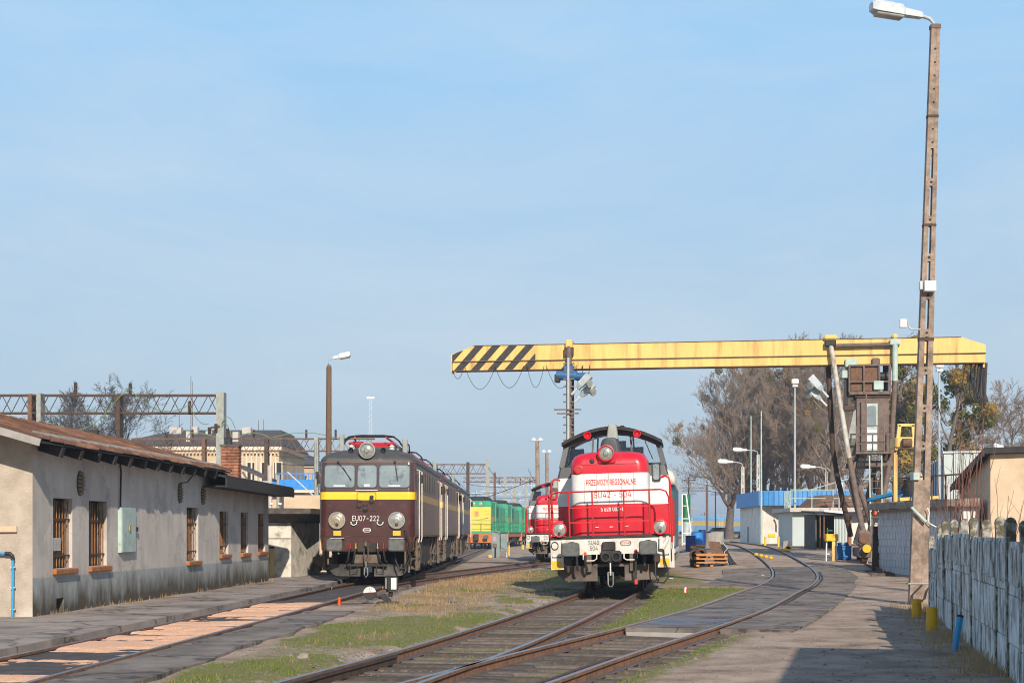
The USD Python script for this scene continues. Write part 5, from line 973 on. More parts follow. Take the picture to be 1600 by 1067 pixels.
for k in range(-1, 5):          # hazard stripes, painted sheets on both faces of the two girders
    s0 = .09 + .745 * k
    for z0, z1, oo, mat in ((ZM + .013, ZT - .016, .304, 0), (ZB + .004, ZM - .022, .264, 0)):
        sh = .91; zt = 9.45
        a0, a1 = s0 + sh * (z0 - ZB), s0 + sh * (z1 - ZB); w = .38
        pts = [(a0, z0), (a0 + w, z0), (a1 + w, z1), (a1, z1)]
        top = lambda s: min(ZT - .016, 9.445 + max(s, 0) * .37) if s < .95 else ZT - .016
        poly = []
        for s_, z_ in pts: poly.append((min(max(s_, .02), 3.62), z_))
        # clip under the sloping end
        P0 = [(max(a0, .02), z0), (max(a0 + w, .02), z0)]
        n = 8; R_, L_ = [], []
        for q in np.linspace(0, 1, n):
            z = z0 + (z1 - z0) * q; l_, r_ = a0 + (a1 - a0) * q, a0 + w + (a1 - a0) * q
            zs = (z - 9.445) / .37; lo = max(.02, zs if z > 9.445 else .02); hi = 3.71
            l_, r_ = max(l_, lo), min(r_, hi)
            if r_ > l_ + .004: L_.append((l_, z)); R_.append((r_, z))
        if len(L_) > 1:
            m = Mb()
            for (l0, r0, l1, r1) in zip(L_[:-1], R_[:-1], L_[1:], R_[1:]): m.quad(K(l0[0], oo, l0[1]), K(r0[0], oo, r0[1]), K(r1[0], oo, r1[1]), K(l1[0], oo, l1[1]))
            part(cr, 'hazard_stripe', m, 'crane_black')
fe = part(cr, 'festoon_cable', Mb().pipe(sag(K(.05, .36, 8.75), K(.55, .36, 8.85), .42), .012, 5), 'cable')
for a, b, d in ((.6, 1.95, 1.0), (1.95, 3.2, .95), (3.35, 4.1, .95), (4.2, 5.45, 1.0), (5.5, 5.8, 1.1), (5.75, 6.1, .8)):
    part(fe, 'loop', Mb().pipe(sag(K(a, .36, 8.9), K(b, .36, 8.9), d, 16), .011, 5), 'cable')
# left leg with its rungs and hoop ladder
sl = ks(891); lg = part(cr, 'left_leg', Mb().tube(K(sl, .45, 0), K(sl, .45, 9.7), .125, n=12), 'rust_grey', smooth=40)
part(lg, 'leg_pipe', Mb().tube(K(sl - .02, .60, 3), K(sl - .02, .60, 9.2), .06, n=8), 'galv', smooth=40)
part(lg, 'leg_cap', Mb().add(kbox(sl - .15, sl + .15, -.4, .55, 9.62, 9.98, .04).v[0], _CF), 'crane_yellow'); part(lg, 'leg_clamp', kbox(sl - .2, sl + .2, .38, .54, 9.3, 9.66), 'rust_dark')
for k in range(19): part(lg, 'rung', Mb().bar(K(sl - .24, .56, 3.0 + .33 * k), K(sl + .24, .56, 3.0 + .33 * k), .06, .06), 'rust_grey')
for z, w in ((6.95, .62), (6.78, .5)): part(lg, 'bracket', Mb().bar(K(sl - w, .7, z), K(sl + w * .9, .7, z), .06, .06), 'rust_grey')
part(cr, 'left_bogie', kbox(sl - .3, sl + .3, -.9, 1.6, .1, .7, .05), 'rust_grey')
part(cr, 'left_leg', Mb().tube(K(sl, -.5, 0.2), K(sl, -.3, 9.6), .125, n=10), 'rust_dark', smooth=40)
ho = part(cr, 'hoist', kbox(sl - .25, sl + .2, -.2, .55, 8.42, 8.9, .05), 'blue_motor'); part(ho, 'motor', Mb().tube(K(sl - .55, .4, 8.45), K(sl + .35, .4, 8.45), .21, n=14), 'blue_motor', smooth=40)
part(ho, 'drum', Mb().tube(K(sl + .3, .3, 8.4), K(sl + .85, .3, 8.4), .17, n=12), 'blue_motor', smooth=40); part(ho, 'gearbox', kbox(sl - .62, sl - .4, .2, .6, 8.15, 8.5, .03), 'black_box')
def flood(t, base, head, mat='lamp_grey'):
    """a big square flood lamp on a bent arm"""
    base, head = np.array(base), np.array(head); d = head - base; d /= np.linalg.norm(d); f = part(t, 'flood_lamp', Mb().tube(base, base + d * .55, .05, n=8), mat)
    a, b, _ = frame(d); m = Mb()
    V = [base + d * L + a * (sx * w) + b * (sy * h) for L, w, h in ((.4, .08, .08), (.6, .15, .14), (1.15, .17, .15)) for sx, sy in ((-1, -1), (1, -1), (1, 1), (-1, 1))]
    part(f, 'lamp_head', Mb().rings([np.array(V[0:4]), np.array(V[4:8]), np.array(V[8:12])]), 'galv'); c = base + d * .95 + np.array([0, 0, -.18])
    part(f, 'reflector', Mb().lathe([(.001, .0), (.1, .0), (.17, .2), (.16, .23), (.001, .23)], c, d * .6 + np.array([.0, -.3, -.6]), 14), 'galv_post', smooth=40)
flood(cr, K(sl + .12, .6, 7.6), K(sl + 1.0, .7, 8.5)); flood(cr, K(sl + .2, .2, 7.3), K(sl + 1.15, .2, 8.2))
# right-hand support
s1, s2, sf = ks(1297), ks(1397), ks(1347)
def leg(name, pts, r, mat, t=cr): return part(t, name, Mb().pipe([K(*p) for p in pts], r, 10), mat, smooth=40)
leg('right_leg', [(s1, .5, 9.6), (ks(1326), .9, 4.65)], .105, 'crane_white'); leg('right_leg', [(ks(1325.5), .9, 4.75), (sf - .1, 1.6, 1.9), (sf + .2, 1.9, .9)], .12, 'rust_grey')
leg('right_leg', [(s1 - .1, -.55, 9.5), (ks(1303), -1.0, 5.2), (ks(1310), -1.2, 4.1), (sf - .35, -2.2, 1.5)], .115, 'rust_dark')
leg('right_leg', [(s2, .5, 9.7), (s2, .5, 8.0)], .12, 'mint_paint'); leg('right_leg', [(s2, .5, 8.1), (s2 - .18, .55, 4.85), (ks(1379), .7, 3.2), (sf + .55, 1.3, 1.0)], .115, 'rust_grey')
leg('right_leg', [(s2 - .3, -.5, 9.5), (s2 - .3, -.8, 4.5), (sf + .3, -2.0, 1.0)], .13, 'rust_dark')
part(cr, 'top_tie', Mb().tube(K(s1 + .2, .48, 9.52), K(s2 - .05, .48, 9.54), .085, n=8), 'rust_grey', smooth=40)
for s in (s1, s2): part(cr, 'leg_clamp', kbox(s - .22, s + .22, -.55, .62, 9.5, 9.76, .03), 'mint_paint' if s == s2 else 'black_box'); part(cr, 'leg_cap', kbox(s - (.28 if s == s1 else .12), s + (.28 if s == s1 else .12), -.45, .5, 9.77, 10.0, .07), 'crane_yellow')
for z, a, b in ((4.55, s1 + .75, s2 - .1), (4.5, s1 + .7, s2 - .2)): part(cr, 'cross_tie', Mb().bar(K(a, .6 if z > 4.52 else -.9, z), K(b, .6 if z > 4.52 else -.9, z), .2, .22), 'rust_grey')
leg('brace', [(s1 + 1.2, .6, 5.2), (s1 + .75, .9, 3.7), (s1 + 1.15, 1.4, 2.2)], .09, 'rust_grey'); leg('brace', [(s1 + 1.9, -.2, 4.5), (sf + .1, -.5, 2.4), (sf - .2, -1.2, 1.2)], .12, 'rust_grey'); leg('brace', [(s1 + .9, .4, 4.4), (sf + .25, 1.0, 2.3), (sf + .4, 1.4, 1.0)], .12, 'rust_grey')
part(cr, 'foot_node', kbox(sf - .33, sf + .25, 1.3, 2.0, 1.05, 1.75, .12), 'rust_grey'); part(cr, 'foot_plate', Mb().lathe([(.001, 0), (.2, 0), (.2, .06), (.001, .06)], K(sf - .05, 2.0, 1.4), BN, 16), 'rust')
fb = part(cr, 'travel_carriage', kbox(sf - .25, sf + .25, -2.6, 2.0, .62, 1.02, .05), 'rust_grey')
for o_ in (1.6, .8, -2.1): part(fb, 'wheel', Mb().lathe([(.001, -.1), (.26, -.1), (.26, -.06), (.23, -.05), (.23, .1), (.001, .1)], K(sf, o_, .62), BD, 18), 'rust_dark', smooth=35)
part(fb, 'buffer', Mb().tube(K(sf + .05, 2.0, 1.0), K(sf + .05, 2.35, 1.0), .17, n=14), 'yellow_paint', smooth=40); part(fb, 'motor', kbox(sf + .6, sf + 1.0, 1.5, 1.9, 1.1, 1.5, .06), 'yellow_paint'); part(fb, 'cable_box', kbox(sf + .5, sf + 1.1, 1.6, 2.0, .45, .95, .04), 'rust_grey')
for k in range(2): part(fb, 'signal_lamp', Mb().lathe([(.001, 0), (.1, 0), (.09, .04), (.001, .05)], K(sf + .68 + k * .28, 2.02, .8), BN, 12), 'yellow_paint', smooth=40)
part(fb, 'beacon', Mb().lathe([(.001, 0), (.07, 0), (.07, .12), (.001, .15)], K(sf + .42, 1.9, 2.4), (0, 0, 1), 10), 'orange_plastic')
# machinery platform and driver's cabin
pl = part(cr, 'machinery_platform', kbox(s1 + .75, s1 + 2.45, -.7, .9, 7.42, 7.55), 'rust_grey')
part(pl, 'machine_housing', kbox(s1 + .8, s1 + 1.95, -.6, .80, 7.555, 8.62, .03), 'rust'); part(pl, 'side_frame', Mb().add(kbox(s1 + .72, s1 + .79, -.7, .92, 7.55, 8.66).v[0], _BF), 'rust_grey')
for s in (.76, 1.35, 1.98, 2.42): part(pl, 'rail_post', Mb().bar(K(s1 + s, .9, 7.5), K(s1 + s, .9, 8.65), .06, .06), 'rust_grey')
for z in (7.95, 8.64): part(pl, 'rail', Mb().bar(K(s1 + .74, .9, z), K(s1 + 2.46, .9, z), .05, .06), 'rust_grey')
part(pl, 'switch_box', kbox(s1 + 1.75, s1 + 2.15, .75, 1.0, 7.6, 7.98, .02), 'mint_paint'); part(pl, 'winch', Mb().tube(K(s1 + 2.0, .3, 8.2), K(s1 + 2.4, .3, 8.2), .2, n=12), 'steel_dark')
part(cr, 'trolley', kbox(s1 + .6, s1 + 1.1, -.35, .40, 8.62, 8.98, .04), 'mint_paint'); part(cr, 'trolley', kbox(s1 + 1.7, s1 + 2.05, -.35, .40, 8.66, 9.0, .06), 'rust_grey')
part(cr, 'resistor_box', kbox(s1 + .45, s1 + .74, .3, .8, 8.12, 8.45, .03), 'mint_paint'); part(cr, 'cable_bundle', kbox(s1 + .55, s1 + .72, .4, .7, 7.0, 8.1), 'black_box'); part(cr, 'bracket', kbox(s1 + .5, s1 + 1.0, .2, .8, 6.78, 6.95), 'rust_dark')
cb = part(cr, 'driver_cabin', kbox(s1 + 1.05, s1 + 2.4, -.7, .75, 4.98, 7.3, .03), 'rust_grey'); part(cb, 'cabin_roof', kbox(s1 + 1.0, s1 + 2.45, -.75, .8, 7.3, 7.42), 'rust_dark')
part(cb, 'door', kbox(s1 + 1.42, s1 + 1.92, .751, .775, 5.05, 7.05), 'mint_paint'); part(cb, 'door_window', Mb().prism(rrect(s1 + 1.47, s1 + 1.86, 6.08, 6.95, .1, 4), lambda a, b: K(a, .776, b), lambda a, b: K(a, .786, b)), 'window_pale'); part(cb, 'door_panel', kbox(s1 + 1.46, s1 + 1.88, .776, .784, 5.15, 5.95), 'white_paint')
part(cb, 'side_shield', Mb().prism([(.2, 4.9), (.75, 5.6), (.75, 6.8), (.2, 6.9)], lambda a, b: K(s1 + 1.03, a, b), lambda a, b: K(s1 + .95 - .25 * (b < 6), a, b)), 'galv_post')
bal = part(cr, 'balcony', kbox(s1 + 1.0, s1 + 2.5, .75, 1.35, 4.92, 5.02), 'rust_grey')
for s in (1.03, 1.42, 1.9, 2.15, 2.46): part(bal, 'rail_post', Mb().bar(K(s1 + s, 1.33, 5.0), K(s1 + s, 1.33, 6.1 if s != 1.42 else 7.4), .05, .05), 'rust_grey')
for z in (5.35, 5.72, 6.08): part(bal, 'rail', Mb().bar(K(s1 + 1.0, 1.33, z), K(s1 + 2.48, 1.33, z), .045, .045), 'rust_grey')
la = part(cr, 'ladder', Mb().bar(K(s1 + 1.62, 1.2, .9), K(s1 + 1.55, 1.2, 5.0), .05, .05), 'mint_paint'); part(la, 'stile', Mb().bar(K(s1 + 2.08, 1.2, .9), K(s1 + 2.05, 1.2, 5.0), .05, .05), 'mint_paint')
for k in range(13): part(la, 'rung', Mb().bar(K(s1 + 1.6, 1.2, 1.1 + .3 * k), K(s1 + 2.07, 1.2, 1.1 + .3 * k), .03, .03), 'rust_grey')
part(cr, 'hanging_hook', kbox(s1 + 1.75, s1 + 1.92, .3, .5, 3.3, 3.95, .03), 'black_box')
for k in range(7): part(cr, 'hanging_cable', Mb().pipe(sag(K(s1 + .75, 1.0, 4.6 + .02 * k), K(s1 + 1.15 + .05 * k, 1.0, 4.9), .75 + .08 * k, 9), .02, 5), 'cable')
se = BL - .55
for k, (a, z) in enumerate([(.0, 7.1), (.18, 7.05), (.3, 6.95), (.42, 7.0), (.5, 7.15), (.57, 7.2), (.62, 7.1), (.34, 7.3)]):
    part(cr, 'cable_loop', Mb().pipe([K(se + a, .0, 8.75), K(se + a * .9 - .02, 0, 8.2), K(se + a * .85 - .05, 0, 7.5), K(se + a * .8 + .1, .05, z + .05), K(se + a * .6 + .3, .05, z), K(se + .5 + .1 * a, .05, z + .25), K(se + .55 + .06 * a, 0, 8.0), K(se + .6 + .04 * a, 0, 8.75)], .042, 6), 'cable', smooth=50)
part(cr, 'cable_loop', Mb().pipe(sag(K(s2 + 1.5, .1, 8.7), K(se - .25, .1, 8.75), 2.6, 18), .022, 5), 'cable'); part(cr, 'cable_loop', Mb().pipe(sag(K(se - .05, .1, 8.75), K(se + .45, .1, 8.7), 1.6, 12), .028, 5), 'cable'); part(cr, 'cable_loop', Mb().pipe(sag(K(s2 + .1, .1, 8.3), K(s2 + 1.3, .1, 8.75), .45, 10), .015, 5), 'cable')
part(cr, 'end_hook', kbox(BL - .12, BL - .02, -.1, .1, 8.55, 8.75), 'crane_yellow')
flood(cr, K(s1 - .1, .6, 7.35), K(s1 - .95, .75, 8.3)); flood(cr, K(s1 - .15, .3, 7.0), K(s1 - 1.1, .35, 8.05))
for so, nm in ((0, 'crane_rail'),):
    a, b = K(sf, 12, .25), K(sf, -26, .25); t = thing('crane_rail', 'dark crane runway rail on short sleepers at the foot of the crane', 'rail', (b + a) / 2, world=True)
    V = [np.array([p + BD * x + np.array([0, 0, z + .13]) for x, z in RAILP]) for p in (a, b)]; part(t, 'rail', Mb().rings(V), 'rust_dark')
    for k in range(60): q = a + (b - a) * k / 60; part(t, 'sleeper', Mb().box(q + [0, 0, -.08], (.8, .22, .14), R=RB), 'timber')

# ---------------------------------------------------------------- concrete bunker shed by the crane
bk = thing('bunker_shed', 'low whitewashed block shed with crumbling concrete slab roof beside the crane', 'shed', (15, 58, 0), world=True)
L0, L1 = np.array([14.3, 51.0]), np.array([13.75, 60.0]); wl = lambda t, o: np.array([*(L0 + (L1 - L0) * t + np.array([o, 0])), 0.0])
n = 8
part(bk, 'wall', Mb().rings([np.array([[14.3, 51, -.2], [14.9, 51, -.2], [16.7, 60, -.2], [13.75, 60, -.2]]), np.array([[14.3, 51, 2.52], [14.9, 51, 2.52], [16.7, 60, 2.52], [13.75, 60, 2.52]])]), 'bunker_wall')
rb = np.random.default_rng(8)
for i in range(9):
    for j in range(24):
        if (i + j) % 1 == 0:
            a, b = (j + (.5 if i % 2 else 0)) / 24.5 + .002, (j + 1 + (.5 if i % 2 else 0)) / 24.5 - .002
            if b > 1: continue
            p = wl((a + b) / 2, -.015 - rb.uniform(0, .008)); part(bk, 'wall_block', Mb().box((p[0], p[1], .28 + .25 * i), (.03, (b - a) * 9.01 - .012, .238), rz=math.atan(.55 / 9.0)), 'bunker_wall')
ys_ = np.linspace(0, 1, 26); V0, V1 = [], []
for t_ in ys_:
    p = wl(t_, -.42 + rb.normal(0, .02)); V0.append((p[0], p[1], 2.50 + rb.normal(0, .012))); V1.append((p[0] + rb.normal(0, .015), p[1], 2.74 + rb.normal(0, .015)))
V0 = [(14.1, 50.7, 2.5)] + V0 + [(13.5, 60.5, 2.5), (16.9, 60.5, 2.5), (14.85, 50.7, 2.5)]; V1 = [(14.1, 50.7, 2.74)] + V1 + [(13.5, 60.5, 2.72), (16.9, 60.5, 2.72), (14.85, 50.7, 2.76)]
part(bk, 'roof_slab', Mb().rings([np.array(V0), np.array(V1)]), 'post_concrete'); part(bk, 'drain_pipe', Mb().tube((14.28, 50.95, 0), (14.28, 50.95, 2.5), .05, n=8), 'galv')
part(bk, 'electric_box', BB(13.58, 13.73, 60.02, 60.3, .9, 1.9, .02), 'black_box')
rl = thing('roof_railing', 'rusty pipe railing with chain link along the bunker roof', 'railing', (15.5, 58, 2.75), world=True)
part(rl, 'top_rail', Mb().pipe([(14.6, 51.5, 3.55), (14.4, 56, 3.62), (14.2, 59.8, 3.66)], .03, 6), 'rust')
for y in (52, 53.5, 55, 56.6, 58.2, 59.7): part(rl, 'post', Mb().tube((14.6 - (y - 51.5) * .048, y, 2.7), (14.6 - (y - 51.5) * .048, y, 3.6), .03, n=6), 'rust')
m = Mb()
for k in range(30):
    y = 56.6 + k * .11
    for sg in (1, -1):
        y2 = y + sg * .88
        if 56.6 < y2 < 59.7: m.bar((14.6 - (y - 51.5) * .048, y, 2.75), (14.6 - (y2 - 51.5) * .048, y2, 3.6), .008, .008)
part(rl, 'chain_link', m, 'rust_dark', kind='stuff')
single('roof_beam', 'light blue steel beam lying slanted on the bunker roof', 'beam', Mb().bar(P(1357, 781, 60.2), P(1414, 767, 58.6), .2, .12, ch=.015), 'blue_pipe')
gr = thing('grab_frame', 'rusty yellow loading grab frame standing behind the concrete lamp post', 'loading frame', P(1412, 782, 57), world=True)
def Q(px, py, dd=0.0): return P(px, py, 57 + dd)
for dd in (0, .7):
    part(gr, 'upper_frame', Mb().bar(Q(1400, 703, dd), Q(1405, 664, dd), .10).bar(Q(1430, 703, dd), Q(1426, 664, dd), .10).bar(Q(1404, 664, dd), Q(1428, 664, dd), .10).bar(Q(1407, 664, dd), Q(1403, 700, dd), .06), 'crane_yellow')
part(gr, 'upper_frame', Mb().bar(Q(1404, 664), Q(1404, 664, .7), .09).bar(Q(1428, 664), Q(1428, 664, .7), .09), 'crane_yellow')
a, b = Q(1398, 700), Q(1431, 683); part(gr, 'body', Mb().box(((a[0] + b[0]) / 2, 57.3, (a[2] + b[2]) / 2), (b[0] - a[0], .9, b[2] - a[2]), ch=.05), 'crane_yellow')
part(gr, 'drum', Mb().tube(Q(1410, 692, -.3), Q(1424, 692, -.3), .16, n=12), 'rust', smooth=40)
for px in (1399, 1433): part(gr, 'leg', Mb().bar(Q(px, 700, .2), Q(px - .5, 788, .2), .13, .16), 'crane_yellow')
part(gr, 'base', Mb().bar(Q(1405, 780), Q(1465, 777), .25, .12), 'crane_yellow'); part(gr, 'tank', Mb().tube(Q(1422, 757, 1), Q(1440, 752, 1), .42, n=14), 'beige_wall', smooth=40)

# ---------------------------------------------------------------- rendered house at the right, metal hall
hs = thing('rendered_house', 'beige rendered building with black sloping roof edge behind the fence at right', 'building', (15, 50, 0), world=True)
h0, h1 = np.array([14.95, 50.0]), np.array([17.35, 62.0]); w = 8.0; hn = np.array([.98, -.196])
A = [np.array([*h0, -.2]), np.array([*(h0 + hn * w), -.2]), np.array([*(h1 + hn * w), -.2]), np.array([*h1, -.2])]
Tz = [4.10, 4.3, 3.5, 3.30]
part(hs, 'wall', Mb().rings([np.array(A), np.array([np.array([p[0], p[1], z]) for p, z in zip(A, Tz)])]), 'beige_wall')
e = .28; A2 = [A[0] + [-e, -e, 0], A[1] + [e, -e, 0], A[2] + [e, e, 0], A[3] + [-e, e, 0]]
part(hs, 'roof', Mb().rings([np.array([[p[0], p[1], z + .02] for p, z in zip(A2, Tz)]), np.array([[p[0], p[1], z + .20] for p, z in zip(A2, Tz)])]), 'roof_black')
part(hs, 'roof_edge', Mb().bar((A2[0][0] - .01, A2[0][1], 4.14), (A2[3][0] - .01, A2[3][1], 3.34), .04, .2), 'rust_dark'); part(hs, 'wall_lamp', Mb().box((16.05, 49.72, 2.18), (.12, .1, .12), ch=.02), 'black_box'); part(hs, 'bell', Mb().lathe([(.001, 0), (.13, 0), (.1, .1), (.001, .14)], (16.3, 49.7, 2.2), (0, -1, .3), 12), 'galv')
part(hs, 'yellow_plate', Mb().box((15.75, 54.3, 2.25), (.02, .5, .16), rz=-math.atan(.2)), 'crane_yellow')
mh = thing('metal_hall', 'corrugated sheet metal hall beyond the beige building', 'building', (24.3, 90, 0), world=True)
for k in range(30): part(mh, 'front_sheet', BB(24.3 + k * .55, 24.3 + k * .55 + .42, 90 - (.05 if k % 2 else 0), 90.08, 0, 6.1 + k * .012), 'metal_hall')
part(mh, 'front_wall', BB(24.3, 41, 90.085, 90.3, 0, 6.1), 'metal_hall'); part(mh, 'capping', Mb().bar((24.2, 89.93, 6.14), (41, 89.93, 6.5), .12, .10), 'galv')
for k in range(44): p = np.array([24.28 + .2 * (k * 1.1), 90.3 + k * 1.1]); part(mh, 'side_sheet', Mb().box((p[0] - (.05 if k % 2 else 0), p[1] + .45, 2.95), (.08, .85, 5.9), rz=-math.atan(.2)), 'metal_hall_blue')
part(mh, 'roof', Mb().rings([np.array([(24.3, 90.1, 5.95), (41, 90.1, 6.2), (50, 138, 6.2), (33.6, 138, 5.9)]), np.array([(24.3, 90.1, 6.03), (41, 90.1, 6.3), (50, 138, 6.3), (33.6, 138, 6.0)])]), 'metal_hall_blue')

# ---------------------------------------------------------------- blue and white depot building, white shed, open shed
bb = thing('depot_building', 'white building with a broad bright blue fascia beyond the curved track', 'building', (22, 112, .85), world=True)
D = 112.0; zx = lambda px, d=D: (px - 800) / FPX * d
part(bb, 'wall', Mb().rings([np.array([(17.2, 110.5, .6), (20.1, D + 1.0, .6), (20.1, D, .6), (30, D - .6, .6), (30, 122, .6), (17.4, 122, .6)]), np.array([(17.2, 110.5, 3.5), (20.1, D + 1.0, 3.5), (20.1, D, 3.5), (30, D - .6, 3.5), (30, 122, 3.5), (17.4, 122, 3.5)])]), 'white_wall')
m = []
path = [(17.0, 110.3), (18.0, 109.9), (30, 109.2)]
for a, b in zip(path[:-1], path[1:]):
    Ls = math.hypot(b[0] - a[0], b[1] - a[1]); nn = max(1, int(Ls / .32))
    for k in range(nn):
        p = np.array(a) + (np.array(b) - a) * (k + .5) / nn; part(bb, 'fascia_panel', Mb().box((p[0], p[1] - .02 * (k % 2), 3.98), (Ls / nn - .03, .10, 1.0), rz=math.atan2(b[1] - a[1], b[0] - a[0])), 'blue_wall')
part(bb, 'fascia_core', Mb().rings([np.array([(17.02, 110.36, 3.45), (18, 109.98, 3.45), (30, 109.3, 3.45), (30, 122, 3.45), (17.1, 122, 3.45)]), np.array([(17.02, 110.36, 4.5), (18, 109.98, 4.5), (30, 109.3, 4.5), (30, 122, 4.5), (17.1, 122, 4.5)])]), 'blue_wall')
part(bb, 'down_pipe', BB(zx(1217), zx(1219.5), D - .15, D - .06, .8, 3.4), 'rust'); part(bb, 'vent_pipe', Mb().pipe([(zx(1216), D - 3, 3.75), (zx(1219), D - 3, 3.65), (zx(1221), D - 3, 3.45), (zx(1221), D - 3, 3.0)], .09, 8), 'mint_paint'); part(bb, 'door', BB(zx(1207.5), zx(1209.5), D - .02, D + .02, .9, 3.3), 'galv_post')
for px in (1227, 1238): part(bb, 'roof_pipe', Mb().tube((zx(px), 114, 4.5), (zx(px), 114, 4.8), .06, n=6), 'blue_wall')
ws = thing('white_shed', 'white block shed with railing and dry grass on its flat roof', 'shed', (20, 95, .8), world=True)
part(ws, 'wall', BB(16.65, 18.1, 95, 100, .5, 2.85), 'metal_hall'); part(ws, 'end_wall', BB(18.11, 19.3, 94.9, 100, .5, 2.84), 'white_wall'); part(ws, 'roof_slab', BB(16.4, 22.5, 94.4, 101, 2.86, 3.1), 'pale_concrete'); part(ws, 'stripe', BB(18.2, 19.2, 94.88, 94.9, 1.68, 1.72), 'crane_yellow')
single('green_bin', 'small dark green bin standing against the white shed', 'bin', Mb().rings([ring3(rrect(17.65, 18.1, 94.2, 94.7, .05, 2), .75), ring3(rrect(17.6, 18.15, 94.15, 94.75, .05, 2), 1.3)]), 'green_paint')
m = Mb(); gx, gy = np.meshgrid(np.linspace(17.6, 22.6, 40), np.linspace(95, 100.5, 22)); gzz = 3.1 + .75 * sstep(17.6, 18.8, gx) * sstep(95, 96.5, gy) * (.6 + .8 * meshkit.fbm(np.stack([gx, gy, 0 * gx], -1), 4, 3)); m.grid(gx, gy, gzz)
single('dry_mound', 'mound of dry brown grass behind the railing on the white shed', 'grass', m, 'dry_heap', smooth=True, kind='stuff')
rr = thing('shed_railing', 'pale green pipe railing on the roof of the white shed', 'railing', (19, 94.5, 3.1), world=True)
for k in range(6): part(rr, 'post', Mb().tube((16.45 + k * 1.25, 94.45, 3.1), (16.45 + k * 1.25, 94.45, 4.15), .03, n=6), 'mint_paint')
for z in (3.65, 4.15): part(rr, 'rail', Mb().tube((16.45, 94.45, z), (22.7, 94.45, z), .028, n=6), 'mint_paint')
part(rr, 'sloping_rail', Mb().pipe([(17.8, 96.5, 4.15), (20.2, 96.5, 4.85), (24, 96.5, 4.9)], .03, 6), 'mint_paint')
for k in range(8): part(rr, 'short_bar', Mb().tube((16.45, 94.5 + k * .3, 3.1), (16.45, 94.5 + k * .3, 4.1), .02, n=5), 'mint_paint')
ob = thing('open_shed', 'dark open fronted shed with rusty posts and corrugated door', 'shed', (18, 84, .7), world=True)
X0 = lambda px: (px - 800) / FPX * 84
part(ob, 'back_wall', BB(X0(1274), X0(1338), 87, 87.2, .4, 2.6), 'interior'); part(ob, 'side_wall', BB(X0(1274), X0(1276), 84, 87, .4, 2.6), 'soot_concrete'); part(ob, 'roof', Mb().rings([np.array([(X0(1270), 83.4, 2.62), (X0(1340), 83.4, 2.5), (X0(1340), 87.4, 2.7), (X0(1270), 87.4, 2.75)]), np.array([(X0(1270), 83.4, 2.70), (X0(1340), 83.4, 2.58), (X0(1340), 87.4, 2.78), (X0(1270), 87.4, 2.83)])]), 'roof_black')
part(ob, 'gutter', Mb().bar((X0(1283), 83.3, 2.78), (X0(1313), 83.3, 2.68), .1, .1), 'white_paint')
for px in (1278.5, 1284.5): part(ob, 'post', BB(X0(px), X0(px + 1.8), 83.6, 83.7, .5, 2.5), 'rust')
for k in range(9): part(ob, 'door_sheet', BB(X0(1302) + k * .078 * 1.0, X0(1302) + k * .078 + .062, 83.8 - .02 * (k % 2), 83.86, .6, 2.5), 'metal_hall')
part(ob, 'brick_pier', BB(X0(1325), X0(1330), 83.9, 84.2, .5, 2.5), 'brick_red'); part(ob, 'frame', Mb().bar((X0(1291), 83.7, 1.0), (X0(1291), 83.7, 1.9), .05).bar((X0(1290), 83.7, 1.75), (X0(1299), 83.7, 1.75), .05), 'green_paint')
ys_ = thing('valve_stand', 'yellow box on white legs standing beside the curved track', 'stand', G(1299, 876), world=True)
c = G(1299, 876); part(ys_, 'box', Mb().box(c + [0, 0, 1.0], (.52, .4, .32), ch=.03), 'yellow_paint'); part(ys_, 'post', Mb().box(c + [.03, -.25, .42], (.11, .08, .84)), 'crane_yellow')
for dx in (-.22, .22): part(ys_, 'leg', Mb().bar(c + [dx, 0, 0], c + [dx * .95, 0, .85], .05), 'white_paint')
part(ys_, 'tie', Mb().bar(c + [-.22, 0, .3], c + [.22, 0, .3], .04), 'white_paint')
c = G(1317, 874); ct = thing('blue_crate', 'blue plastic crate filled with bags beside the yellow stand', 'crate', c, world=True); part(ct, 'crate', Mb().box(c + [0, 0, .3], (.62, .6, .6), ch=.04), 'blue_paint'); part(ct, 'rim', Mb().box(c + [0, 0, .58], (.68, .66, .06), ch=.02), 'blue_paint')
for k in range(3): part(ct, 'bag', rock(c + [-.15 + .15 * k, 0, .66], (.3, .3, .22), 60 + k), 'galv' if k % 2 else 'blue_barrel')
single('yellow_post', 'short yellow post at the foot of the crane beside its rail', 'post', Mb().tube(G(1353, 880), G(1353, 880) + [0, 0, .5], .09, n=10), 'yellow_paint', smooth=40)
single('rust_plank', 'rusty brown plank leaning on the end of the bunker', 'plank', Mb().bar((13.6, 59.8, .1), (13.7, 60.1, 1.6), .3, .06), 'rust_dark')

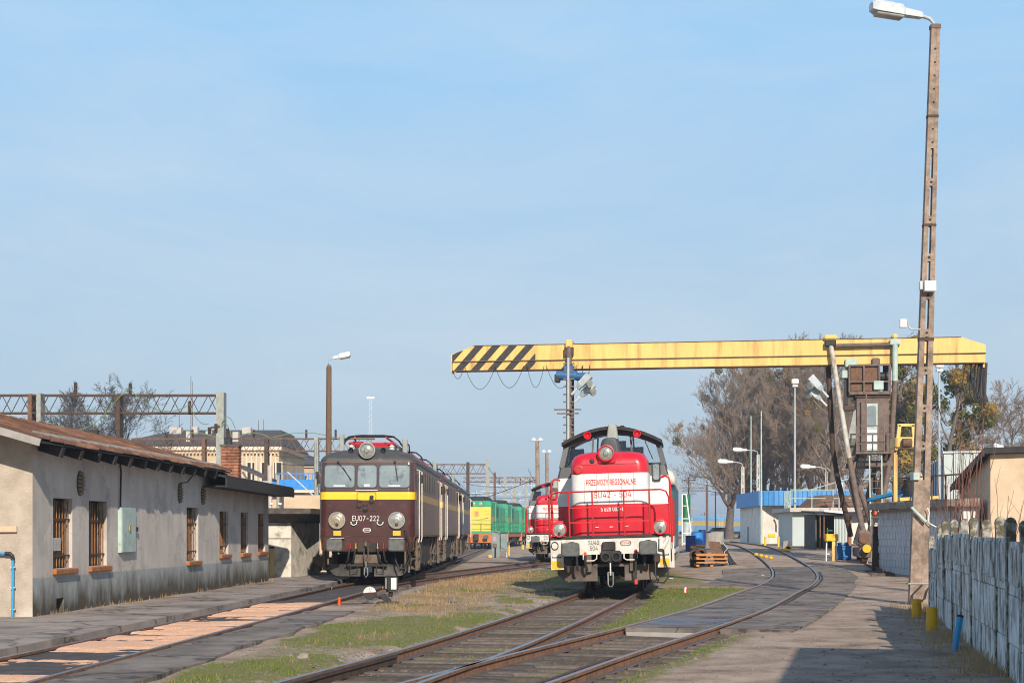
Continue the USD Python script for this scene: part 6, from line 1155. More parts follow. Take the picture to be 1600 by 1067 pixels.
# ---------------------------------------------------------------- concrete fence
for k in range(9): pass
fn = thing('concrete_fence', 'weathered concrete panel fence with round topped posts at the right edge', 'fence', (6, 20, 0), world=True)
FD = np.array([.2, 1, 0]) / math.hypot(.2, 1); FN = np.array([-FD[1], FD[0], 0]); RF = np.stack([FN, FD, [0, 0, 1.0]], 1)
F = lambda y, o, z: np.array([2.1 + .2 * y, y, 0]) + FN * o + np.array([0, 0, z])
rf = np.random.default_rng(12); fy = [13.6, 15.6, 17.4, 18.7, 20.1, 22.0, 23.6, 25.5, 27.3, 29.3, 31.5, 33.8]
for i, y in enumerate(fy):
    top = [1.66, 1.70, 1.72, 1.76, 1.78, 1.76, 1.80, 1.80, 1.80, 1.78, 1.74, 1.50][i]; tilt = rf.normal(0, .008)
    poly = [(-.055, -.3), (.055, -.3), (.055, top - .02)] + [(.066 * math.cos(a), top + .02 + .085 * math.sin(a)) for a in np.linspace(-.4, math.pi + .4, 9)] + [(-.055, top - .02)]
    c = F(y, 0, 0); part(fn, 'fence_post', Mb().prism(poly, lambda a, b: c + FN * (a + tilt * b) + FD * .085 + np.array([0, 0, b]), lambda a, b: c + FN * (a + tilt * b) - FD * .085 + np.array([0, 0, b])), 'fence_post')
    if i + 1 < len(fy):
        y1 = fy[i + 1]; L = (y1 - y) / FD[1]; ym = (y + y1) / 2; t0 = rf.normal(-.02, .012)
        dz = -.035 + min(top, [1.66, 1.70, 1.72, 1.76, 1.78, 1.76, 1.80, 1.80, 1.80, 1.78, 1.74, 1.50][i + 1]) - 1.76 - .02
        for r_, (z0, z1) in enumerate(((-.25, .50), (.505, 1.06), (1.065, 1.68))):
            p = part(fn, 'fence_panel', Mb().box(F(ym, .012 + rf.normal(0, .006), (z0 + z1) / 2 + dz), (.05, L - .15, z1 - z0), R=RF @ rotz(rf.normal(0, .004)), ch=.008), 'fence_panel')
            if r_ == 2 or (r_ == 1 and i % 3 == 1):
                for q in range(9):
                    u = (q + .5) / 9 - .5; wv = .05 + .02 * rf.uniform(); part(p, 'relief_bar', Mb().box(F(ym + u * (L - .3) * FD[1], .042, (z0 + z1) / 2 + .03 + dz), (.028, (L - .3) / 9 * .55, (z1 - z0) * (.72 + .06 * rf.normal())), R=RF, ch=.012), 'fence_panel')
# twigs behind the fence
def shrub(label, base, n, h, seed, mat='twig_red', sp=.35):
    r = np.random.default_rng(seed); t = thing('sapling', label, 'sapling', base, world=True); Pq, Qq, R0, R1 = [], [], [], []
    for k in range(n):
        a = r.uniform(0, 6.28); p = np.array(base) + [r.normal(0, .12), r.normal(0, .12), 0]; hh = h * r.uniform(.55, 1.0); d = np.array([math.cos(a) * sp, math.sin(a) * sp, 1.0]); d /= np.linalg.norm(d); rad = .016 * r.uniform(.7, 1.2); N = 9
        for i in range(N):
            q = p + d * hh / N; Pq.append(p); Qq.append(q); R0.append(rad * (1 - i / N) + .004); R1.append(rad * (1 - (i + 1) / N) + .004)
            if i > 2 and r.uniform() < .35: b = np.array([r.normal(0, .5), r.normal(0, .5), .8]); b /= np.linalg.norm(b); Pq.append(q); Qq.append(q + b * r.uniform(.2, .6)); R0.append(.006); R1.append(.003)
            d = d + np.array([r.normal(0, .05), r.normal(0, .05), .05]); d /= np.linalg.norm(d); p = q
    part(t, 'stems', Mb().segs(Pq, Qq, R0, R1, 4), mat)
shrub('clump of reddish bare shoots rising behind the fence, nearest the lamp post', P(1485, 835, 43) * [1, 1, 0], 14, 5.2, 1, sp=.12)
shrub('tall thin reddish shoots behind the fence in front of the beige building wall', P(1520, 835, 42) * [1, 1, 0], 10, 5.8, 2, sp=.10)
shrub('short bare twigs behind the fence at the foot of the sunlit beige wall', P(1565, 835, 44) * [1, 1, 0], 9, 3.6, 3, sp=.22)

# ---------------------------------------------------------------- lamp posts and masts
def lamp_head(t, base, d, L=.85, mat='lamp_grey', k=1.0):
    base = np.array(base, float); d = np.array(d, float); d /= np.linalg.norm(d); a, b, _ = frame(d); V = []
    for l, w, h0, h1 in ((0, .05, -.04, .05), (.05, .09, -.06, .08), (.36 * L, .11, -.07, .11), (.42 * L, .17, -.09, .17), (.9 * L, .19, -.09, .18), (L, .13, -.05, .12)):
        c = base + d * l * k; V.append(np.array([c + a * x * k + np.array([0, 0, z * k]) for x, z in ((-w, h0), (w, h0), (w, h1 * .6), (w * .6, h1), (-w * .6, h1), (-w, h1 * .6))]))
    h = part(t, 'lamp_head', Mb().rings(V), mat); c = base + d * .66 * L * k
    part(h, 'diffuser', Mb().box(c + np.array([0, 0, -.12 * k]), (.30 * k, L * .52 * k, .07 * k), R=np.stack([a, d, np.cross(a, d)], 1), ch=.02), 'lamp_glass'); return h
lp = thing('concrete_lamp_post', 'tall slotted concrete lamp post towering at the right', 'lamp post', G(1434, 944), world=True)
b0 = G(1434, 944); D0 = b0[1]; topp = P(1461, 45, D0 + .1); WX = np.array([1.0, 0, 0])
def lpt(z): return b0 + (topp - b0) * (z - b0[2]) / (topp[2] - b0[2])
H = topp[2]
half = lambda z: .215 - .115 * (z / H)
slots = []; z = 2.15 + .75
while z < H - 3.3: slots.append((z, z + .70)); z += .88
edges = [b0[2] - .2] + [e for s in slots for e in s] + [H]
for sg in (-1, 1):
    V = []
    for z in np.linspace(b0[2] - .2, H, 15):
        c = lpt(z); hw = half(z); x0, x1 = sorted((sg * hw, sg * hw * .26)); V.append(np.array([c + [x0, -.085, 0], c + [x1, -.085, 0], c + [x1, .085, 0], c + [x0, .085, 0]]))
    part(lp, 'shaft', Mb().rings(V), 'post_concrete')
solid = [(edges[0], slots[0][0])] + [(a[1], b[0]) for a, b in zip(slots[:-1], slots[1:])] + [(slots[-1][1], H - .002)]
for a, b in solid:
    V = []
    for z in (a, b): c = lpt(z); w = half(z) * .258; V.append(np.array([c + [-w, -.078, 0], c + [w, -.078, 0], c + [w, .078, 0], c + [-w, .078, 0]]))
    part(lp, 'web', Mb().rings(V), 'post_concrete')
for a, b in zip(slots[:-1], slots[1:]): c = lpt((a[1] + b[0]) / 2); part(lp, 'hole', Mb().lathe([(.001, 0), (.03, 0), (.03, .004), (.001, .004)], c + [0, -.079, 0], n=10), 'interior')
for z in np.linspace(H - 3.0, H - .5, 9): c = lpt(z); part(lp, 'hole', Mb().lathe([(.001, 0), (.025, 0), (.025, .004), (.001, .004)], c + [0, -.079, 0], n=8), 'interior')
c = lpt(H); part(lp, 'post_cap', Mb().box(c + [0, 0, .03], (.24, .2, .12), ch=.02), 'rust_grey')
arm = part(lp, 'lamp_arm', Mb().pipe([c + [0, 0, -.1], c + [-.03, -.02, .12], c + [-.14, -.04, .22], c + [-.32, -.08, .26]], .045, 8), 'galv', smooth=50); lamp_head(lp, c + [-.30, -.07, .27], (-1, -.16, .10), 1.28, k=1.0)
for zz_, hh in ((P(0, 333 / 1067 * 560, D0)[2] - .1, .06), (P(0, 670 / 1067 * 560, D0)[2], .05), (P(0, 1010 / 1067 * 560, D0)[2], .08)): c = lpt(zz_); hw = half(zz_) + .008; part(lp, 'band', Mb().box(c, (2 * hw, .19, hh)), 'rust_dark')
c = lpt(P(0, 449, D0)[2]); bx = part(lp, 'junction_box', Mb().box(c + [.0, -.22, 0], (.27, .16, .25), ch=.015), 'white_paint'); part(lp, 'junction_box', Mb().box(c + [-.2, -.2, .02], (.07, .1, .2), ch=.01), 'lamp_grey')
c = lpt(P(0, 515, D0)[2]); part(lp, 'antenna_arm', Mb().pipe([c + [-.15, -.1, 0], c + [-.36, -.1, .0], c + [-.43, -.1, .06], c + [-.45, -.1, .12], c + [-.45, -.1, .26]], .02, 7), 'galv', smooth=50); part(lp, 'antenna', Mb().box(c + [-.57, -.14, .13], (.17, .1, .2), ch=.02), 'white_paint')
d0 = D0 - .2; part(lp, 'light_tube', Mb().bar(P(1424, 792, d0), P(1447, 815, d0), .07, .06, ch=.01), 'mint_paint'); part(lp, 'cable', Mb().pipe([P(1449, 793, d0), P(1452, 800, d0), P(1450, 814, d0), P(1455, 819, d0), P(1463, 823, d0)], .014, 6), 'white_paint', smooth=50)
c = lpt(P(0, 911, D0)[2]); part(lp, 'cable_clamp', Mb().box(c + [0, 0, 0], (.52, .22, .035)), 'galv_post'); part(lp, 'cable', Mb().pipe([c + [.05, -.17, -.02], c + [-.18, -.18, -.25], c + [-.2, -.2, -.45], c + [-.19, -.2, -.6]], .02, 6).pipe([c + [.18, -.17, -.1], c + [.1, -.2, -.35], c + [-.15, -.2, -.45]], .016, 6), 'cable'); part(lp, 'base_sleeve', Mb().box(lpt(P(0, 744, D0)[2]) + [-.16, -.02, 0], (.14, .31, .17)), 'mint_paint')
def bollard(label, px, py, h, r, seed):
    c = G(px, py); t = thing('yellow_bollard', label, 'bollard', c, world=True); part(t, 'pipe', Mb().lathe([(r * .85, -.1), (r, -.1), (r, h * .78), (r * 1.04, h * .79), (r * 1.04, h * .84), (r, h * .85), (r, h), (r * .86, h), (r * .86, h - .12), (.001, h - .12)], c, (0, 0, 1), 18), 'yellow_bollard', smooth=35)
bollard('yellow pipe bollard at the foot of the tall concrete lamp post', 1432, 964, .36, .092, 1); bollard('nearer yellow pipe bollard between the lamp post and the leaning blue pipe', 1456, 985, .40, .092, 2)
c = G(1489, 1018); sp = thing('blue_pipe_stub', 'blue plastic pipe with dark cap leaning against the concrete fence', 'pipe', c, world=True); q = P(1500, 964, c[1] + .1); part(sp, 'pipe', Mb().tube(c - [.0, 0, .1], q, .045, n=12), 'blue_pipe', smooth=40); part(sp, 'cap', Mb().tube(q, q + (q - c) * .06, .049, n=12), 'black_box', smooth=40)
def lattice_post(label, px, ptop, pbase, d, side, arm=.9, w=.17, group=None):
    b = P(px, pbase, d); t = thing('street_lamp', label, 'street lamp', b, world=True, group=group); tz = P(px, ptop, d)[2]; b[2] = float(terr(b[0], d)) - .1
    for sg in (-1, 1): part(t, 'shaft', Mb().bar(b + [sg * w, 0, 0], [b[0] + sg * w * .45, d, tz], .13, .2), 'pale_concrete' if 0 else 'crane_white')
    z = b[2] + .6; k = 0
    while z < tz: part(t, 'web', Mb().box([b[0], d, z], (2 * w * (1 - .55 * (z - b[2]) / (tz - b[2])), .18, .28)), 'crane_white'); z += 1.15
    if side: part(t, 'arm', Mb().pipe([[b[0], d, tz], [b[0] + side * .1, d, tz + .3], [b[0] + side * .5, d, tz + .42], [b[0] + side * arm, d, tz + .45]], .05, 6), 'galv'); lamp_head(t, [b[0] + side * arm, d, tz + .45], (side, 0, .02), 1.1, 'white_paint', 1.3)
    return t
lattice_post('pale concrete street lamp before the tree trunks, its head reaching left', 1160.5, 729, 842, 150, -1)
lattice_post('taller concrete street lamp rising behind the blue fascia', 1184.5, 710, 842, 160, -1, 1.1)
lattice_post('small distant street lamp beside the dark tree trunk', 1139, 760, 843, 190, -1, .8, .10)
lattice_post('distant street lamp seen through the left crane leg', 1291, 737, 840, 150, -1, 1.0, .08)
def mast(label, px, ptop, pbase, d, r, head=True, mat='galv'):
    b = P(px, pbase, d); b[2] = float(terr(b[0], d)) - .1; t = thing('light_mast', label, 'mast', b, world=True); tz = P(px, ptop, d)[2]
    part(t, 'shaft', Mb().tube(b, [b[0], d, tz], r, r * .55, n=8), mat, smooth=40)
    if head: part(t, 'head', Mb().box([b[0], d - .05, tz + .15], (.42, .3, .3), ch=.05).box([b[0], d, tz - .12], (.3, .3, .1)), 'white_paint')
    return t
mast('slim pale mast with small camera head in front of the trees', 1242, 600, 802, 96, .085); mast('slim green white mast standing before the blue building', 1189.5, 642, 848, 108, .075, False, 'mint_paint'); mast('slimmest mast left of the blue building, grey at the foot', 1173.5, 650, 843, 120, .07, False, 'mint_paint')
mast('pale mast with camera head behind the tall concrete lamp post', 1467.5, 575, 780, 82, .085)
mast('short pale mast on the white shed railing', 1311, 762, 802, 93, .06)
t = thing('street_lamp', 'white street lamp head on a thin pole above the metal hall', 'street lamp', P(1575, 760, 96), world=True); a = P(1560, 697, 96); part(t, 'pole', Mb().tube(P(1590, 830, 96), P(1577, 705, 96), .06, n=6), 'galv'); lamp_head(t, P(1577, 705, 96), (-1, 0, .35), .9, 'white_paint', 1.1)
wl_ = thing('wooden_lamp_pole', 'tall wooden pole with bright street lamp behind the brown engine', 'lamp post', P(514, 830, 75) * [1, 1, 0], world=True)
a = P(514, 574, 75); part(wl_, 'pole', Mb().tube([a[0] - .03, 75, 0], a, .16, .125, n=10), 'pole_wood', smooth=40); part(wl_, 'pole_tip', Mb().lathe([(.125, 0), (.001, .25)], a, (0, 0, 1), 10), 'pole_wood'); part(wl_, 'arm', Mb().pipe([a + [.02, -.1, .1], a + [.03, -.12, .32], a + [.2, -.12, .42]], .03, 6), 'galv'); lamp_head(wl_, a + [.18, -.12, .42], (1, -.2, .16), 1.05, 'white_paint', .85)
for px, pt, d, lb in ((841.5, 690, 96, 'brown twin lamp pole left of the foreground red engine'), (856, 708, 112, 'shorter twin lamp pole beside the far red engine')):
    b = P(px, 830, d) * [1, 1, 0]; t = thing('twin_lamp_pole', lb, 'lamp post', b, world=True); tz = P(px, pt, d)[2]; part(t, 'pole', Mb().tube(b, [b[0] - .08, d, tz], .16, .11, n=8), 'post_concrete', smooth=40)
    for sx in (-.22, .18): part(t, 'lamp_head', Mb().lathe([(.001, 0), (.2, 0), (.16, .12), (.06, .2), (.001, .2)], [b[0] - .08 + sx, d - .1, tz + .05], (0, 0, 1), 12), 'lamp_grey', smooth=40)
    part(t, 'stay', Mb().tube([b[0], d, tz - 2.2], [b[0] - 3.4, d + 5, tz - 3.3], .02, n=4), 'cable') if px < 850 else None
# ---------------------------------------------------------------- small things beside the tracks
c = G(602, 943); sw = thing('switch_stand', 'black point lever with white disc weight and white lantern beside the track', 'switch stand', c, world=True)
q = lambda px, py: P(px, py, c[1])
part(sw, 'base', Mb().rings([np.array([q(593, 930), q(600, 927), q(617, 943), q(607, 946)]) + [0, -.12, 0], np.array([q(593, 930), q(600, 927), q(617, 943), q(607, 946)]) + [0, .12, 0]]), 'black_box'); part(sw, 'foot', Mb().box(c + [.05, 0, .02], (.5, .3, .07), ch=.02), 'steel_dark')
part(sw, 'lever', Mb().bar(q(583, 929), q(606, 938), .06, .05, ch=.01), 'black_box'); dsc = q(578, 926.5)
part(sw, 'weight', Mb().lathe([(.001, -.05), (.15, -.05), (.155, -.03), (.155, .03), (.15, .05), (.001, .05)], dsc, n=24), 'black_box', smooth=35)
tt = np.linspace(.16, math.pi + .02, 13); part(sw, 'white_half', Mb().prism([(.148 * math.cos(a), .148 * math.sin(a)) for a in tt], lambda a, b: dsc + [a, -.052, b + .012], lambda a, b: dsc + [a, -.06, b + .012]), 'white_paint')
for dx in (-.012, .032): part(sw, 'red_mark', Mb().bar(dsc + [dx - .01, -.062, .02], dsc + [dx + .012, -.062, .145], .012, .004), 'red_signal')
part(sw, 'stem', Mb().tube(q(610, 932), q(611, 921), .05, n=10), 'black_box'); ln = q(611.5, 911)
l_ = part(sw, 'lantern', Mb().box(ln, (.28, .24, .30), rz=.35, ch=.015), 'black_box'); part(sw, 'lantern_foot', Mb().box(ln + [0, 0, -.17], (.2, .2, .05), rz=.35), 'steel_dark')
R = rotz(.35); part(l_, 'signal_face', Mb().box(ln + R @ np.array([.02, -.124, 0]), (.13, .006, .27), rz=.35), 'white_paint'); part(l_, 'signal_face', Mb().box(ln + R @ np.array([-.143, -.02, 0]), (.006, .07, .25), rz=.35), 'white_paint')
c = G(530, 946); single('orange_marker', 'small orange peg standing beside the left rail', 'marker', Mb().lathe([(.001, -.03), (.035, -.03), (.035, .14), (.045, .15), (.04, .19), (.001, .2)], c, (0, 0, 1), 10), 'orange_plastic', smooth=40)
c = G(1071, 926); t = thing('fouling_marker', 'small white and red clearance marker in the grass wedge', 'marker', c, world=True); part(t, 'stone', Mb().lathe([(.001, -.05), (.05, -.05), (.052, .10), (.035, .15), (.001, .16)], c, (0, 0, 1), 12), 'white_paint', smooth=50); part(t, 'red_half', Mb().box(c + [.03, -.045, .06], (.035, .02, .14), ch=.005), 'red_signal')
ec = thing('electrical_cabinet', 'grey green electrical cabinet with pink notice between the tracks', 'cabinet', P(775, 871, 104) * [1, 1, 0], world=True)
e = lambda px, d=104: (px - 800) / FPX * d
part(ec, 'cabinet', BB(e(768), e(781), 103.7, 104.5, 0, 1.66, .02), 'cabinet_grey'); part(ec, 'notice', BB(e(770.5), e(775.5), 103.68, 103.7, 1.05, 1.35), 'paper_pink'); part(ec, 'meter', BB(e(770), e(776.5), 103.62, 103.7, .68, .92), 'rust_grey'); part(ec, 'conduit', Mb().tube((e(774), 103.62, .02), (e(774), 103.62, .68), .05, n=8), 'black_box'); part(ec, 'lid', BB(e(767.6), e(781.4), 103.65, 104.55, 1.662, 1.72), 'cabinet_grey')
ec = thing('electrical_cabinet', 'paler cabinet on a thin leg just right of the pink notice cabinet', 'cabinet', P(787, 871, 105) * [1, 1, 0], world=True); part(ec, 'box', BB(e(782), e(792), 105, 105.3, .4, 1.55, .02), 'cabinet_grey'); part(ec, 'leg', BB(e(791), e(792.5), 105, 105.1, 0, 1.5), 'galv')
for px, py, h, lb in ((795.5, 868, .75, 'thin yellow marker post right of the grey cabinets'), (817, 858, .45, 'stubby yellow post in front of the green engines'), (766, 871, .2, 'low yellow peg left of the grey cabinets')):
    c = G(px, py); single('yellow_marker_post', lb, 'post', Mb().box(c + [0, 0, h / 2], (.11 if h > .5 else .22, .1, h), ch=.01), 'yellow_bollard')
# pallet with scrap
c = G(1112, 885); pd = c[1]; px0, px1 = (1088 - 800) / FPX * pd, (1137 - 800) / FPX * pd; z0 = c[2]
pal = thing('pallet', 'orange wooden pallet standing upright stack with scrap behind, by the red engine', 'pallet', c, world=True)
for k in range(3): part(pal, 'plank', BB(px0, px1, pd - .02, pd + .06, z0 + .13 + k * .155, z0 + .20 + k * .155, .008), 'orange_wood')
for k in range(3):
    x = px0 + (px1 - px0 - .13) * k / 2
    for q in range(2): part(pal, 'block', BB(x, x + .13, pd + .061, pd + .9, z0 + .0 + q * .27, z0 + .13 + q * .27, .006), 'orange_wood')
    part(pal, 'runner', BB(x - .0, x + .13, pd - .05, pd + .9, z0 + .132, z0 + .155), 'rust_grey')
for k in range(5): part(pal, 'deck_board', BB(px0, px1, pd + .08 + k * .17, pd + .2 + k * .17, z0 + .512, z0 + .535), 'orange_wood')
x = lambda px, d=pd: (px - 800) / FPX * d
pl_ = thing('steel_plate', 'rust brown steel plate leaning on the pallet', 'plate', (x(1124), pd + .5, z0), world=True); part(pl_, 'plate', Mb().rings([np.array([(x(1117), pd - .04, z0 + .15), (x(1136), pd - .04, z0 + .1), (x(1130.5), pd + 1.2, z0 + 1.0), (x(1111.5), pd + 1.2, z0 + 1.03)]), np.array([(x(1117), pd - .01, z0 + .17), (x(1136), pd - .01, z0 + .12), (x(1130.5), pd + 1.23, z0 + 1.02), (x(1111.5), pd + 1.23, z0 + 1.05)])]), 'rust')
for k, (a, b, zt) in enumerate(((1084, 1096, .86), (1093, 1106, .92))):
    t = thing('scrap_brake_block', ('square' if not k else 'round') + ' dark cast iron scrap part lying behind the pallet', 'scrap', (x((a + b) / 2), pd + 1.2, z0), world=True)
    part(t, 'casting', BB(x(a), x(b), pd + 1.0, pd + 1.5, z0 - .05, z0 + zt, .06), 'steel_dark'); part(t, 'ring', Mb().lathe([(.14, -.0), (.24, .0), (.25, .09), (.16, .1), (.14, .0)], (x((a + b) / 2), pd + .99, z0 + zt * .55), n=18), 'rust_dark', smooth=30); part(t, 'flange', BB(x(a) - .03, x(b) + .03, pd + .95, pd + 1.0, z0 + zt - .12, z0 + zt - .02), 'rust_dark')
t = thing('leaf_spring_scrap', 'dark heap of old springs right of the leaning rusty plate', 'scrap', (x(1142), pd + .8, z0), world=True)
for k in range(5): part(t, 'spring_leaf', Mb().bar((x(1133 + k * 1.5), pd + 1.2, z0 + .9 - .12 * k), (x(1147 + k * .8), pd + .4, z0 + .05), .25, .06), 'steel_dark')
part(t, 'bent_strip', Mb().pipe([(x(1132), pd + .5, z0 + .98), (x(1139), pd + .4, z0 + .75), (x(1133), pd + .3, z0 + .6), (x(1138), pd + .2, z0 + .15), (x(1139), pd + .1, z0 + .1)], .02, 5), 'galv')
single('stone_block', 'weathered square block left of the pallet', 'block', rock(G(1083, 884) + [0, 0, .1], (.5, .4, .34), 70), 'concrete')
for px, py, r, h, mat, lb in ((1079, 861, .27, .82, 'blue_barrel', 'dark blue oil drum standing left of the scrap heap'), (1089, 859, .31, .95, 'blue_light', 'light blue plastic barrel behind the scrap heap'), (1097, 856, .2, 1.0, 'blue_barrel', 'small blue drum right of the light blue barrel')):
    c = G(px, py); t = thing('barrel', lb, 'barrel', c, world=True); part(t, 'drum', Mb().lathe([(.001, 0), (r, 0), (r * 1.03, .03), (r, .06), (r, h * .33), (r * 1.04, h * .36), (r, h * .39), (r, h * .64), (r * 1.04, h * .67), (r, h * .7), (r, h - .03), (r * 1.03, h), (r * .95, h), (r * .95, h - .03), (.001, h - .03)], c, (0, 0, 1), 20), mat, smooth=35)
for px, py, r, h, lb in ((1112, 850, .42, .75, 'pale concrete pipe ring standing behind the scrap'), (1120, 850, .47, .85, 'larger grey concrete pipe ring beside the curved track')):
    c = G(px, py); single('concrete_ring', lb, 'concrete ring', Mb().lathe([(r, 0), (r, h), (r * .85, h), (r * .85, .0)], c, (0, 0, 1), 22), 'concrete', smooth=35)
ld = thing('step_ladder', 'white steel access ladder beside the teal rail vehicle', 'ladder', G(1072, 852), world=True); c = G(1074, 852); d = c[1]; xx = lambda px: (px - 800) / FPX * d; zz = lambda py: CAMZ + (HOR - py) / FPX * d
part(ld, 'frame', Mb().bar((xx(1066), d, c[2]), (xx(1066), d, zz(772)), .06).bar((xx(1066), d, zz(772)), (xx(1072), d, zz(772)), .06).bar((xx(1072), d, zz(772)), (xx(1082), d, zz(850)), .07).bar((xx(1066), d, zz(849)), (xx(1084), d, zz(849)), .06), 'white_paint')
for py in (790, 810, 833): part(ld, 'rung', Mb().bar((xx(1066), d, zz(py)), (xx(1074 + (py - 790) * .13), d, zz(py)), .04), 'white_paint')
part(ld, 'foot', Mb().bar((xx(1082), d, zz(850)), (xx(1083), d, zz(832)), .1), 'white_paint')
gt = thing('green_tank', 'upright green and grey tank behind the white ladder', 'tank', (xx(1070) * 1.03, d + 3, c[2]), world=True); part(gt, 'upper_tank', Mb().tube((xx(1070) * 1.04, d + 3, 2.3), (xx(1070) * 1.04, d + 3, 4.0), .26, n=16), 'green_paint', smooth=40); part(gt, 'lower_tank', Mb().tube((xx(1070) * 1.04, d + 3, c[2] - .1), (xx(1070) * 1.04, d + 3, 2.29), .3, n=16), 'galv', smooth=40)
for k in range(4):
    a = P(1182 + 6 * k, 868 + 2 * k, 76 - 2.2 * k); g = G(1181.5 + 7.6 * k, 870.5 + 1.9 * k); single('wheel_chock', ('leftmost and farthest of four yellow wheel chocks on the curved track', 'second from left of the four yellow wheel chocks', 'third from left of the four yellow wheel chocks', 'rightmost and nearest of four yellow wheel chocks on the curved track')[k], 'wheel chock', Mb().box(g + [0, 0, .13], (.16, .16, .11), rz=.5, ch=.03).tube(g + [-.04, -.06, .17], g + [.04, .06, .17], .04, n=8), 'yellow_paint', smooth=35, group='yellow wheel chocks in a row on the curved track')
c = G(1206, 854); t = thing('yellow_barrier', 'low yellow barrier on two posts in front of the blue and white building', 'barrier', c, world=True)
part(t, 'board', Mb().box(c + [0, .1, .62], (.42, .06, .22), ch=.02), 'yellow_paint')
for dx in (-.38, .38): part(t, 'post', Mb().box(c + [dx, 0, .28], (.12, .1, .6), ch=.02), 'yellow_paint')
c = G(1227, 863); t = thing('yellow_valve', 'small yellow fitting lying on the ground near the white shed', 'fitting', c, world=True); part(t, 'body', Mb().box(c + [0, 0, .12], (.5, .2, .14), ch=.05), 'yellow_paint'); part(t, 'hoop', Mb().lathe([(.1, -.03), (.16, -.03), (.16, .03), (.1, .03), (.1, -.03)], c + [.15, 0, .2], n=14), 'yellow_paint', smooth=35)
single('stone', 'grey boulder on the paving near the yellow fitting', 'stone', rock(G(1226, 856) + [0, 0, .2], (.55, .5, .5), 91), 'concrete')
for k, (px, py) in enumerate(((1240, 864), (1262, 868), (1048, 905), (1192, 900))): single('litter', ('white paper scrap before the white shed', 'white plastic scrap near the crane rail', 'white scrap under the red engine side', 'white scrap on the slabs by the curve')[k], 'litter', rock(G(px, py) + [0, 0, .03], (.2, .16, .06), 200 + k), 'white_paint')
t = thing('utility_cabinet', 'grey green cabinet in front of the blue and white building', 'cabinet', P(1175, 843, 117) * [1, 1, 0] + [0, 0, .85], world=True); part(t, 'cabinet', BB(zx(1169, 117), zx(1181, 117), 117, 117.6, .9, 2.05, .03), 'galv_post'); part(t, 'plinth', BB(zx(1169.5, 117), zx(1180.5, 117), 117.05, 117.55, .5, .9), 'galv')

# ---------------------------------------------------------------- overhead line gantries
def gantry(label, y, z0, z1, xa, xb, posts, seed=1, pitch=None, rr=.045, detail=True, mat='rust', dep=.5, endpost=None):
    t = thing('catenary_gantry', label, 'gantry', ((xa + xb) / 2, y, 0), world=True); pitch = pitch or (z1 - z0) * 1.05
    for yy in (0, dep):
        for z in (z0, z1): part(t, 'chord', Mb().bar((xa, y + yy, z), (xb, y + yy, z), 2 * rr, 2 * rr), mat)
    n = max(2, int(round((xb - xa) / pitch))); p = (xb - xa) / n
    if detail:
        for k in range(n):
            x = xa + k * p
            part(t, 'lattice_bar', Mb().bar((x, y, z0), (x + p / 2, y, z1), rr * .9, rr * .9).bar((x + p / 2, y, z1), (x + p, y, z0), rr * .9, rr * .9), mat); part(t, 'lattice_bar', Mb().bar((x + p * .3, y + dep, z0), (x + p * .8, y + dep, z1), rr * .9, rr * .9), mat)
    else:
        m = Mb()
        for k in range(n): x = xa + k * p; m.bar((x, y, z0), (x + p / 2, y, z1), rr * .9, rr * .9).bar((x + p / 2, y, z1), (x + p, y, z0), rr * .9, rr * .9)
        part(t, 'lattice', m, mat, kind='stuff')
    for x, w, mt, top in posts: part(t, 'post', BB(x - w / 2, x + w / 2, y - .08, y + dep + .08, 0, z1 + top), mt)
    return t
def insul(t, x, y, z, h=.55, ax=(0, 0, 1)): part(t, 'insulator', Mb().lathe([(.001, 0), (.05, 0)] + [(.09 if k % 2 else .055, h * (.05 + .09 * k)) for k in range(11)] + [(.04, h), (.001, h)], (x, y, z), ax, 8), 'rust_dark', smooth=30)
d = 70; X = lambda px, d=70: (px - 800) / FPX * d
g1 = gantry('nearest rusty lattice gantry with grey end post above the workshop roof', 70, 6.88, 7.66, X(-70), X(340), [(X(47), .18, 'rust', .05), (X(61), .18, 'galv_post', .08), (X(185), .16, 'rust_dark', .05), (X(344), .34, 'galv_post', .12)], rr=.035, mat='rust_dark')
for px, z in ((116, 7.7), (202, 7.66)): insul(g1, X(px), 70.2, z)
insul(g1, X(297), 69.9, 6.9, .5); part(g1, 'bracket', Mb().bar((X(326), 69.9, 6.2), (X(344), 69.9, 6.3), .08), 'rust_dark'); insul(g1, X(328), 69.9, 5.95, .3); insul(g1, X(338), 69.9, 6.0, .4); insul(g1, X(356), 70, 5.7, .5); part(g1, 'switch_gear', Mb().box((X(358), 70, 5.55), (.25, .3, .5), ch=.04).bar((X(344), 70, 5.9), (X(362), 70, 5.6), .08).bar((X(358), 70, 5.3), (X(352), 70, 3.3), .1), 'black_box')
part(g1, 'feeder_cable', Mb().pipe(np.vstack([sag(P(110, 672, 69.8), P(172, 637, 69.8), .3, 8), sag(P(172, 637, 69.8), P(202, 606, 69.8), -.05, 6)[1:], sag(P(202, 606, 69.8), P(296, 632, 69.8), .6, 12)[1:], sag(P(296, 632, 69.8), P(326, 662, 69.8), .3, 8)[1:]]), .018, 5), 'green_cable'); part(g1, 'feeder_cable', Mb().pipe(sag(P(346, 662, 69.8), P(368, 670, 69.8), -.4, 8), .018, 5).pipe(sag(P(346, 665, 69.8), P(362, 682, 69.8), -.3, 8), .018, 5), 'green_cable')
d = 105; Y = lambda px: X(px, 105)
g2 = gantry('second lattice gantry with dark and grey posts behind the brown engine', 105, 6.98, 7.78, Y(205), Y(585), [(Y(318), .22, 'rust', 0), (Y(416), .25, 'rust_dark', 0), (Y(494), .28, 'galv_post', .1)], rr=.04)
for px in (300, 396, 478, 524): insul(g2, Y(px), 105.2, 7.8, .6)
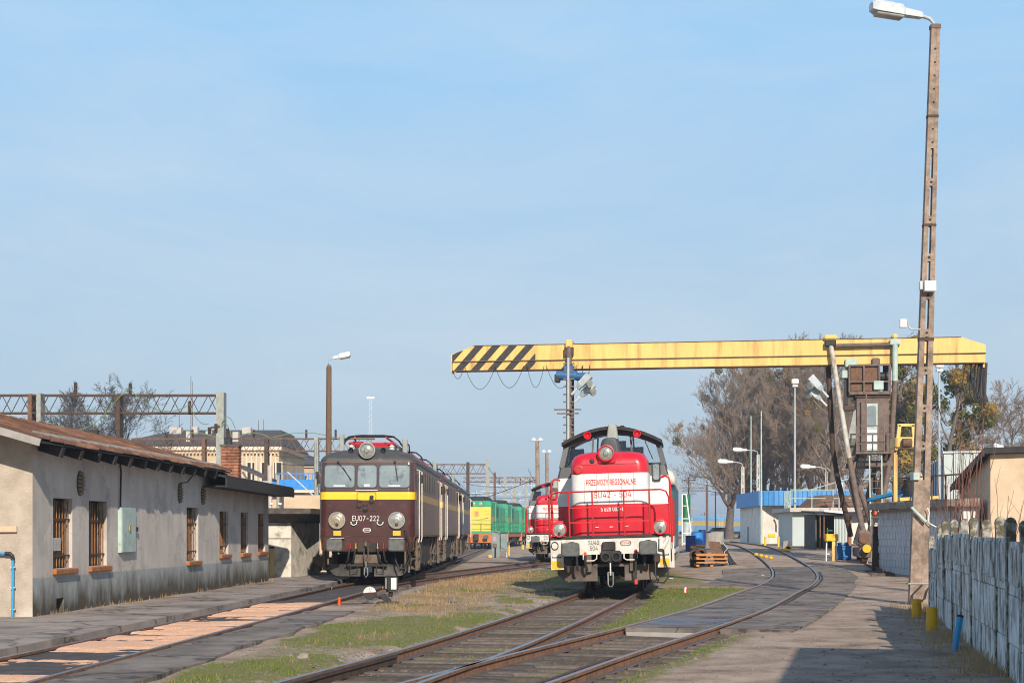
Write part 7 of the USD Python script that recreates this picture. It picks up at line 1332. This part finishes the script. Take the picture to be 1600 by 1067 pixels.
for a, b, zz in ((292, 300, 0), (300, 345, 0), (372, 396, 0), (396, 425, 0), (425, 478, 0), (478, 530, 0)): part(g2, 'feeder_cable', Mb().pipe(sag(P(a, 684 if a in (292, 372, 425) else 676, 104.9), P(b, 676 if b in (300, 396, 478) else 686, 104.9), -.1, 8), .025, 5), 'green_cable')
part(g2, 'stay', Mb().bar((Y(380), 104.7, 5.6), (Y(416), 104.7, 3.2), .12), 'rust_grey'); part(g2, 'cantilever', Mb().bar((Y(450), 104.8, 5.6), (Y(494), 104.8, 3.9), .08).bar((Y(470), 104.8, 3.6), (Y(500), 104.8, 2.6), .08), 'galv')
g2b = gantry('small far gantry above the blue footbridge', 165, 5.2, 6.4, X(424, 165), X(498, 165), [(X(421, 165), .35, 'rust_grey', 1.6), (X(493, 165), .3, 'rust_dark', 0), (X(434, 165), .2, 'galv', -.3)], rr=.06)
g3 = gantry('far gantry above the last electric engine with pale concrete end post', 212, 9.34, 10.57, X(560, 212), X(760, 212), [(X(731, 212), .42, 'rust_dark', .3), (X(762, 212), .5, 'galv_post', .7)], rr=.07)
g4 = gantry('distant gantry above the green engines tapering at both ends', 225, 8.66, 9.27, X(724, 225), X(838, 225), [(X(789, 225), .4, 'galv_post', .25)], rr=.065, pitch=.95, detail=False)
g5 = gantry('more distant grey gantry in front of the far yard', 240, 7.22, 8.66, X(752, 240), X(842, 240), [(X(773, 240), .36, 'rust', 1.9), (X(805, 240), .36, 'galv_post', .7), (X(822, 240), .36, 'galv_post', 1.2)], rr=.06, detail=False, mat='galv')
for px in (780, 789, 806, 813, 828): insul(g5, X(px, 240), 240, 8.66, 1.0)
gantry('farthest grey gantry low over the green engines', 262, 5.8, 6.8, X(770, 262), X(850, 262), [(X(800, 262), .3, 'galv_post', 2.0), (X(832, 262), .3, 'galv_post', 2)], rr=.05, detail=False, mat='galv')
gantry('faint gantry near the far blue and yellow coaches', 260, 8.3, 8.8, X(1066, 260), X(1106, 260), [(X(1105, 260), .3, 'rust', .4)], rr=.06, detail=False, mat='rust_grey')
wires = thing('overhead_wires', 'thin overhead wires strung between the distant gantries', 'wires', (-3, 150, 6), world=True)
for xa, xb, z in ((-4.1, -3.5, 5.6), (-1.5, 1.0, 5.7), (1.0, 4.8, 5.6), (-6.5, -7.5, 5.7)): part(wires, 'wire', Mb().pipe(sag((xa, 100, z), (xb, 200, z), .4, 10), .016, 4), 'cable')
for px0_, py0_, px1_, py1_, dd in ((715, 770, 775, 769, 150), (730, 756, 800, 760, 160), (770, 777, 835, 775, 190), (0, 655, 80, 662, 72), (430, 712, 500, 712, 130), (440, 725, 520, 722, 120)): part(wires, 'wire', Mb().pipe(sag(P(px0_, py0_, dd), P(px1_, py1_, dd), .15, 6), .02, 4), 'cable')
for k, (px, pt, dd, mt) in enumerate(((1082, 790, 300, 'galv_post'), (1090, 808, 320, 'rust_grey'), (1101, 800, 330, 'rust_grey'), (1118, 768, 280, 'steel_dark'), (1076, 745, 240, 'rust_grey'), (1111, 806, 340, 'galv_post'), (1127, 800, 300, 'galv_post'), (744, 765, 230, 'galv'), (812, 742, 260, 'galv'), (830, 742, 260, 'galv'), (760, 762, 240, 'galv'), (1068, 795, 330, 'galv_post'))):
    b = P(px, 830, dd); b[2] = float(terr(b[0], dd)); t = thing('yard_pole', {1082: 'far pole just right of the white step ladder', 1090: 'short far pole between the step ladder and the scrap, second from left', 1101: 'rusty far pole right above the passenger coach windows', 1118: 'dark pole standing nearest the first bare tree trunk', 1076: 'tall rusty pole directly behind the white step ladder', 1111: 'faint grey pole left of the dark pole by the trees', 1127: 'pale far pole just beside the dark tree trunk', 744: 'faint pole above the yellow nosed green engine', 812: 'faint pole above the last green engine, left of its twin', 830: 'faint pole above the last green engine, right of its twin', 760: 'faint pole just behind the concrete gantry post', 1068: 'faint pole at the left foot of the white step ladder'}[px], 'pole', b, world=True, group='distant yard poles'); tz = P(px, pt, dd)[2]
    part(t, 'pole', Mb().tube(b, [b[0], dd, tz], .13, .10, n=5), mt); part(t, 'cross_arm', Mb().bar([b[0] - .9, dd, tz - .5], [b[0] + .9, dd, tz - .5], .12), mt)
ml = thing('light_mast', 'white lattice mast with floodlights far behind the brown engine', 'mast', P(579, 830, 220) * [1, 1, 0], world=True); b = P(579, 830, 220); tz = P(579, 624, 220)[2]
for dx in (-.35, .35): part(ml, 'leg', Mb().bar([b[0] + dx, 220, 0], [b[0] + dx * .4, 220, tz], .07), 'galv')
part(ml, 'lamp_row', Mb().box([b[0], 220, tz + .2], (1.1, .3, .35), ch=.05), 'white_paint')
for k in range(20): z = 4 + k * (tz - 4) / 20; part(ml, 'brace', Mb().bar([b[0] - .3, 220, z], [b[0] + .3, 220, z + .6], .05), 'galv')

# ---------------------------------------------------------------- station, footbridge and trains in the distance
st = thing('station_building', 'cream station building with dark hipped roof and pale cornice beyond the workshop', 'building', (-32, 165, 0), world=True)
S = lambda px, d=165: (px - 800) / FPX * d
def zpy(py, d): return CAMZ + (HOR - py) / FPX * d
x0, x1 = S(180), S(436); zc = zpy(703, 165)
part(st, 'wall', BB(x0, x1, 165, 185, -.2, zc), 'station_wall'); co = part(st, 'cornice', BB(x0 - .3, x1 + .3, 164.6, 185.3, zc, zc + .5), 'station_trim')
for k in range(46): part(co, 'dentil', BB(x0 + .1 + k * .367, x0 + .28 + k * .367, 164.5, 164.6, zc - .35, zc - .0), 'station_trim')
rzt = zpy(667, 165)
part(st, 'roof', Mb().rings([np.array([(x0 - .6, 164.3, zc + .5), (x1 + .5, 164.3, zc + .5), (x1 + .5, 185.6, zc + .5), (x0 - .6, 185.6, zc + .5)]), np.array([(S(258), 170, rzt), (S(428), 170, rzt), (S(428), 180, rzt), (S(258), 180, rzt)])]), 'roof_grey')
for a, b, t_, bt in ((253, 272, 664, 672), (290, 298, 663, 672), (311, 321, 670, 680), (369, 383, 664, 674), (289, 295, 673, 690), (362, 371, 674, 688)): part(st, 'chimney', BB(S(a), S(b), 168.5 if bt < 685 else 165.5, 169.6 if bt < 685 else 166.5, zpy(bt, 165) - 1.2, zpy(t_, 165)), 'pale_concrete')
for k in range(12): w = part(st, 'window', BB(x0 + 1.0 + k * 1.4, x0 + 1.75 + k * 1.4, 164.95, 165.02, zc - 3.2, zc - 1.3), 'window_dark'); part(w, 'frame', BB(x0 + .9 + k * 1.4, x0 + 1.85 + k * 1.4, 164.97, 165.015, zc - 3.35, zc - 1.2), 'station_trim')
for k in range(9): part(st, 'pilaster', BB(x1 - 4.4 + k * .5, x1 - 4.25 + k * .5, 164.9, 165.0, 2, zc - .36), 'station_trim')
for px, pt in ((277, 588), (279.5, 596), (258, 640), (387, 655), (395, 655)): part(st, 'antenna', Mb().tube((S(px), 172, rzt - 1), (S(px), 172, zpy(pt, 172)), .05, .03, n=5), 'rust_grey')
s2_ = thing('station_annex', 'smaller cream wing with dark hipped roof right of the station', 'building', (-25, 190, 0), world=True); q_ = lambda px: S(px, 190)
part(s2_, 'wall', BB(q_(430), q_(492), 190, 205, -.2, zpy(730, 190)), 'station_wall'); part(s2_, 'cornice', BB(q_(429), q_(494), 189.7, 205, zpy(730, 190), zpy(726, 190)), 'station_trim'); part(s2_, 'roof', Mb().rings([np.array([(q_(427), 189.3, zpy(726, 190)), (q_(497), 189.3, zpy(726, 190)), (q_(497), 206, zpy(726, 190)), (q_(427), 206, zpy(726, 190))]), np.array([(q_(436), 194, zpy(706, 190)), (q_(470), 194, zpy(706, 190)), (q_(470), 202, zpy(706, 190)), (q_(436), 202, zpy(706, 190))])]), 'roof_grey')
lw = thing('low_shed', 'low shed with dark lean-to roof behind the brick chimney', 'shed', (S(400, 110), 112, 0), world=True); part(lw, 'wall', BB(S(372, 112), S(412, 112), 112, 116, 0, zpy(752, 112)), 'galv_post'); part(lw, 'roof', Mb().rings([np.array([(S(368, 112), 111.5, zpy(728, 112)), (S(416, 112), 111.5, zpy(750, 112)), (S(416, 112), 117, zpy(750, 112)), (S(368, 112), 117, zpy(728, 112))]), np.array([(S(368, 112), 111.5, zpy(724, 112)), (S(416, 112), 111.5, zpy(746, 112)), (S(416, 112), 117, zpy(746, 112)), (S(368, 112), 117, zpy(724, 112))])]), 'roof_grey')
fb_ = thing('footbridge', 'bright blue footbridge deck with railings behind the workshop', 'footbridge', (S(460, 140), 140, 0), world=True); v_ = lambda px: S(px, 140); w_ = lambda py: zpy(py, 140)
part(fb_, 'deck', BB(v_(412), v_(530), 140, 143, w_(765), w_(749)), 'blue_light'); part(fb_, 'lower_beam', BB(v_(412), v_(530), 139.9, 143, w_(769.5), w_(765.2)), 'station_trim'); part(fb_, 'rail', BB(v_(430), v_(530), 139.95, 140.05, w_(740.5), w_(739)), 'blue_light')
for k in range(16): part(fb_, 'baluster', BB(v_(430) + k * .36, v_(430) + k * .36 + .06, 139.96, 140.04, w_(749), w_(740)), 'blue_light')
for k in range(5): part(fb_, 'panel_joint', BB(v_(424 + 20 * k), v_(424.8 + 20 * k), 139.98, 140.0, w_(764), w_(750)), 'blue_paint')
part(fb_, 'soffit_beam', BB(v_(416), v_(530), 140.5, 142, w_(775), w_(771)), 'rust'); part(fb_, 'pier', BB(v_(420), v_(430), 141, 142, 0, w_(769.6)), 'station_wall')
for k in range(9): part(fb_, 'column', BB(v_(424 + 6.5 * k), v_(427 + 6.5 * k), 143, 143.3, 1.8, w_(771)), 'station_trim' if k % 3 else 'rust_grey')
part(fb_, 'platform_wall', BB(v_(405), v_(530), 144, 144.5, 0, w_(800)), 'blue_barrel')
cp = thing('round_topped_pillar', 'pale concrete pillar with rounded head below the blue footbridge', 'pillar', (S(448, 80), 80, 0), world=True); part(cp, 'pillar', Mb().prism([(S(444, 80), 0), (S(452, 80), 0), (S(452, 80), zpy(767, 80))] + [(S(448, 80) + .128 * math.cos(a), zpy(767, 80) + .12 * math.sin(a)) for a in np.linspace(.2, 2.94, 7)] + [(S(444, 80), zpy(767, 80))], lambda a, b: (a, 80, b), lambda a, b: (a, 80.25, b)), 'station_trim')
for px, pt, dd, mt in ((434.5, 742, 90, 'galv_post'), (421.5, 727, 92, 'pale_concrete'), (493, 690, 104, 'galv_post')): b = S(px, dd); t = thing('trackside_post', {434.5: 'thin grey post with white band in front of the blue footbridge', 421.5: 'thick concrete post at the end of the workshop roof', 493: 'slender grey signal post beside the brown engine cab'}[px], 'post', (b, dd, 0), world=True); part(t, 'post', Mb().tube((b, dd, 0), (b, dd, zpy(pt, dd)), .09 if px != 421.5 else .14, n=8), mt, smooth=40); part(t, 'fitting', Mb().box((b + .12, dd - .1, zpy(742 if px == 493 else 787, dd)), (.2, .2, .42 if px == 493 else .12), ch=.03), 'black_box' if px == 493 else 'white_paint')
tn = None
for k in range(3):
    lb = ('first blue and yellow passenger coach far away under the trees', 'middle blue and yellow passenger coach in the distance', 'third distant passenger coach towards the tree trunks')[k]
    y0 = 300 + k * 24; xa = (1070 - 800) / FPX * 300 + k * 9.0; ang = -math.atan(.36); z = .8
    t = thing('passenger_coach', lb, 'coach', (xa, y0, z), ang)
    part(t, 'body', BB(-1.4, 1.4, 0, 23, .9, 2.0), 'coach_blue'); part(t, 'window_band', BB(-1.4, 1.4, 0, 23, 2.0, 2.9), 'coach_yellow'); part(t, 'roof', Mb().rings([np.array([(x_, y_, z_) for x_, z_ in ((-1.4, 2.9), (-1.3, 3.5), (-.8, 3.95), (.8, 3.95), (1.3, 3.5), (1.4, 2.9))]) for y_ in (0, 23)]), 'coach_blue')
    for j in range(9): part(t, 'window', BB(-1.43, -1.39, 1.2 + j * 2.4, 2.6 + j * 2.4, 2.05, 2.8), 'window_dark')
    part(t, 'underframe', BB(-1.2, 1.2, .6, 22.4, .3, .9), 'under_dark')
t = thing('parked_car', 'dark blue car parked far away below the coaches', 'car', P(1122, 838, 230) * [1, 1, 0] + [0, 0, .85], .3)
part(t, 'body', Mb().box((0, 0, .55), (4.2, 1.7, .6), ch=.15), 'blue_barrel'); part(t, 'cabin', Mb().rings([ring3(rrect(-1.2, 1.5, -.75, .75, .2, 3), .85), ring3(rrect(-.7, 1.1, -.6, .6, .2, 3), 1.4)]), 'window_dark')
for sx in (-1.3, 1.3):
    for sy in (-.8, .8): part(t, 'wheel', Mb().lathe([(.001, -.1), (.32, -.1), (.32, .1), (.001, .1)], (sx, sy, .32), (0, 1, 0), 14), 'black_box')

# ---------------------------------------------------------------- trees
def tree_segs(seed, H, spread, trunk_r, levels=6, up=.55, n_main=7, first=.22, twig=.016, lean=(0, 0)):
    r = np.random.default_rng(seed); Pq, Qq, A0, A1, tips, order = [], [], [], [], [], []
    def branch(p, d, L, rad, lev):
        n = 4 if lev < 2 else 3; seg = L / n
        for i in range(n):
            d2 = d + r.normal(0, .10 + .03 * lev, 3) + np.array([0, 0, .06 * up * (1 if lev > 0 else .3)]); d2 /= np.linalg.norm(d2)
            q = p + d2 * seg; r1 = max(rad * (1 - .75 * (i + 1) / n), twig * .6); r0 = max(rad * (1 - .75 * i / n), twig * .6)
            Pq.append(p); Qq.append(q); A0.append(r0); A1.append(r1); order.append(lev); p, d = q, d2
            if lev < levels:
                k = r.integers(1, 3) if lev < levels - 1 or levels > 5 else r.integers(2, 4)
                for _ in range(k):
                    if lev == 0: break
                    perp = r.normal(0, 1, 3); perp -= d * np.dot(perp, d); perp /= np.linalg.norm(perp); ang = r.uniform(.35, .85); dd = d * math.cos(ang) + perp * math.sin(ang) + np.array([0, 0, .18 * up]); dd /= np.linalg.norm(dd)
                    branch(q, dd, L * r.uniform(.42, .62), max(r1 * .65, twig), lev + 1)
            elif r.uniform() < .3: tips.append(q)
    trunk = []; p = np.array([0, 0, -.2]); N = 9; tp = []
    for i in range(N): q = p + np.array([r.normal(0, .12) + lean[0], r.normal(0, .12) + lean[1], H * .82 / N]); Pq.append(p); Qq.append(q); f = i / N; A0.append(trunk_r * (1.25 if i == 0 else 1) * (1 - .8 * f)); A1.append(trunk_r * (1 - .8 * (i + 1) / N)); order.append(-1); tp.append((q, trunk_r * (1 - .8 * (i + 1) / N), (i + 1) / N)); p = q
    for q, rr_, f in tp:
        if f < first: continue
        for _ in range(max(2, int(n_main * .35))):
            a = r.uniform(0, 6.28); e = r.uniform(.35, .9) if f < .8 else r.uniform(.8, 1.3); dd = np.array([math.cos(a) * math.cos(e), math.sin(a) * math.cos(e), math.sin(e)]); branch(q, dd, spread * (1.15 - .65 * f) * r.uniform(.7, 1.1), rr_ * .6, 1)
    return [np.array(z) for z in (Pq, Qq, A0, A1)] + [np.array(order), np.array(tips) if tips else np.zeros((0, 3))]
def clump(m, c, R, r, n):
    d = r.normal(0, 1, (n, 3)); d /= np.linalg.norm(d, axis=1, keepdims=True); p = c + d * R * r.uniform(.35, 1, (n, 1)) ** .6
    a = r.normal(0, 1, (n, 3)); a /= np.linalg.norm(a, axis=1, keepdims=True); b = np.cross(a, d); b /= np.maximum(np.linalg.norm(b, axis=1, keepdims=True), 1e-6); s = R * .22 * r.uniform(.6, 1.3, (n, 1))
    V = np.stack([p - a * s, p + a * s, p + b * s * 1.2 + d * s * .5], 1).reshape(-1, 3); m.add(V, np.arange(3 * n).reshape(n, 3))
def make_tree(name, label, base, seed, H, spread, tr, mist=0, levels=5, mat='bark_far', twig=.02, group=None, first=.22, up=.55, n_main=7, lean=(0, 0), mr=(.5, .9), fine=3):
    t = thing(name, label, 'tree', base, world=False); Pq, Qq, A0, A1, od, tips = tree_segs(seed, H, spread, tr, levels, up, n_main, first, twig, lean)
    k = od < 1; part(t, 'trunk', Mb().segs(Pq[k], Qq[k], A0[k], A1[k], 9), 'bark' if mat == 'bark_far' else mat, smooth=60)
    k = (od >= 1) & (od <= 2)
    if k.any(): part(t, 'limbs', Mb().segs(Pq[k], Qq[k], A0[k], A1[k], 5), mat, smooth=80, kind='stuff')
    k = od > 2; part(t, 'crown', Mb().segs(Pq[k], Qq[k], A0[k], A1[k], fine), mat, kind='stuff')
    r = np.random.default_rng(seed + 99)
    if mist:
        cand = Qq[(od >= 2)]; cand = cand[cand[:, 2] > H * .32]
        for c in cand[r.integers(0, len(cand), mist)]: m = Mb(); clump(m, c, r.uniform(*mr), r, 170); part(t, 'mistletoe', m, 'mistletoe' if r.uniform() < .65 else 'mistletoe_gold')
    t.nseg = len(Pq); return t
def gz_(x, y): return float(terr(x, y))
TA = []
def tp(px, d): x = (px - 800) / FPX * d; return (x, d, gz_(x, d))
a = make_tree('bare_tree', 'tall bare tree with mistletoe clumps, first behind the street lamps', tp(1140, 180), 11, 19.0, 7.2, .5, mist=12, up=1.3, n_main=6, first=.16, mr=(.3, .5), levels=6, twig=.013)
b = make_tree('bare_tree', 'tallest bare tree of the row, rising above the crane girder', tp(1240, 172), 12, 21.3, 6.2, .5, mist=14, up=1.5, n_main=6, first=.2, mr=(.3, .55), levels=6, twig=.013)
c = make_tree('bare_tree', 'bare tree with many golden mistletoe clumps between the slim masts', tp(1185, 190), 13, 20, 6.6, .5, mist=14, up=1.5, n_main=6, first=.18, mr=(.3, .5), levels=6, twig=.013)
dup(b, 'bare_tree', 'bare tree behind the blue fascia, left of the crane leg', tp(1208, 200), 2.1, scale=(1, 1, .95))
dup(a, 'bare_tree', 'bare tree seen behind the crane cabin ladder', tp(1300, 170), 1.2, scale=(1.0, 1.0, 1.05))
dup(c, 'bare_tree', 'bare tree right behind the left crane leg', tp(1275, 182), 4.0, scale=(1, 1, 1.05))
dup(c, 'bare_tree', 'bare tree farther back between the first two trunks', tp(1160, 215), .8, scale=(1.1, 1.1, 1.1))
dup(a, 'bare_tree', 'bare tree farthest back behind the row of trunks', tp(1228, 215), 3.0, scale=(1.15, 1.15, 1.2))
dup(b, 'bare_tree', 'bare tree standing just left of the crane cabin', tp(1335, 195), 5.2, scale=(1, 1, .95))
make_tree('mistletoe_tree', 'tree thick with green mistletoe between crane cabin and lamp post', tp(1412, 125), 21, 16.0, 4.0, .38, mist=46, levels=5, first=.25, mr=(.45, .8), n_main=7)
make_tree('mistletoe_tree', 'tree hung with round golden mistletoe clumps right of the lamp post', tp(1476, 118), 22, 13.8, 4.2, .36, mist=44, levels=4, first=.3, mr=(.45, .85), n_main=7, lean=(.06, 0))
make_tree('bare_tree', 'small bare tree at the right edge above the metal hall', tp(1570, 130), 31, 11.5, 4.6, .26, levels=5, mat='bark_far', first=.15, twig=.014)
make_tree('leafless_tree', 'dark leafless tree rising left behind the rusty gantry', tp(118, 140), 41, 13.2, 5.4, .34, levels=5, mat='bark_grey', first=.3, twig=.014)
make_tree('leafless_tree', 'dark leafless tree nearer the end post, with nest in its top', tp(185, 140), 42, 13.6, 5.6, .36, levels=5, mat='bark_grey', first=.3, twig=.014)
make_tree('leafless_tree', 'low leafless treetop showing left of the brown engine roof', tp(470, 235), 43, 13.0, 4.5, .3, levels=4, mat='bark_grey', first=.3)

# the building behind the photographer's right whose shadow falls across the road
wh = thing('roadside_building', 'building out of view at the right whose shadow falls on the road', 'building', (8, 4, 0), world=True)
q0, q1 = np.array([1.6, -6.0]), np.array([5.9, 13.5]); nn_ = np.array([.975, -.221])
A = [q0, q0 + nn_ * 9, q1 + nn_ * 9, q1]; part(wh, 'wall', Mb().rings([np.array([[*p, -.2] for p in A]), np.array([[*p, 4.9] for p in A])]), 'beige_wall'); part(wh, 'roof', Mb().rings([np.array([[*p, 4.9] for p in A]), np.array([[*p, 5.05] for p in A])]), 'roof_black')

# ---------------------------------------------------------------- the air
usdkit_haze = usdkit.material(stage, '/World/Looks/haze', {'v': ('principled_volume', {'color': (.72, .82, .92), 'density': 0.00045, 'anisotropy': 0.2})}, volume='v.volume')
MAT['haze'] = usdkit_haze
hz = single('haze', 'thin pale spring haze in the air over the yard', 'haze', BB(-4500, 4500, -4500, 6500, -3, 45), 'haze', kind='stuff')
